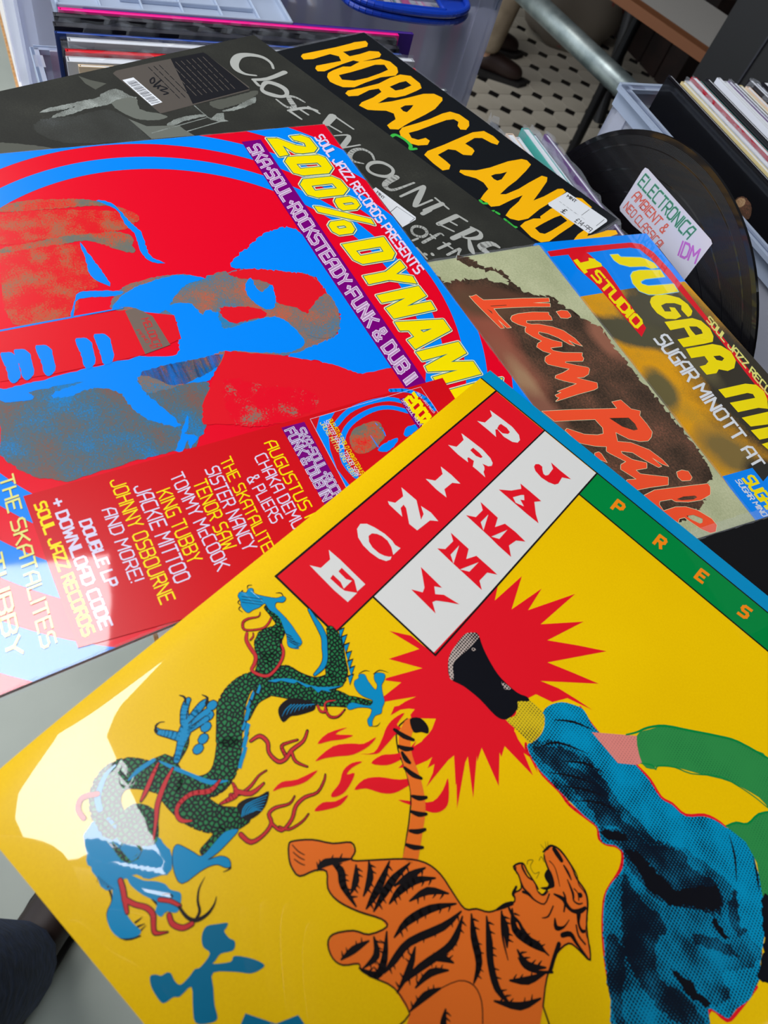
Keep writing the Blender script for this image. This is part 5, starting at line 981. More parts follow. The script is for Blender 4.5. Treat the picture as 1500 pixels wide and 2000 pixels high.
ART['dyn']=[
('C','cover_print','blue',1,[1580,1620,1870,2060]),
('C','cover_print','blue',1,[1580,1620,1570,1710]),
('C','cover_print','blue',1,[1580,1620,1320,1440]),
('P','portrait_print','speck1',2,[[464,2327,434,2211,444,2070,485,1863,569,1725,662,1636,718,1632,723,1694,588,1719,546,1836,528,2061,501,2337]],1,3),
('P','portrait_print','speck1',2,[[785,2414,768,2200,742,1936,799,1758,878,1726,946,1810,820,1974,842,2243,861,2435]],1,3),
('P','portrait_print','speck0',2,[[822,2394,843,2026,1045,2025,1190,2030,1196,2129,1345,2209,1333,2506,876,2439]],1,3),
('P','portrait_print','speck0',2,[[516,2331,572,1892,647,1704,776,1701,760,2088,754,2406]],1,3),
('P','portrait_print','blue',3,[[505,1811,538,1738,647,1704,734,1686,822,1658,926,1672,1030,1675,1100,1617,1059,1698,950,1717,831,1697,735,1723,606,1726]],1,2),
('P','portrait_print','blue',3,[[829,2010,918,1995,1177,1959,1166,2000,1090,2040,978,2025]],1,2),
('P','portrait_print','speck2',2,[[1352,2019,1223,1908,1189,1723,1208,1550,1268,1451,1242,1314,1397,1253,1548,1140,1696,1210,1665,1374,1502,1488,1786,1550,1557,1690,1426,1869]],1,3),
('P','portrait_print','speck1',2,[[946,1810,908,1749,977,1750]],1,3),
('P','portrait_print','blue',3,[[1360,2017,1258,1898,1212,1731,1207,1574,1268,1451,1292,1584,1368,1674,1444,1750,1452,1833,1386,1899,1362,1957]],1,3),
('P','portrait_print','blue',3,[[1419,1752,1419,1635,1456,1590,1559,1573,1557,1524,1534,1489,1627,1505,1707,1503,1827,1567,1874,1704,1888,1845,1845,2231,1859,2431,1804,2414,1778,1868,1659,1765,1499,1725]],1,4),
('P','portrait_print','blue',3,[[1197,2124,1218,2017,1253,1918,1271,1969,1247,2114,1263,2172,1352,2211,1347,2225,1234,2163]],1,2),
('P','portrait_print','blue',3,[[1396,1259,1334,1198,1413,1195,1453,1174,1415,1090,1580,1149,1588,1211,1498,1260]],1,3),
('P','portrait_print','speck2',4,[[1818,2014,1821,1682,1814,1561,1907,1649,1958,1851,1963,2004,1932,2056]],1,3),
('P','portrait_print','speck2',2,[[1288,1472,1258,1321,1254,1055,1359,856,1557,788,1776,819,1886,905,1929,1036,1942,1251,1860,1462,1760,1586,1655,1624]],1,3),
('P','portrait_print','red',3,[[1261,1309,1255,1123,1311,972,1401,835,1538,792,1684,840,1742,939,1630,1033,1552,1128,1423,1094,1351,1167,1335,1225]],1,4),
('P','portrait_print','red',3,[[1508,1466,1535,1341,1568,1253,1632,1232,1643,1339,1625,1455]],1,4),
('P','portrait_print','blue',3,[[1396,1259,1327,1189,1413,1195,1456,1163,1415,1090,1580,1149,1588,1211,1498,1260]],1,3),
('P','portrait_print','blue',3,[[1171,1244,1093,1116,1025,1004,976,882,999,735,1315,661,2152,687,2214,695,2200,911,2039,1093,1949,1254,1929,1089,1886,905,1747,803,1642,804,1519,796,1404,822,1327,980,1274,1118,1233,1245]],1,5),
('P','portrait_print','speck2',4,[[1615,902,1573,796,1713,799,1848,864,1901,967,1837,1069,1744,1049]],1,3),
('P','portrait_print','blue',3,[[1527,1571,1531,1500,1658,1506,1651,1367,1653,1190,1738,1126,1858,1106,1911,1146,1921,1267,1830,1509,1765,1670]],1,3),
('P','portrait_print','red',5,[[2032,1115,2095,1016,2200,911,2214,695,2367,672,2512,746,2340,1563,2232,1864,2112,1814,1814,1561,1924,1306]],0,3),
('P','portrait_print','speckr',6,[[1998,1641,2105,1453,2202,1253,2313,1234,2352,1451,2287,1711]],1,6),
('P','portrait_print','red',5,[[1364,2572,1363,2276,1386,1955,1492,1722,1663,1750,1684,1832,1714,1975,1711,2123,1703,2431,1676,2657]],0,0),
('P','portrait_print','grey4',6,[[1393,1957,1386,1899,1468,1834,1688,1820,1711,1963]],0,0),
('S','portrait_print','blue',6,[1360,2571,11,1363,2276,11,1369,1960,8],1,0),
('T', 'portrait_print', 'redd', 7, 'MELODICA', (1473, 1897, 1684, 1904, 1473, 1858), 1.0, 0),
('T', 'portrait_print', 'redd', 7, 'PIANO 18', (1542, 1950, 1687, 1921, 1540, 1933), 0.9, 0),
('P','portrait_print','blue',6,[[1511,2613,1503,2582,1526,2551,1603,2549,1679,2566,1703,2596,1690,2616,1584,2609]],1,2),
('P','portrait_print','blue',6,[[1510,2551,1501,2520,1525,2489,1602,2487,1679,2505,1703,2536,1690,2555,1583,2548]],1,2),
('P','portrait_print','blue',6,[[1512,2451,1504,2419,1528,2387,1606,2387,1684,2406,1708,2437,1695,2457,1586,2449]],1,2),
('P','portrait_print','blue',6,[[1521,2260,1512,2226,1536,2193,1617,2194,1696,2216,1721,2249,1707,2270,1596,2259]],1,2),
('P','portrait_print','blue',6,[[1519,2167,1510,2132,1535,2099,1616,2100,1697,2123,1722,2158,1708,2179,1596,2167]],1,2),
('P','portrait_print','blue',4,[[1726,2679,1725,2517,1714,2270,1718,1995,1836,1581,1978,1719,1947,1919,1847,2007,1824,2077,1802,2216,1781,2415,1778,2685]],0,3),
('P','portrait_print','speck3',3,[[1739,2674,1761,2409,1821,2085,1857,2010,1926,1911,1986,1732,2176,1830,2347,1945,2335,2036,2324,2233,2325,2547,2256,2673,2150,2744,2081,2768]],0,3),
('P','portrait_print','blue',4,[[1793,2346,1796,2197,1824,2077,1936,2057,2067,2010,2206,1968,2133,2079,2032,2144,1910,2168,1843,2263]],1,4),
('P','portrait_print','blue',4,[[2332,2044,2264,1991,2209,1960,2155,1907,2237,1945,2251,1968,2293,1914,2332,1957,2345,1980,2295,1968,2348,2015]],1,2),
('P','portrait_print','speck3',2,[[1876,2026,1986,1732,2291,1887,2206,1968,2039,2026]],1,3),
('P','portrait_print','blue',5,[[1716,2676,1776,2563,1823,2554,1812,2650,1776,2692]],1,2),
('P','purple_banner','purple',7,[[111,705,105,561,2403,563,2458,565,2449,707,1302,713]],0,0),
('T', 'purple_banner', 'lilac', 8, 'SKA.SOUL.ROCKSTEADY.FUNK & DUB II', (181, 688, 2354, 685, 150, 597), 1.5, 0),
('T', 'purple_banner', 'purple', 9, 'SKA.SOUL.ROCKSTEADY.FUNK & DUB II', (181, 688, 2354, 685, 150, 597), 0.62, 0),
('T', 'purple_banner', 'lilac', 10, 'SKA.SOUL.ROCKSTEADY.FUNK & DUB II', (181, 688, 2354, 685, 150, 597), 0.2, 0),
('T', 'title_lettering', 'lilac', 8, 'SOUL JAZZ RECORDS PRESENTS', (141, 152, 1571, 137, 99, 78), 1.25, 0.25),
('S','title_lettering','cream',8,[101,512,31,112,436,32,205,335,32,232,268,32,190,261,32,162,300,32,148,325,32,104,331,32,103,246,32,144,198,32,258,192,32,297,237,32,298,333,31,284,381,31,194,434,31,297,437,31,302,510,31],0,1),
('S','title_lettering','teal',9,[101,512,15,112,436,15,205,335,15,232,268,15,190,261,15,162,300,15,148,325,15,104,331,15,103,246,15,144,198,15,258,192,15,297,237,15,298,333,15,284,381,15,194,434,15,297,437,15,302,510,14],0,1),
('P','title_lettering','yellow2',10,[[101,512,112,436,205,335,232,268,190,261,162,300,148,325,104,331,103,246,144,198,258,192,297,237,298,333,284,381,194,434,297,437,302,510]],0,0),
('S','title_lettering','cream',8,[316,455,31,332,223,32,369,185,32,482,186,31,531,241,31,520,437,30,482,492,30,358,496,30],0,1),
('S','title_lettering','teal',9,[316,455,14,332,223,15,369,185,15,482,186,15,531,241,15,520,437,14,482,492,14,358,496,14],0,1),
('S','title_lettering','cream',8,[398,427,31,410,270,31,455,258,31,449,422,30],0,1),
('S','title_lettering','teal',9,[398,427,14,410,270,15,455,258,15,449,422,14],0,1),
('P','title_lettering','yellow2',10,[[316,455,332,223,369,185,482,186,531,241,520,437,482,492,358,496],[398,427,410,270,455,258,449,422]],0,0),
('S','title_lettering','cream',8,[555,454,30,563,237,31,612,192,31,709,184,31,758,246,30,752,439,29,709,498,29,602,501,30],0,1),
('S','title_lettering','teal',9,[555,454,14,563,237,15,612,192,15,709,184,14,758,246,14,752,439,14,709,498,14,602,501,14],0,1),
('S','title_lettering','cream',8,[630,428,30,634,268,31,687,260,30,681,427,30],0,1),
('S','title_lettering','teal',9,[630,428,14,634,268,14,687,260,14,681,427,14],0,1),
('P','title_lettering','yellow2',10,[[555,454,563,237,612,192,709,184,758,246,752,439,709,498,602,501],[630,428,634,268,687,260,681,427]],0,0),
('S','title_lettering','cream',8,[781,317,30,783,214,30,822,179,30,881,183,30,913,229,30,906,329,29,871,348,29,808,342,30],0,1),
('S','title_lettering','teal',9,[781,317,14,783,214,14,822,179,14,881,183,14,913,229,14,906,329,14,871,348,14,808,342,14],0,1),
('S','title_lettering','cream',8,[838,296,30,841,224,30,863,215,30,860,287,30],0,1),
('S','title_lettering','teal',9,[838,296,14,841,224,14,863,215,14,860,287,14],0,1),
('P','title_lettering','yellow2',10,[[781,317,783,214,822,179,881,183,913,229,906,329,871,348,808,342],[838,296,841,224,863,215,860,287]],0,0),
('S','title_lettering','cream',8,[825,507,29,837,469,29,1025,175,30,1082,179,29,1057,211,29,883,507,29],0,1),
('S','title_lettering','teal',9,[825,507,14,837,469,14,1025,175,14,1082,179,14,1057,211,14,883,507,13],0,1),
('P','title_lettering','yellow2',10,[[825,507,837,469,1025,175,1082,179,1057,211,883,507]],0,0),
('S','title_lettering','cream',8,[988,468,29,992,369,29,1027,333,29,1092,338,29,1123,375,28,1118,473,28,1077,501,28,1017,500,28],0,1),
('S','title_lettering','teal',9,[988,468,13,992,369,14,1027,333,14,1092,338,14,1123,375,13,1118,473,13,1077,501,13,1017,500,13],0,1),
('S','title_lettering','cream',8,[1038,451,28,1042,392,29,1064,386,29,1064,444,28],0,1),
('S','title_lettering','teal',9,[1038,451,13,1042,392,13,1064,386,13,1064,444,13],0,1),
('P','title_lettering','yellow2',10,[[988,468,992,369,1027,333,1092,338,1123,375,1118,473,1077,501,1017,500],[1038,451,1042,392,1064,386,1064,444]],0,0),
('S','title_lettering','cream',8,[1202,498,28,1202,177,29,1362,180,29,1408,229,28,1400,450,27,1349,491,27],0,1),
('S','title_lettering','teal',9,[1202,498,13,1202,177,14,1362,180,13,1408,229,13,1400,450,13,1349,491,13],0,1),
('S','title_lettering','cream',8,[1278,432,28,1282,249,28,1329,251,28,1328,427,28],0,1),
('S','title_lettering','teal',9,[1278,432,13,1282,249,13,1329,251,13,1328,427,13],0,1),
('P','title_lettering','yellow2',10,[[1202,498,1202,177,1362,180,1408,229,1400,450,1349,491],[1278,432,1282,249,1329,251,1328,427]],0,0),
('S','title_lettering','cream',8,[1498,500,27,1500,333,27,1430,182,28,1498,178,28,1536,274,28,1582,174,28,1651,182,28,1572,350,27,1572,502,27],0,1),
('S','title_lettering','teal',9,[1498,500,13,1500,333,13,1430,182,13,1498,178,13,1536,274,13,1582,174,13,1651,182,13,1572,350,13,1572,502,12],0,1),
('P','title_lettering','yellow2',10,[[1498,500,1500,333,1430,182,1498,178,1536,274,1582,174,1651,182,1572,350,1572,502]],0,0),
('S','title_lettering','cream',8,[1670,501,26,1671,181,28,1763,178,27,1807,353,26,1813,175,27,1885,182,27,1877,493,26,1785,499,26,1742,326,27,1737,500,26],0,1),
('S','title_lettering','teal',9,[1670,501,12,1671,181,13,1763,178,13,1807,353,12,1813,175,13,1885,182,13,1877,493,12,1785,499,12,1742,326,13,1737,500,12],0,1),
('P','title_lettering','yellow2',10,[[1670,501,1671,181,1763,178,1807,353,1813,175,1885,182,1877,493,1785,499,1742,326,1737,500]],0,0),
('S','title_lettering','cream',8,[1902,503,25,1973,178,27,2068,180,26,2135,491,25,2056,499,25,2045,444,25,1990,451,25,1975,507,25],0,1),
('S','title_lettering','teal',9,[1902,503,12,1973,178,13,2068,180,12,2135,491,12,2056,499,12,2045,444,12,1990,451,12,1975,507,12],0,1),
('S','title_lettering','cream',8,[2007,376,26,2020,293,26,2031,366,26],0,1),
('S','title_lettering','teal',9,[2007,376,12,2020,293,12,2031,366,12],0,1),
('P','title_lettering','yellow2',10,[[1902,503,1973,178,2068,180,2135,491,2056,499,2045,444,1990,451,1975,507],[2007,376,2020,293,2031,366]],0,0),
('S','title_lettering','cream',8,[2155,499,25,2165,184,26,2262,185,26,2291,325,25,2332,181,25,2434,186,25,2421,503,24,2357,502,24,2360,317,25,2311,509,24,2270,502,24,2229,306,25,2227,496,25],0,1),
('S','title_lettering','teal',9,[2155,499,12,2165,184,12,2262,185,12,2291,325,12,2332,181,12,2434,186,12,2421,503,11,2357,502,11,2360,317,12,2311,509,11,2270,502,11,2229,306,12,2227,496,12],0,1),
('P','title_lettering','yellow2',10,[[2155,499,2165,184,2262,185,2291,325,2332,181,2434,186,2421,503,2357,502,2360,317,2311,509,2270,502,2229,306,2227,496]],0,0),
('S','title_lettering','cream',8,[2472,504,24,2484,183,25,2504,68,25,2571,133,25,2544,503,24],0,1),
('S','title_lettering','teal',9,[2472,504,11,2484,183,12,2504,68,12,2571,133,12,2544,503,11],0,1),
('P','title_lettering','yellow2',10,[[2472,504,2484,183,2504,68,2571,133,2544,503]],0,0),
('T', 'title_lettering', 'paleyellow', 8, 'THE SKATALITES', (2210, 2803, 3044, 2873, 2207, 2749), 0.9, 0),
('T', 'title_lettering', 'paleyellow', 8, 'KING TUBBY', (2209, 2913, 3031, 2997, 2207, 2858), 0.9, 0),
('P','hype_sticker','red2',11,[[2335,2741,2381,445,2627,463,2797,397,3031,373,3384,630,3347,949,3100,2753]],0,0),
('T', 'hype_sticker/sticker_print', 'yellow2', 12, 'SOUL JAZZ RECORDS', (2396, 2711, 3063, 2719, 2393, 2667), 1.3, 0),
('T', 'hype_sticker/sticker_print', 'lilac2', 12, '+ DOWNLOAD CODE', (2401, 2643, 3062, 2649, 2400, 2598), 1.3, 0),
('T', 'hype_sticker/sticker_print', 'lilac2', 12, 'DOUBLE LP', (2549, 2568, 2894, 2566, 2550, 2524), 1.3, 0),
('T', 'hype_sticker/sticker_print', 'lilac2', 12, 'AND MORE!', (2528, 2463, 2913, 2471, 2530, 2408), 0.75, 0),
('T', 'hype_sticker/sticker_print', 'yellow2', 12, 'JOHNNY OSBOURNE', (2394, 2382, 3058, 2394, 2393, 2320), 0.75, 0),
('T', 'hype_sticker/sticker_print', 'lilac2', 12, 'JACKIE MITTOO', (2463, 2297, 2991, 2303, 2463, 2230), 0.75, 0),
('T', 'hype_sticker/sticker_print', 'yellow2', 12, 'KING TUBBY', (2527, 2212, 2928, 2217, 2523, 2149), 0.75, 0),
('T', 'hype_sticker/sticker_print', 'lilac2', 12, 'TOMMY McCOOK', (2465, 2123, 3009, 2116, 2459, 2063), 0.75, 0),
('T', 'hype_sticker/sticker_print', 'yellow2', 12, 'TENOR SAW', (2539, 2039, 2927, 2051, 2535, 1976), 0.75, 0),
('T', 'hype_sticker/sticker_print', 'lilac2', 12, 'SISTER NANCY', (2488, 1957, 2966, 1968, 2487, 1893), 0.75, 0),
('T', 'hype_sticker/sticker_print', 'yellow2', 12, 'THE SKATALITES', (2465, 1871, 3055, 1889, 2457, 1815), 0.75, 0),
('T', 'hype_sticker/sticker_print', 'lilac2', 12, '& PLIERS', (2608, 1793, 2883, 1786, 2600, 1734), 0.75, 0),
('T', 'hype_sticker/sticker_print', 'lilac2', 12, 'CHAKA DEMUS', (2506, 1705, 2999, 1703, 2499, 1645), 0.75, 0),
('T', 'hype_sticker/sticker_print', 'yellow2', 12, 'AUGUSTUS PABLO', (2447, 1623, 3175, 1627, 2443, 1563), 0.75, 0),
('P','hype_sticker','purple',12,[[2386,1499,2393,1368,2946,1386,2993,1500]],0,0),
('T', 'hype_sticker/sticker_print', 'lilac2', 13, 'SKA.SOUL.ROCKSTEADY', (2431, 1434, 3100, 1438, 2425, 1386), 1.5, 0),
('T', 'hype_sticker/sticker_print', 'purple', 14, 'SKA.SOUL.ROCKSTEADY', (2431, 1434, 3100, 1438, 2425, 1386), 0.45, 0),
('T', 'hype_sticker/sticker_print', 'lilac2', 13, 'FUNK & DUB IN JAMAICA', (2411, 1489, 3162, 1504, 2406, 1439), 1.5, 0),
('T', 'hype_sticker/sticker_print', 'purple', 14, 'FUNK & DUB IN JAMAICA', (2411, 1489, 3162, 1504, 2406, 1439), 0.45, 0),
('P','hype_sticker','blue',12,[[2387,1272,2390,1180,2452,1259,2600,1320,2719,1343,2837,1327,2840,1351,2606,1340,2465,1335]],0,0),
('S','hype_sticker/sticker_print','blue',12,[2797,1271,28,2702,1288,29,2600,1251,29,2510,1173,30,2462,1062,31,2448,942,29,2472,854,29,2525,783,30],1,0),
('S','hype_sticker/sticker_print','blue',12,[2468,1215,30,2411,1107,31,2395,975,29,2411,844,30,2459,769,30],1,0),
('S','hype_sticker/sticker_print','blue',12,[2361,802,25,2396,705,28,2476,633,28,2567,623,25],1,0),
('S','hype_sticker/sticker_print','lilac2',13,[2387,1330,2,2397,614,2,2606,614,2],0,0),
('S','hype_sticker/sticker_print','lilac2',13,[2387,1330,2,2840,1351,2],0,0),
('P','hype_sticker','speck1',13,[[2551,1171,2521,1106,2523,985,2628,996,2682,1101,2682,1172,2642,1209]],1,2),
('P','hype_sticker','blue',13,[[2692,1076,2663,992,2666,931,2695,961,2719,1037]],1,2),
('P','hype_sticker','blue',13,[[2655,886,2617,838,2625,778,2651,782,2673,872]],1,2),
('S','hype_sticker/sticker_print','blue',13,[2595,1069,3,2676,1066,8],1,0),
('S','hype_sticker/sticker_print','blue',13,[2531,1002,4,2591,987,11,2630,991,4],1,0),
('P','hype_sticker','purple',14,[[2431,785,2434,747,2633,737,2650,787]],0,0),
('T', 'hype_sticker/sticker_print', 'lilac2', 15, 'SKA.SOUL.ROCK', (2443, 779, 2639, 771, 2439, 757), 0.9, 0),
('T', 'hype_sticker/sticker_print', 'yellow2', 15, '200%', (2450, 751, 2657, 746, 2423, 681), 2.0, 0),
('T', 'hype_sticker/sticker_print', 'lilac2', 15, 'SOUL JAZZ RECO', (2430, 661, 2588, 643, 2427, 650), 1.0, 0),
('T', 'hype_sticker/sticker_print', 'yellow2', 15, 'AUGUSTUS PABLO CHAKA DEMUS', (2426, 1240, 2796, 1241, 2424, 1217), 0.9, 0),
('T', 'hype_sticker/sticker_print', 'lilac2', 15, 'SISTER NANCY TENOR SAW', (2427, 1266, 2797, 1265, 2426, 1243), 0.9, 0),
('T', 'hype_sticker/sticker_print', 'paleyellow', 15, 'JACKIE MITTOO KING TUBBY', (2428, 1292, 2798, 1288, 2427, 1270), 0.9, 0),
]
ART['disc']=[
('P','divider_sticker','stickerwhite',1,[[99,-26,108,-65,145,-77,1074,-102,1106,-89,1110,276,681,277,334,339,122,351,93,330]],0,0),
('T', 'divider_sticker/sticker_print', 'greenpen', 2, 'ELECTRONICA', (135, 71, 888, 43, 149, -32), 1.1, 0),
('T', 'divider_sticker/sticker_print', 'inkblack', 3, 'ELECTRONICA', (135, 71, 888, 43, 149, -32), 0.25, 0),
('T', 'divider_sticker/sticker_print', 'redpen', 2, 'AMBIENT &', (157, 190, 652, 174, 176, 109), 1.0, 0),
('T', 'divider_sticker/sticker_print', 'redpen', 2, 'NEO CLASSICAL', (138, 307, 745, 289, 151, 235), 1.0, 0),
('T', 'divider_sticker/sticker_print', 'purplepen', 2, 'IDM', (911, 183, 1092, 115, 870, 82), 1.1, 0),
]
ART['stackfront']=[
('P','cover_print','hair',1,[[1630,302,1644,245,1704,213,1794,216,1865,261,1886,322,1819,356,1714,358]],1,2),
('P','cover_print','skin2',2,[[1640,295,1661,244,1718,226,1743,277,1707,321]],1,2),
]
def fmat(n):
    o,u,v,S=FRAMES[n]; u=Vector(u);v=Vector(v);w=u.cross(v)   # w points down into the pile
    m=Matrix.Identity(4)
    for i in range(3): m[i][0]=u[i];m[i][1]=v[i];m[i][2]=w[i];m[i][3]=o[i]
    return m
def curl(x,y,S):   # the worn near corner of the top sleeve rolls down a little
    a=max(0,(.0105-x)/.0105)*min(1,max(0,(y-.014)/.05)); b=max(0,(y-.268)/.046)
    return -(.0016*a*a+.0042*b*b)
def smooth_top(mb,root,g):
    o=mb.build('cover',root)
    for p in o.data.polygons[:g*g]: p.use_smooth=True
def sleeve(name,n,base,fin,label,group=None,zf=lambda x,y:0,thick=.0032,edge='paper',grid=2,bag=0,frame=None,bottom=None):
    mw=frame or fmat(n); S=FRAMES[n][3] if n in FRAMES else .315
    root=empty(name,mw); tag(root,label,'record sleeve',group)
    mb=MB(); g=grid; I=Matrix.Identity(4)
    V=[(S*i/g,S*j/g,-zf(S*i/g,S*j/g)) for j in range(g+1) for i in range(g+1)]
    mb.add(V,[(j*(g+1)+i,j*(g+1)+i+1,(j+1)*(g+1)+i+1,(j+1)*(g+1)+i) for j in range(g) for i in range(g)],M(base,fin))
    V2=[(x,y,z+thick) for x,y,z in V]
    mb.add(V2,[((j+1)*(g+1)+i,(j+1)*(g+1)+i+1,j*(g+1)+i+1,j*(g+1)+i) for j in range(g) for i in range(g)],M(base,fin))
    rim=[(i,0) for i in range(g)]+[(g,j) for j in range(g)]+[(i,g) for i in range(g,0,-1)]+[(0,j) for j in range(g,0,-1)]
    R_=[Vector(V[j*(g+1)+i]) for i,j in rim]; k=len(R_)
    for lay,(z0,z1,mm,ins) in enumerate(((0,.0006,M(base,fin),0),(.0006,thick-.0006,M(edge,'mat'),.0004),(thick-.0006,thick,M(base,fin),0))):
        cx=S/2; q=[(cx+(p.x-cx)*(1-ins/cx),cx+(p.y-cx)*(1-ins/cx),p.z) for p in R_]
        mb.add([(x,y,z+z0) for x,y,z in q]+[(x,y,z+z1) for x,y,z in q],[(i,(i+1)%k,k+(i+1)%k,k+i) for i in range(k)],mm)
    mb.build('cover',root,smooth=False) if grid<9 else smooth_top(mb,root,g)
    if bag:  # clear wrap standing slightly proud of the card
        fb=MB(); rr=random.Random(5); T=simple('clear_wrap',(225,230,235),.12,0,.6,trans=.9)
        K=40
        for side in range(4):
            for i in range(K):
                def pt(t,off):
                    h=off+rr.uniform(-.0004,.0004); 
                    x,y={0:(t,-h),1:(S+h,t),2:(S-t,S+h),3:(-h,S-t)}[side]; xx=min(max(x,0),S);yy=min(max(y,0),S)
                    return (x,y,-zf(xx,yy)-.0002+ (.0012 if off>0 else -.0002))
                a,b=S*i/K,S*(i+1)/K
                fb.add([pt(a,-.001),pt(b,-.001),pt(b,bag),pt(a,bag)],[(0,1,2,3)],T)
        fb.build('clear_wrap_edge',root)
    if n in ART:
        pr=Print(n,fin,zf); pr.run(ART[n],S); pr.build(root,None)
    return root
# ================================================================ SETTING
grout=simple('floor_grout',(26,22,20),.9); pave=simple('grey_pavement',(186,192,182),.8,c2=(168,175,166),scale=3,bump=.1)
f=MB(); f.box((-3,-3,-1.09),(3.75,0,0),(0,9.3,0),(0,0,.0195),pave); f.box((.75,-3,-1.09),(5.55,0,0),(0,9.3,0),(0,0,.015),grout); FL=tag(f.build('floor'),kind='structure')
tile_m=simple('pale_tile',(204,195,178),.45,noise=1,c2=(184,175,158),scale=3); dot_m=simple('black_tile',(22,20,20),.4)
pt=.1165; c=pt/2-.0015; k=c*.52
octo=[(-c+k,-c),(c-k,-c),(c,-c+k),(c,c-k),(c-k,c),(-c+k,c),(-c,c-k),(-c,-c+k)]
mo=MB(); mo.prism(octo,0,.004,tile_m); me_o=None
md=MB(); h=k*.93; md.prism([(h,0),(0,h),(-h,0),(0,-h)],0,.004,dot_m)
rot=Matrix.Rotation(TH,4,'Z'); a0,b0=1.954,-2.62; cnt=0; proto=[None,None]
for i in range(-4,12):
    for j in range(-3,10):
        aa=a0-.20+i*pt; bb=b0-.30+j*pt
        for kk,(mbx,nm,da) in enumerate(((mo,'floor_tile',0),(md,'floor_tile_inset',pt/2))):
            p=G(aa+da,bb+da,-1.0755)
            if proto[kk] is None: proto[kk]=mbx.build(nm,FL); o=proto[kk]
            else: o=proto[kk].copy(); COL.objects.link(o)
            o.matrix_local=Matrix.Translation(p)@rot
# unseen dark walls and ceiling, added to block light and darken reflections
dark=simple('dark_paint',(34,28,26),.8,c2=(24,20,20),scale=2)
b=MB(); b.box((-3,6.2,-1.08),(9.3,0,0),(0,.1,0),(0,0,4.0),dark); tag(b.build('added_wall_back'),kind='structure')
b=MB(); b.box((-1.6,-1.5,-1.08),(7.8,0,0),(0,.1,0),(0,0,4.0),dark); tag(b.build('light_block_wall'),kind='structure')  # added behind the viewer to block light from the near side
b=MB(); b.box((6.2,-3,-1.08),(.1,0,0),(0,9.2,0),(0,0,4.0),dark); tag(b.build('added_wall_right'),kind='structure')
b=MB(); b.box((-2.2,-1.3,2.9),(8.5,0,0),(0,7.6,0),(0,0,.06),dark); tag(b.build('added_ceiling'),kind='structure')  # added overhead, sized to keep sky out of the sleeve reflections
# stall table: white laminate top with raw wooden edge
steel=simple('dark_steel',(40,40,42),.4,.8)
lam=simple('white_laminate',(236,234,228),.4); chip=simple('chipboard',(206,158,104),.8,c2=(176,126,74),scale=180)
t=empty('stall_table',loc=G(.4,-.7,-1.075)); tag(t,'white laminate topped stall table with raw wooden edge under the left crates','table'); TI=Matrix.Translation(-t.location)
b=MB(); b.box(G(.026,-1.72,-.340),AX*.757,BX*1.98,ZX*.0215,lam); o=b.build('table_top',t,TI)
for s_ in (.0225,.7835):
    e=MB(); e.box(G(s_,-1.72,-.340),AX*.0033,BX*1.98,ZX*.0217,chip); e.build('edge_strip',t,TI)
for aa in (.09,.71):
    for bb in (-1.62,.16):
        l=MB(); l.tube(G(aa,bb,-1.073),G(aa,bb,-.341),.016,steel); l.build('leg',t,TI)
# dark low table carrying the right crate
t=empty('side_table'); tag(t,'dark low table under the right hand record crate','table')
b=MB(); b.box(G(.812,-.70,-.345),AX*.5,BX*.9,ZX*.025,dark); b.build('table_top',t)
for aa in (.84,1.28):
    for bb in (-.67,.17): l=MB(); l.tube(G(aa,bb,-1.07),G(aa,bb,-.345),.016,steel); l.build('leg',t)
# ================================================================ CRATES
FROST=frost=simple('frosted_plastic',(222,226,240),.35,0,.4,trans=.55); thin=simple('thin_clear_plastic',(232,234,248),.3,0,.5,trans=.58); frost2=simple('clear_plastic_rim',(190,204,226),.2,0,.6,trans=.3)
def crate(a0,a1,b0,b1,z0,z1,label,walls='abAB',ribs=True,th=.003,rimw=.014,sheet=None):
    frost=sheet or FROST
    root=empty('storage_crate',loc=G((a0+a1)/2,(b0+b1)/2,z0)); tag(root,label,'crate'); inv=Matrix.Translation(-root.location)
    def go(mb,name): o=mb.build(name,root); o.matrix_local=inv; return o
    m=MB(); m.box(G(a0,b0,z0),AX*(a1-a0),BX*(b1-b0),ZX*th,frost); go(m,'base')
    for w,(o_,u,) in dict(a=((a0,b0),BX*(b1-b0)),A=((a1-th,b0),BX*(b1-b0)),b=((a0,b0),AX*(a1-a0)),B=((a0,b1-th),AX*(a1-a0))).items():
        if w not in walls: continue
        tv=AX*th if w in 'aA' else BX*th
        m=MB(); m.box(G(o_[0],o_[1],z0),u,tv,ZX*(z1-z0),frost)
        L=u.length; un=u.normalized()
        if ribs:
            for s_ in (.012,L-.03):
                m.box(G(o_[0],o_[1],z0)+un*s_-tv*.8,un*.018,tv*2.6,ZX*(z1-z0),frost)
        m.box(G(o_[0],o_[1],z1-.004)-tv*(rimw/th/2),u,tv*(rimw/th),ZX*.004,frost2)
        m.box(G(o_[0],o_[1],z1-.02)-tv*.9,u,tv*.8,ZX*.02,frost2)
        go(m,'crate_wall')
    return root,inv
c1,_=crate(.034,.404,-.684,-.262,-.318,-.045,'translucent crate of LPs under the grey photo sleeve, upper left',rimw=.007)
c2,inv=crate(.030,.535,-1.15,-.742,-.318,.012,'tall translucent crate with blue clip handle at the top edge',rimw=.02,sheet=thin)
c5,_=crate(.150,.440,-.245,.170,-.318,-.012,'translucent crate carrying the pile of loose sleeves from below',rimw=.008)
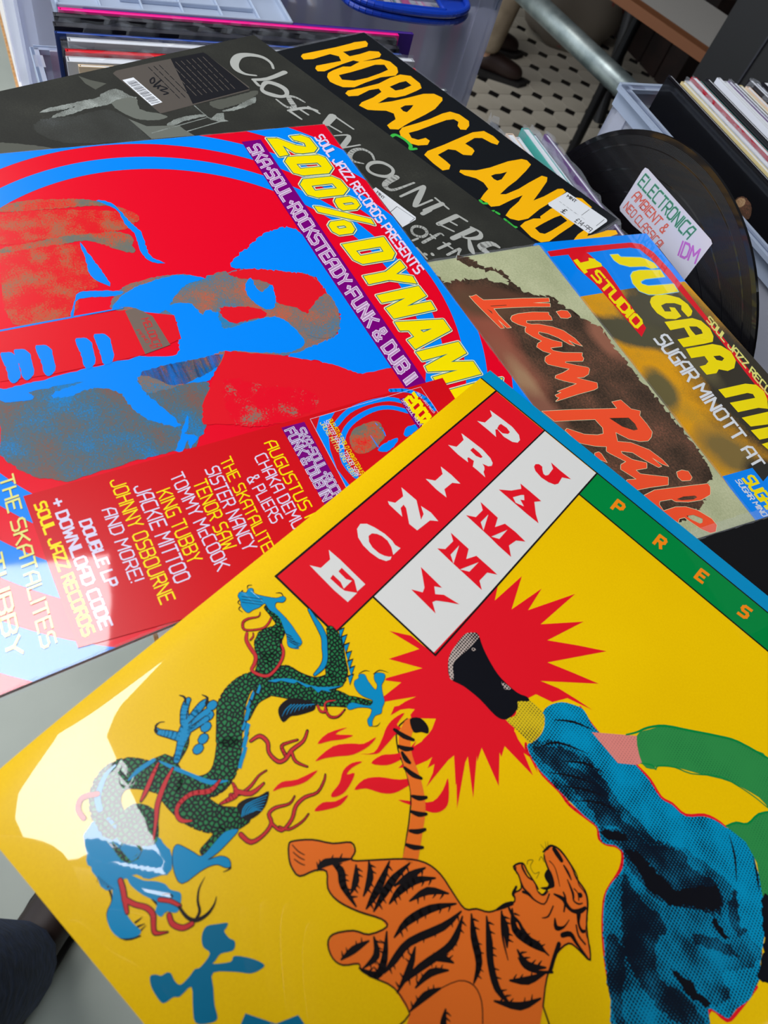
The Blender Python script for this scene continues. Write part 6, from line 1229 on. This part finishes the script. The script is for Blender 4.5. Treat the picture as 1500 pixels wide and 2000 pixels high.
# blue handle folded out over the rim
blue=simple('blue_handle',(18,60,176),.3,0,.5,coat=.3)
m=MB()
def bar(pts,r,mm):
    for p,q in zip(pts[:-1],pts[1:]): m.tube(p,q,r,mm,10)
hp=[(.336,-.742),(.341,-.722),(.360,-.708),(.400,-.7),(.440,-.7),(.464,-.708),(.479,-.722),(.484,-.742)]
for z in (-.006,.001): bar([G(a,b,z) for a,b in cat([(x,y) for x,y in hp],False,4)],.0034,blue)
inner=[(.364,-.745),(.366,-.7175),(.448,-.715),(.450,-.745)]
bar([G(a,b,-.002) for a,b in inner],.0026,blue)
V=[G(a,b,z) for z in (-.005,-.0005) for a,b in cat([(x,y) for x,y in hp],False,3)+[(.450,-.742),(.448,-.715),(.366,-.7175),(.364,-.742)]]
n_=len(V)//2
tri=tessellate_polygon([[Vector((v.x,v.y,0)) for v in V[:n_]]])
m.add(V,[tuple(t_) for t_ in tri]+[tuple(i+n_ for i in t_) for t_ in tri],blue)
o=m.build('handle',c2,smooth=False); o.matrix_local=inv
# flared translucent catch of the same crate on its left half
m=MB(); m.box(G(.056,-.742,-.012),AX*.207,BX*.070,ZX*.003,frost2); m.box(G(.056,-.675,-.024),AX*.207,BX*.003,ZX*.02,frost2)
m.box(G(.056,-.742,-.024),AX*.003,BX*.07,ZX*.02,frost2); m.box(G(.26,-.742,-.024),AX*.003,BX*.07,ZX*.02,frost2)
for k_ in range(1,6): m.box(G(.056+k_*.035,-.742,-.009),AX*.002,BX*.068,ZX*.004,frost2)
m.box(G(.11,-.695,-.009),AX*.12,BX*.002,ZX*.004,frost2)
o=m.build('rim_catch',c2,bevel=.004); o.matrix_local=inv
c4,_=crate(.612,1.02,-.585,-.20,-.318,.0,'translucent crate with pale rim behind the vinyl disc')
# ================================================================ UPRIGHT RECORDS
def upright(a,b,z,axis,thick,col,label,group,width=.315,h=.312,fin='gls',inner='paper',film=0,yaw=0):
    """a sleeve standing on edge; axis 'A': its width runs along the a axis"""
    W_=AX if axis=='A' else BX; T_=-BX if axis=='A' else AX
    if yaw: r=Matrix.Rotation(yaw,3,'Z'); W_=r@W_; T_=r@T_
    h=z+.3145; p=G(a,b,z-h); root=empty('upright_record_sleeve',loc=p); tag(root,label,'record sleeve',group)
    m=MB(); c=M(col,fin); e=min(.0009,thick*.3)
    m.box((0,0,0),W_*width,T_*e,ZX*h,c); m.box(T_*(thick-e),W_*width,T_*e,ZX*h,c); m.box(T_*e,W_*.0012,T_*(thick-2*e),ZX*h,c); m.box(T_*e+W_*(width-.0012),W_*.0012,T_*(thick-2*e),ZX*h,c)
    m.build('cover',root)
    if thick>.0024:
        m=MB(); m.box(T_*(e+.0002)+W_*.002+ZX*.002,W_*(width-.004),T_*(thick-2*e-.0004),ZX*(h-.0022),M(inner,'mat')); m.build('inner_sleeve',root)
    if film:
        rr=random.Random(int(a*1e4+b*1e3)); T=simple('clear_film',(222,226,232),.12,0,.8,trans=.84); m=MB(); K=36
        for s_ in (0,1):
            V=[]
            for i in range(K+1):
                x=width*i/K; base=T_*(thick if s_ else 0)
                V.append(base+W_*x+ZX*(h-.012)); V.append(base+W_*x+T_*rr.uniform(-.0025,.0025)+ZX*(h+film*rr.uniform(.4,1)))
            m.add(V,[(2*i,2*i+2,2*i+3,2*i+1) for i in range(K)],T)
        m.build('clear_wrap',root)
    return root
PAL.update(navyrec=(34,54,110),pink=(255,30,150),silverp=(196,198,202),beige=(232,206,170),darkrec=(30,28,34),bluerec=(60,96,190),redrec=(214,30,44),purplerec=(74,44,140),teal2=(84,178,168),mauve=(120,90,140),peach=(240,214,190),cream2=(236,218,160),crimson=(170,22,46),greyrec=(110,116,122),whiterec=(222,224,232),orangerec=(220,96,40),salmon=(210,110,100))
g='records standing in the upper left crate'
LR=[(.077,-.671,-.006,.0042,'purplerec','purple record sleeve behind the pink one, at the back of the row',0),(.057,-.664,-.005,.0046,'pink','bright pink edged record sleeve along the back of the left row',0),(.052,-.656,-.006,.0062,'darkrec','glossy black wrapped record just in front of the pink one',.003),(.050,-.6445,-.008,.0075,'darkrec','dark wrapped record with crinkled film, second in front of the pink one',.006),
 (.049,-.6352,-.0085,.0036,'navyrec','blue record sleeve with patterned side, in front of the dark wrapped ones',0),(.052,-.629,-.012,.0052,'darkrec','dark record sleeve between the blue and the silver ones',.003),(.057,-.6215,-.007,.0062,'silverp','silver white wrapped record between two dark sleeves',.004),(.052,-.6135,-.010,.004,'darkrec','thin black sleeve next to the red one',.003),
 (.053,-.608,-.008,.0045,'redrec','red record sleeve in the upper left crate',0),(.052,-.598,-.010,.008,'silverp','clear wrapped silver record in front of the red sleeve',.007),(.059,-.588,-.008,.0035,'beige','beige edged record sleeve near the grey photo sleeve',0),(.075,-.579,-.010,.0042,'greyrec','grey and white record sleeve half hidden by the grey photo sleeve',0),
 (.070,-.570,-.012,.005,'whiterec','white record sleeve at the front of the visible left row',.003),(.065,-.561,-.014,.005,'darkrec','black record sleeve at the front of the visible left row',0),(.062,-.552,-.014,.005,'mauve','violet grey record sleeve under the edge of the black sleeve',.003)]
for a,b_,z,t_,c_,lb,fl in LR: upright(a,b_,z,'A',t_,c_,lb,g,film=fl,inner={'darkrec':'darkrec','pink':'pink','navyrec':'bluerec','silverp':'paper','redrec':'redrec','purplerec':'purplerec'}.get(c_,'paper'))
g='records seen through the frosted back crate'
NM={'mauve':'mauve','greyrec':'grey','whiterec':'white','silverp':'silver','purplerec':'purple','teal2':'teal','pink':'pink','bluerec':'blue','beige':'beige','darkrec':'black'}
rr=random.Random(3); cl=['mauve','greyrec','whiterec','silverp','purplerec','teal2','pink','greyrec','whiterec','bluerec','beige','darkrec','silverp']
x=.045
i=0
while x<.50:
    w=rr.uniform(.006,.011); cn=cl[rr.randrange(len(cl))]; upright(x,-1.064,-.012-rr.uniform(0,.012),'B',w,cn,NM.get(cn,'blue')+' record edge showing dimly through the frosted wall of the back crate',g,width=.315,fin='mat'); x+=w+.0015
g='wrapped records right of the black sleeve with amber letters'
for a,b_,z,t_,c_,lb,fl in [(.408,-.527,-.010,.004,'silverp','loose clear plastic wrap standing beside the black amber lettered sleeve',.012),(.418,-.506,-.006,.008,'peach','cream white record sleeve standing beside the amber lettered sleeve',0),(.432,-.507,-.010,.004,'whiterec','thin white record sleeve between the cream and teal ones',0),(.441,-.515,-.006,.008,'teal2','pale teal record sleeve in clear wrap beside the vinyl disc',.008),(.453,-.512,-.010,.005,'darkrec','dark wrapped record between teal and mauve sleeves',.006),(.463,-.506,-.006,.004,'mauve','thin mauve record sleeve right in front of the vinyl disc',.004)]:
    upright(a,b_,z,'B',t_,c_,lb,g,film=fl)
g='records fanned in the right hand crate'
x=.6535; names={'darkrec':'black','crimson':'dark red','cream2':'cream yellow','orangerec':'orange and black','greyrec':'grey','silverp':'clear wrapped silver','whiterec':'white','redrec':'bright red','mauve':'mauve','peach':'peach','teal2':'pale teal'}
seq=[('darkrec',.003,0,'first'),('darkrec',.0032,0,'second'),('orangerec',.0032,0,''),('darkrec',.003,0,'third'),('cream2',.005,0,''),('silverp',.008,.006,'first'),('crimson',.0075,0,''),('greyrec',.005,0,'first'),('teal2',.004,0,''),('darkrec',.004,0,'fourth'),('whiterec',.010,0,'first'),('whiterec',.005,0,'second'),('redrec',.003,0,''),('whiterec',.006,0,'third'),('mauve',.005,.003,''),('darkrec',.006,0,'fifth'),('cream2',.005,.0,'second'),('darkrec',.004,0,'last'),('peach',.006,0,''),('darkrec',.006,.003,'rearmost'),('whiterec',.006,0,'rearmost'),('greyrec',.006,.003,'rearmost'),('darkrec',.01,0,'tall rearmost')]
rr=random.Random(8)
for c_,t_,fl,ordn in seq:
    upright(x,-.568+rr.uniform(-.006,.004),.018+rr.uniform(-.005,.003),'B',t_,c_,(ordn+' ' if ordn else '')+names[c_]+' record sleeve from the front of the right hand crate' if ordn in('first','second','third','fourth','fifth') else (ordn+' ' if ordn else '')+names[c_]+' record sleeve fanned in the right hand crate',g,film=fl,h=.33); x+=t_+.0016
# front black sleeve of that crate with a small print
mw=fmat('stackfront'); root=empty('upright_record_sleeve',mw); tag(root,'large glossy black record sleeve facing front in the right hand crate','record sleeve')
w_=mw.to_3x3().col[2]; m=MB(); m.box((0,0,.0002),(.315,0,0),(0,.332,0),(0,0,.0035),M('blackgloss','gls')); m.build('cover',root)
pr=Print('stackfront','gls',lambda x,y:0); pr.run(ART['stackfront'],.315); pr.build(root,None)
# ================================================================ VINYL DISC DIVIDER
mw=fmat('disc'); 
cx,cz=.066,.126   # disc centre in the sticker plane
root=empty('vinyl_disc',mw); tag(root,'black vinyl disc standing upright as a divider with a handwritten sticker','record')
vin=nmat('vinyl_black')
m_,nt,p=vin; p.inputs['Base Color'].default_value=lin((14,13,15)); p.inputs['Roughness'].default_value=.25; p.inputs['Specular IOR Level'].default_value=.4; p.inputs['Coat Weight'].default_value=.1
tc=N(nt,'ShaderNodeTexCoord'); mp=N(nt,'ShaderNodeMapping'); nt.links.new(tc.outputs['Object'],mp.inputs[0]); mp.inputs['Location'].default_value=(-cx,-cz,0)
ln=N(nt,'ShaderNodeVectorMath',operation='LENGTH'); nt.links.new(mp.outputs[0],ln.inputs[0])
wv=N(nt,'ShaderNodeMath',operation='SINE'); ml=N(nt,'ShaderNodeMath',operation='MULTIPLY'); ml.inputs[1].default_value=7000; nt.links.new(ln.outputs['Value'],ml.inputs[0]); nt.links.new(ml.outputs[0],wv.inputs[0])
bp_=N(nt,'ShaderNodeBump'); bp_.inputs['Strength'].default_value=.25; bp_.inputs['Distance'].default_value=.0003; nt.links.new(wv.outputs[0],bp_.inputs['Height']); nt.links.new(bp_.outputs[0],p.inputs['Normal'])
def disc(mb,r0,r1,z0,z1,m,n=128):
    V=[]
    for r,z in ((r0,z0),(r1,z0),(r1,z1),(r0,z1)):
        V+=[(cx+r*math.cos(2*math.pi*i/n),cz+r*math.sin(2*math.pi*i/n),z) for i in range(n)]
    mb.add(V,[(q*n+i,q*n+(i+1)%n,((q+1)%4)*n+(i+1)%n,((q+1)%4)*n+i) for q in range(4) for i in range(n)],m)
m=MB(); R0=.1705
disc(m,.05,R0-.004,.0004,.0026,m_); m.build('grooved_surface',root,smooth=False)
m=MB(); disc(m,R0-.004,R0,.0001,.0030,M('blackgloss','gls')); 
for r in (.158,.139,.121,.104,.088,.072): disc(m,r,r+.0012,.0002,.0028,M('blackgloss','gls'))
m.build('track_gap_and_rim',root)
m=MB(); disc(m,.0036,.05,.0002,.0028,M('grey0b','mat')); m.build('centre_label',root)
pr=Print('disc','mat',lambda x,y:0); pr.run(ART['disc'],1); pr.build(root,None)
# ================================================================ SLEEVES LYING ON TOP
sleeve('record_sleeve','hor','horblack','hor','matt black record sleeve with big amber hand painted letters, lowest of the pile',bag=.004)
sleeve('record_sleeve','clo','clogrey','clo','charcoal grey record sleeve with silver lettering and a faded stage photo')
sleeve('record_sleeve','sug','blue','sug','blue and ochre record sleeve with fat yellow letters, next to the vinyl disc',thick=.0022)
sleeve('record_sleeve','lia','palegreen','lia','pale green and brown portrait record sleeve with orange brush script',bag=.003,thick=.0021)
sleeve('record_sleeve','dyn','red0','dyn','red and blue record sleeve with concentric rings and posterised hat portrait',bag=.002)
mwb=Matrix.Identity(4); ob=G(.115,-.072,.0325)
for i in range(3): mwb[i][0]=AX[i]; mwb[i][1]=BX[i]; mwb[i][2]=(AX.cross(BX))[i]; mwb[i][3]=ob[i]
FRAMES['plain']=(tuple(ob),tuple(AX),tuple(BX),.315)
sleeve('record_sleeve','plain','blackgloss','clo','plain black record sleeve peeking out under the yellow one at the right',bag=.006)
sleeve('record_sleeve','jam','yellow','jam','yellow record sleeve with dragon, tiger and kicking leg, top of the pile',zf=lambda x,y:curl(x,y,.3143),grid=56)
# ================================================================ BACKGROUND THINGS
galv=simple('galvanised_steel',(168,178,176),.42,.75,.5,c2=(128,140,140),scale=26,bump=.08)
m=MB(); pa,pb=G(1.155,-1.75,-.315),G(1.295,-1.02,-.33); m.tube(pa,pb,.0242,galv,24); o=m.build('metal_pole',smooth=True); tag(o,'galvanised steel scaffold pole slanting behind the crates','pole')
# white topped table further back
t=empty('display_table'); tag(t,'white topped table with brown wooden edge in the dark background','table')
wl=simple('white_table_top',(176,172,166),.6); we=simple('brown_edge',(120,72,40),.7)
def Wp(x,y,z): return Vector((x,y,z))
q=[(1.918*1,-1.944),(2.30,-2.02),(2.60,-1.70),(2.02,-1.60)]
e0,e1=G(1.86,-2.10,-.45),G(2.10,-1.50,-.45); d1=G(2.62,-2.22,-.45)-e0
dd=AX*.33+BX*-.06
m=MB(); m.box(e0-ZX*.03,(e1-e0)*1.0,dd,ZX*.03,wl); m.build('table_top',t)
m=MB(); m.box(e0-ZX*.031-AX*.006,(e1-e0)*1.0,AX*.006,ZX*.031,we); m.box(e0-ZX*.0305-AX*.05,(e1-e0)*1.0,AX*.045,ZX*.03,we); m.build('wooden_edge',t)
for s_ in (.05,.95): m=MB(); p_=e0+(e1-e0)*s_+AX*.2; m.tube(Vector((p_.x,p_.y,-1.075)),p_-ZX*.03,.02,steel); m.build('leg',t)
# black cabinet right of it
m=MB(); blackp=simple('black_panel',(17,16,19),.6); p_=G(1.42,-1.18,-1.075); m.box(p_,AX*.9,BX*1.1,ZX*2.2,blackp); m.box(p_+BX*.12-AX*.004,BX*.004,AX*.004,ZX*2.2,simple('panel_seam',(40,40,50),.5)); o=m.build('black_cabinet'); tag(o,'tall black panel cabinet at the right edge beyond the crate','cabinet')
# black trestle
t=empty('black_trestle'); tag(t,'black metal trestle legs on the dark tiled floor behind the pole','trestle')
m=MB(); q1=G(2.40,-2.33,-1.075); m.tube(q1,q1+Vector((.02,.25,.75)),.028,blackp); m.build('leg',t)
m=MB(); q2=G(2.9,-2.2,-1.075); m.tube(q2,q2+ZX*.8,.03,blackp); m.build('leg',t)
m=MB(); m.tube(q1+Vector((.01,.12,.4)),q2+ZX*.45,.028,blackp); m.build('cross_bar',t)
# dark boxes added to stand in for the shaded floor under the table
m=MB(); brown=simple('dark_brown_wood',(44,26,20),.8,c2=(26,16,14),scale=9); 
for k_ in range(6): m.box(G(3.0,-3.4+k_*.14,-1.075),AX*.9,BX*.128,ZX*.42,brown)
o=m.build('dark_infill'); tag(o,'dark brown slatted wooden bench added for the shade under the white table','bench')
# canvas bag on the floor
def blob(name,c0,sx,sy,sz,mat,parent=None,seed=1,n=20):
    rr=random.Random(seed); bm=bmesh.new(); bmesh.ops.create_uvsphere(bm,u_segments=n*2,v_segments=n,radius=1)
    for v in bm.verts:
        x,y,z=v.co; r=1+.06*math.sin(5*x+seed)+.05*math.sin(7*y+2*z)+.04*math.cos(9*z+3*x)
        zz=max(z,-.72); k_=(abs(x)**3+abs(y)**3)**(1/3) or 1; h_=math.hypot(x,y) or 1; w=1+.12*(h_/k_-1)
        v.co=Vector((x*sx*r*w,y*sy*r*w,zz*sz*r))
    me=bpy.data.meshes.new(name); bm.to_mesh(me); bm.free(); me.materials.append(mat)
    for p in me.polygons:p.use_smooth=True
    o=bpy.data.objects.new(name,me); COL.objects.link(o); o.location=c0
    if parent:o.parent=parent
    return o
bagm,nt,p=nmat('cotton_bag'); p.inputs['Roughness'].default_value=.8; tx=tex(nt,'ShaderNodeTexNoise',7); nt.links.new(mixc(nt,step(nt,tx.outputs[0],.62,.66),lin((118,108,96)),lin((150,52,44))),p.inputs['Base Color'])
bg=blob('shopping_bag',G(2.62,-3.02,-.90),.26,.17,.25,bagm); tag(bg,'off white cotton bag with red marks slumped on the tiled floor','bag')
for s_ in (-.07,.07):
    m=MB(); hpz=[Vector((s_+.06*math.cos(t_),.02,.22+.12*math.sin(t_))) for t_ in [math.pi*i/8 for i in range(9)]]
    for p1,p2 in zip(hpz[:-1],hpz[1:]): m.tube(p1,p2,.008,simple('cotton_strap',(150,140,126),.8),8)
    m.build('bag_strap',bg)
# ---------------------------------------------------------------- people (only their legs are in view)
def chain(V,E,R_,pts,roots,link=None):
    k=len(V)
    for n_,(x,y,z,r) in enumerate(pts):
        V.append((x,y,z)); R_.append(r)
        if n_: E.append((k+n_-1,k+n_))
        elif link is not None: E.append((link,k))
    if link is None: roots.append(k)
    return k+len(pts)-1
def person(loc,yaw,mt,mj,ms,label,sway=(0,0),hands=None,stride=(.0,.0)):
    """sway: shift of the head (right, forward); hands: two local points or None for arms hanging"""
    skin_m=simple('skin_tone',(196,150,122),.55); hair_m=simple('dark_hair',(48,34,26),.7)
    root=empty('person',loc=loc); root.rotation_euler=(0,0,yaw); tag(root,label,'person')
    sx,sy=sway; S=lambda f:(sx*f,sy*f)
    sp=[(0,0,.95,(.155,.12)),(*S(.2),1.08,(.14,.105)),(*S(.45),1.25,(.155,.11)),(*S(.7),1.40,(.15,.10)),(*S(.85),1.47,.055),(*S(.95),1.53,.05)]
    hx,hy=S(1.0)
    def limbs(k,grow,feet):
        V,E,R_,roots=[],[],[],[]
        chain(V,E,R_,[(a,b,c,tuple(v+grow for v in r) if isinstance(r,tuple) else r+grow) for a,b,c,r in sp[:k]],roots)
        return V,E,R_,roots
    def leg(s_,g,end):
        f=stride[0 if s_<0 else 1]
        p=[(s_*.085,0,.88,.092+g),(s_*.10,f*.3+.01,.70,.082+g),(s_*.11,f*.6+.03,.50,.062+g),(s_*.115,f*.85+.01,.30,.056+g),(s_*.12,f,.12,.042+g),(s_*.12,f,.07,.04+g)]
        return p[:end]
    def arm(s_,g,end):
        x0,y0=S(.68); sh=(x0+s_*.17,y0,1.40); hd=hands[0 if s_<0 else 1] if hands else (x0+s_*.25,y0+.05,.80)
        el=((sh[0]+hd[0])/2+s_*.07,(sh[1]+hd[1])/2-.05,(sh[2]+hd[2])/2-(.12 if hands else 0))
        return [(*sh,.058+g),((sh[0]+el[0])/2,(sh[1]+el[1])/2,(sh[2]+el[2])/2,.05+g),(*el,.042+g),((hd[0]*.6+el[0]*.4),(hd[1]*.6+el[1]*.4),(hd[2]*.6+el[2]*.4),.038+g),(*hd,.028+g)][:end],hd,el
    # body: one continuous figure
    V,E,R_,roots=limbs(6,0,1)
    chain(V,E,R_,[(hx,hy+.01,1.60,(.072,.085)),(hx,hy+.02,1.67,(.076,.09)),(hx,hy+.01,1.73,(.06,.07))],roots,link=5)
    for s_ in (-1,1):
        chain(V,E,R_,leg(s_,0,6)+[(s_*.12,.10+stride[0 if s_<0 else 1],.035,.03)],roots,link=0)
        a_,hd,el=arm(s_,0,5); last=chain(V,E,R_,a_,roots,link=3)
        d=(Vector(hd)-Vector(el)).normalized(); side=d.cross(Vector((0,0,1))).normalized() if abs(d.z)<.95 else Vector((0,1,0)); up=side.cross(d)
        palm=Vector(hd)+d*.05; chain(V,E,R_,[(*palm,(.034,.018))],roots,link=last)
        for q in range(4):
            o_=palm+side*(.026-.0175*q)+d*.01; L_=(.07,.08,.075,.058)[q]
            b1=o_+d*L_*.5-up*.006; b2=b1+d*L_*.3-up*.018; b3=b2+d*L_*.2-up*.02
            chain(V,E,R_,[(*o_,.0088),(*b1,.0082),(*b2,.0076),(*b3,.0068)],roots)
        o_=Vector(hd)+d*.025+side*.03; chain(V,E,R_,[(*o_,.011),(*(o_+side*.028+d*.025),.0095),(*(o_+side*.034+d*.052-up*.01),.008)],roots)
    def mk(name,V,E,R_,roots,mat,lv=2):
        me=bpy.data.meshes.new(name); me.from_pydata(V,E,[]); me.materials.append(mat); o=bpy.data.objects.new(name,me); COL.objects.link(o); o.parent=root
        md=o.modifiers.new('skin','SKIN'); md.use_smooth_shade=True
        for i_,v in enumerate(me.skin_vertices[0].data): v.radius=R_[i_] if isinstance(R_[i_],tuple) else (R_[i_],R_[i_]); v.use_root=i_ in roots
        sb=o.modifiers.new('sub','SUBSURF'); sb.levels=lv; sb.render_levels=lv; return o
    mk('body',V,E,R_,roots,skin_m)
    V,E,R_,roots=[],[],[],[]
    chain(V,E,R_,[(*q_[:3],tuple(v+.012 for v in q_[3])) for q_ in sp[:2]],roots)
    for s_ in (-1,1): chain(V,E,R_,leg(s_,.028,5)+[(s_*.12,stride[0 if s_<0 else 1],.085,.066)],roots,link=0)
    mk('trousers',V,E,R_,roots,mt)
    V,E,R_,roots=limbs(5,.022,0)
    for s_ in (-1,1): chain(V,E,R_,arm(s_,.018,4)[0],roots,link=3)
    mk('jacket',V,E,R_,roots,mj)
    for s_ in (-1,1):
        x=s_*.12; f=stride[0 if s_<0 else 1]
        mk('shoe',[(x,-.03+f,.06),(x,.05+f,.055),(x+s_*.01,.14+f,.042),(x+s_*.012,.20+f,.034)],[(0,1),(1,2),(2,3)],[(.048,.052),(.044,.044),(.048,.036),(.038,.026)],[0],ms)
        m=MB(); m.prism([(x-.042,-.075+f),(x+.042,-.075+f),(x+.05,.10+f),(x+.045+s_*.01,.19+f),(x+s_*.012,.232+f),(x-.04+s_*.01,.19+f),(x-.046,.08+f)],0,.018,simple('shoe_sole',(24,20,18),.8)); m.build('sole',root)
    h_=blob('hair',(hx,hy-.012,1.685),.092,.108,.098,hair_m,root,seed=4,n=12); h_.location.z=1.70
    for s_ in (-1,1):
        m=MB(); m.tube((hx+s_*.030,hy+.092,1.655),(hx+s_*.030,hy+.101,1.655),.010,simple('eye_white',(220,215,210),.3),10); m.tube((hx+s_*.030,hy+.1005,1.655),(hx+s_*.030,hy+.1025,1.655),.005,simple('eye_dark',(30,24,20),.3),10); m.build('eye',root)
        mk('ear',[(hx+s_*.078,hy,1.665),(hx+s_*.086,hy-.012,1.65),(hx+s_*.078,hy-.004,1.625)],[(0,1),(1,2)],[.012,.012,.008],[0],skin_m,1)
    mk('nose',[(hx,hy+.09,1.66),(hx,hy+.108,1.635),(hx,hy+.096,1.622)],[(0,1),(1,2)],[.008,.013,.010],[0],skin_m,1)
    mk('mouth',[(hx-.022,hy+.086,1.597),(hx,hy+.094,1.595),(hx+.022,hy+.086,1.597)],[(0,1),(1,2)],[.004,.006,.004],[0],simple('lip_tone',(160,92,84),.5),1)
    return root
chino=simple('beige_trousers',(150,134,112),.85,c2=(126,110,90),scale=14,bump=.4); brownshoe=simple('brown_shoe',(40,24,20),.5)
jk=simple('dark_jacket',(46,44,48),.85,c2=(34,33,37),scale=40); tee=simple('grey_shirt',(120,116,108),.85)
person(Vector((1.985,2.80,-1.0715)),math.radians(-115),chino,tee,brownshoe,'person in loose beige trousers and dark brown shoes standing behind the crates')
jeans=simple('dark_denim',(44,60,102),.85,c2=(27,38,68),scale=60,bump=.3)
person(Vector((-.435,.012,-1.0705)),math.radians(-44),jeans,jk,brownshoe,'person in dark blue jeans standing at the near side of the table, lower left',sway=(.20,.10),hands=((.19,.20,1.33),(.40,.19,1.33)),stride=(-.02,.135))
# the phone the near person holds over the table
m=MB(); ph=Vector((0,0,CAM_H))-Fv*.016; m.box(ph-Rv*.038-Dv*.02,Rv*.076,Dv*.155,-Fv*.008,simple('phone_case',(20,20,22),.35)); m.box(ph-Fv*.0085-Rv*.035-Dv*.016,Rv*.07,Dv*.147,-Fv*.0006,simple('phone_glass',(8,9,12),.08)); o=m.build('phone'); tag(o,'black phone held over the table by the near person','phone')
print('objects',len(bpy.data.objects))
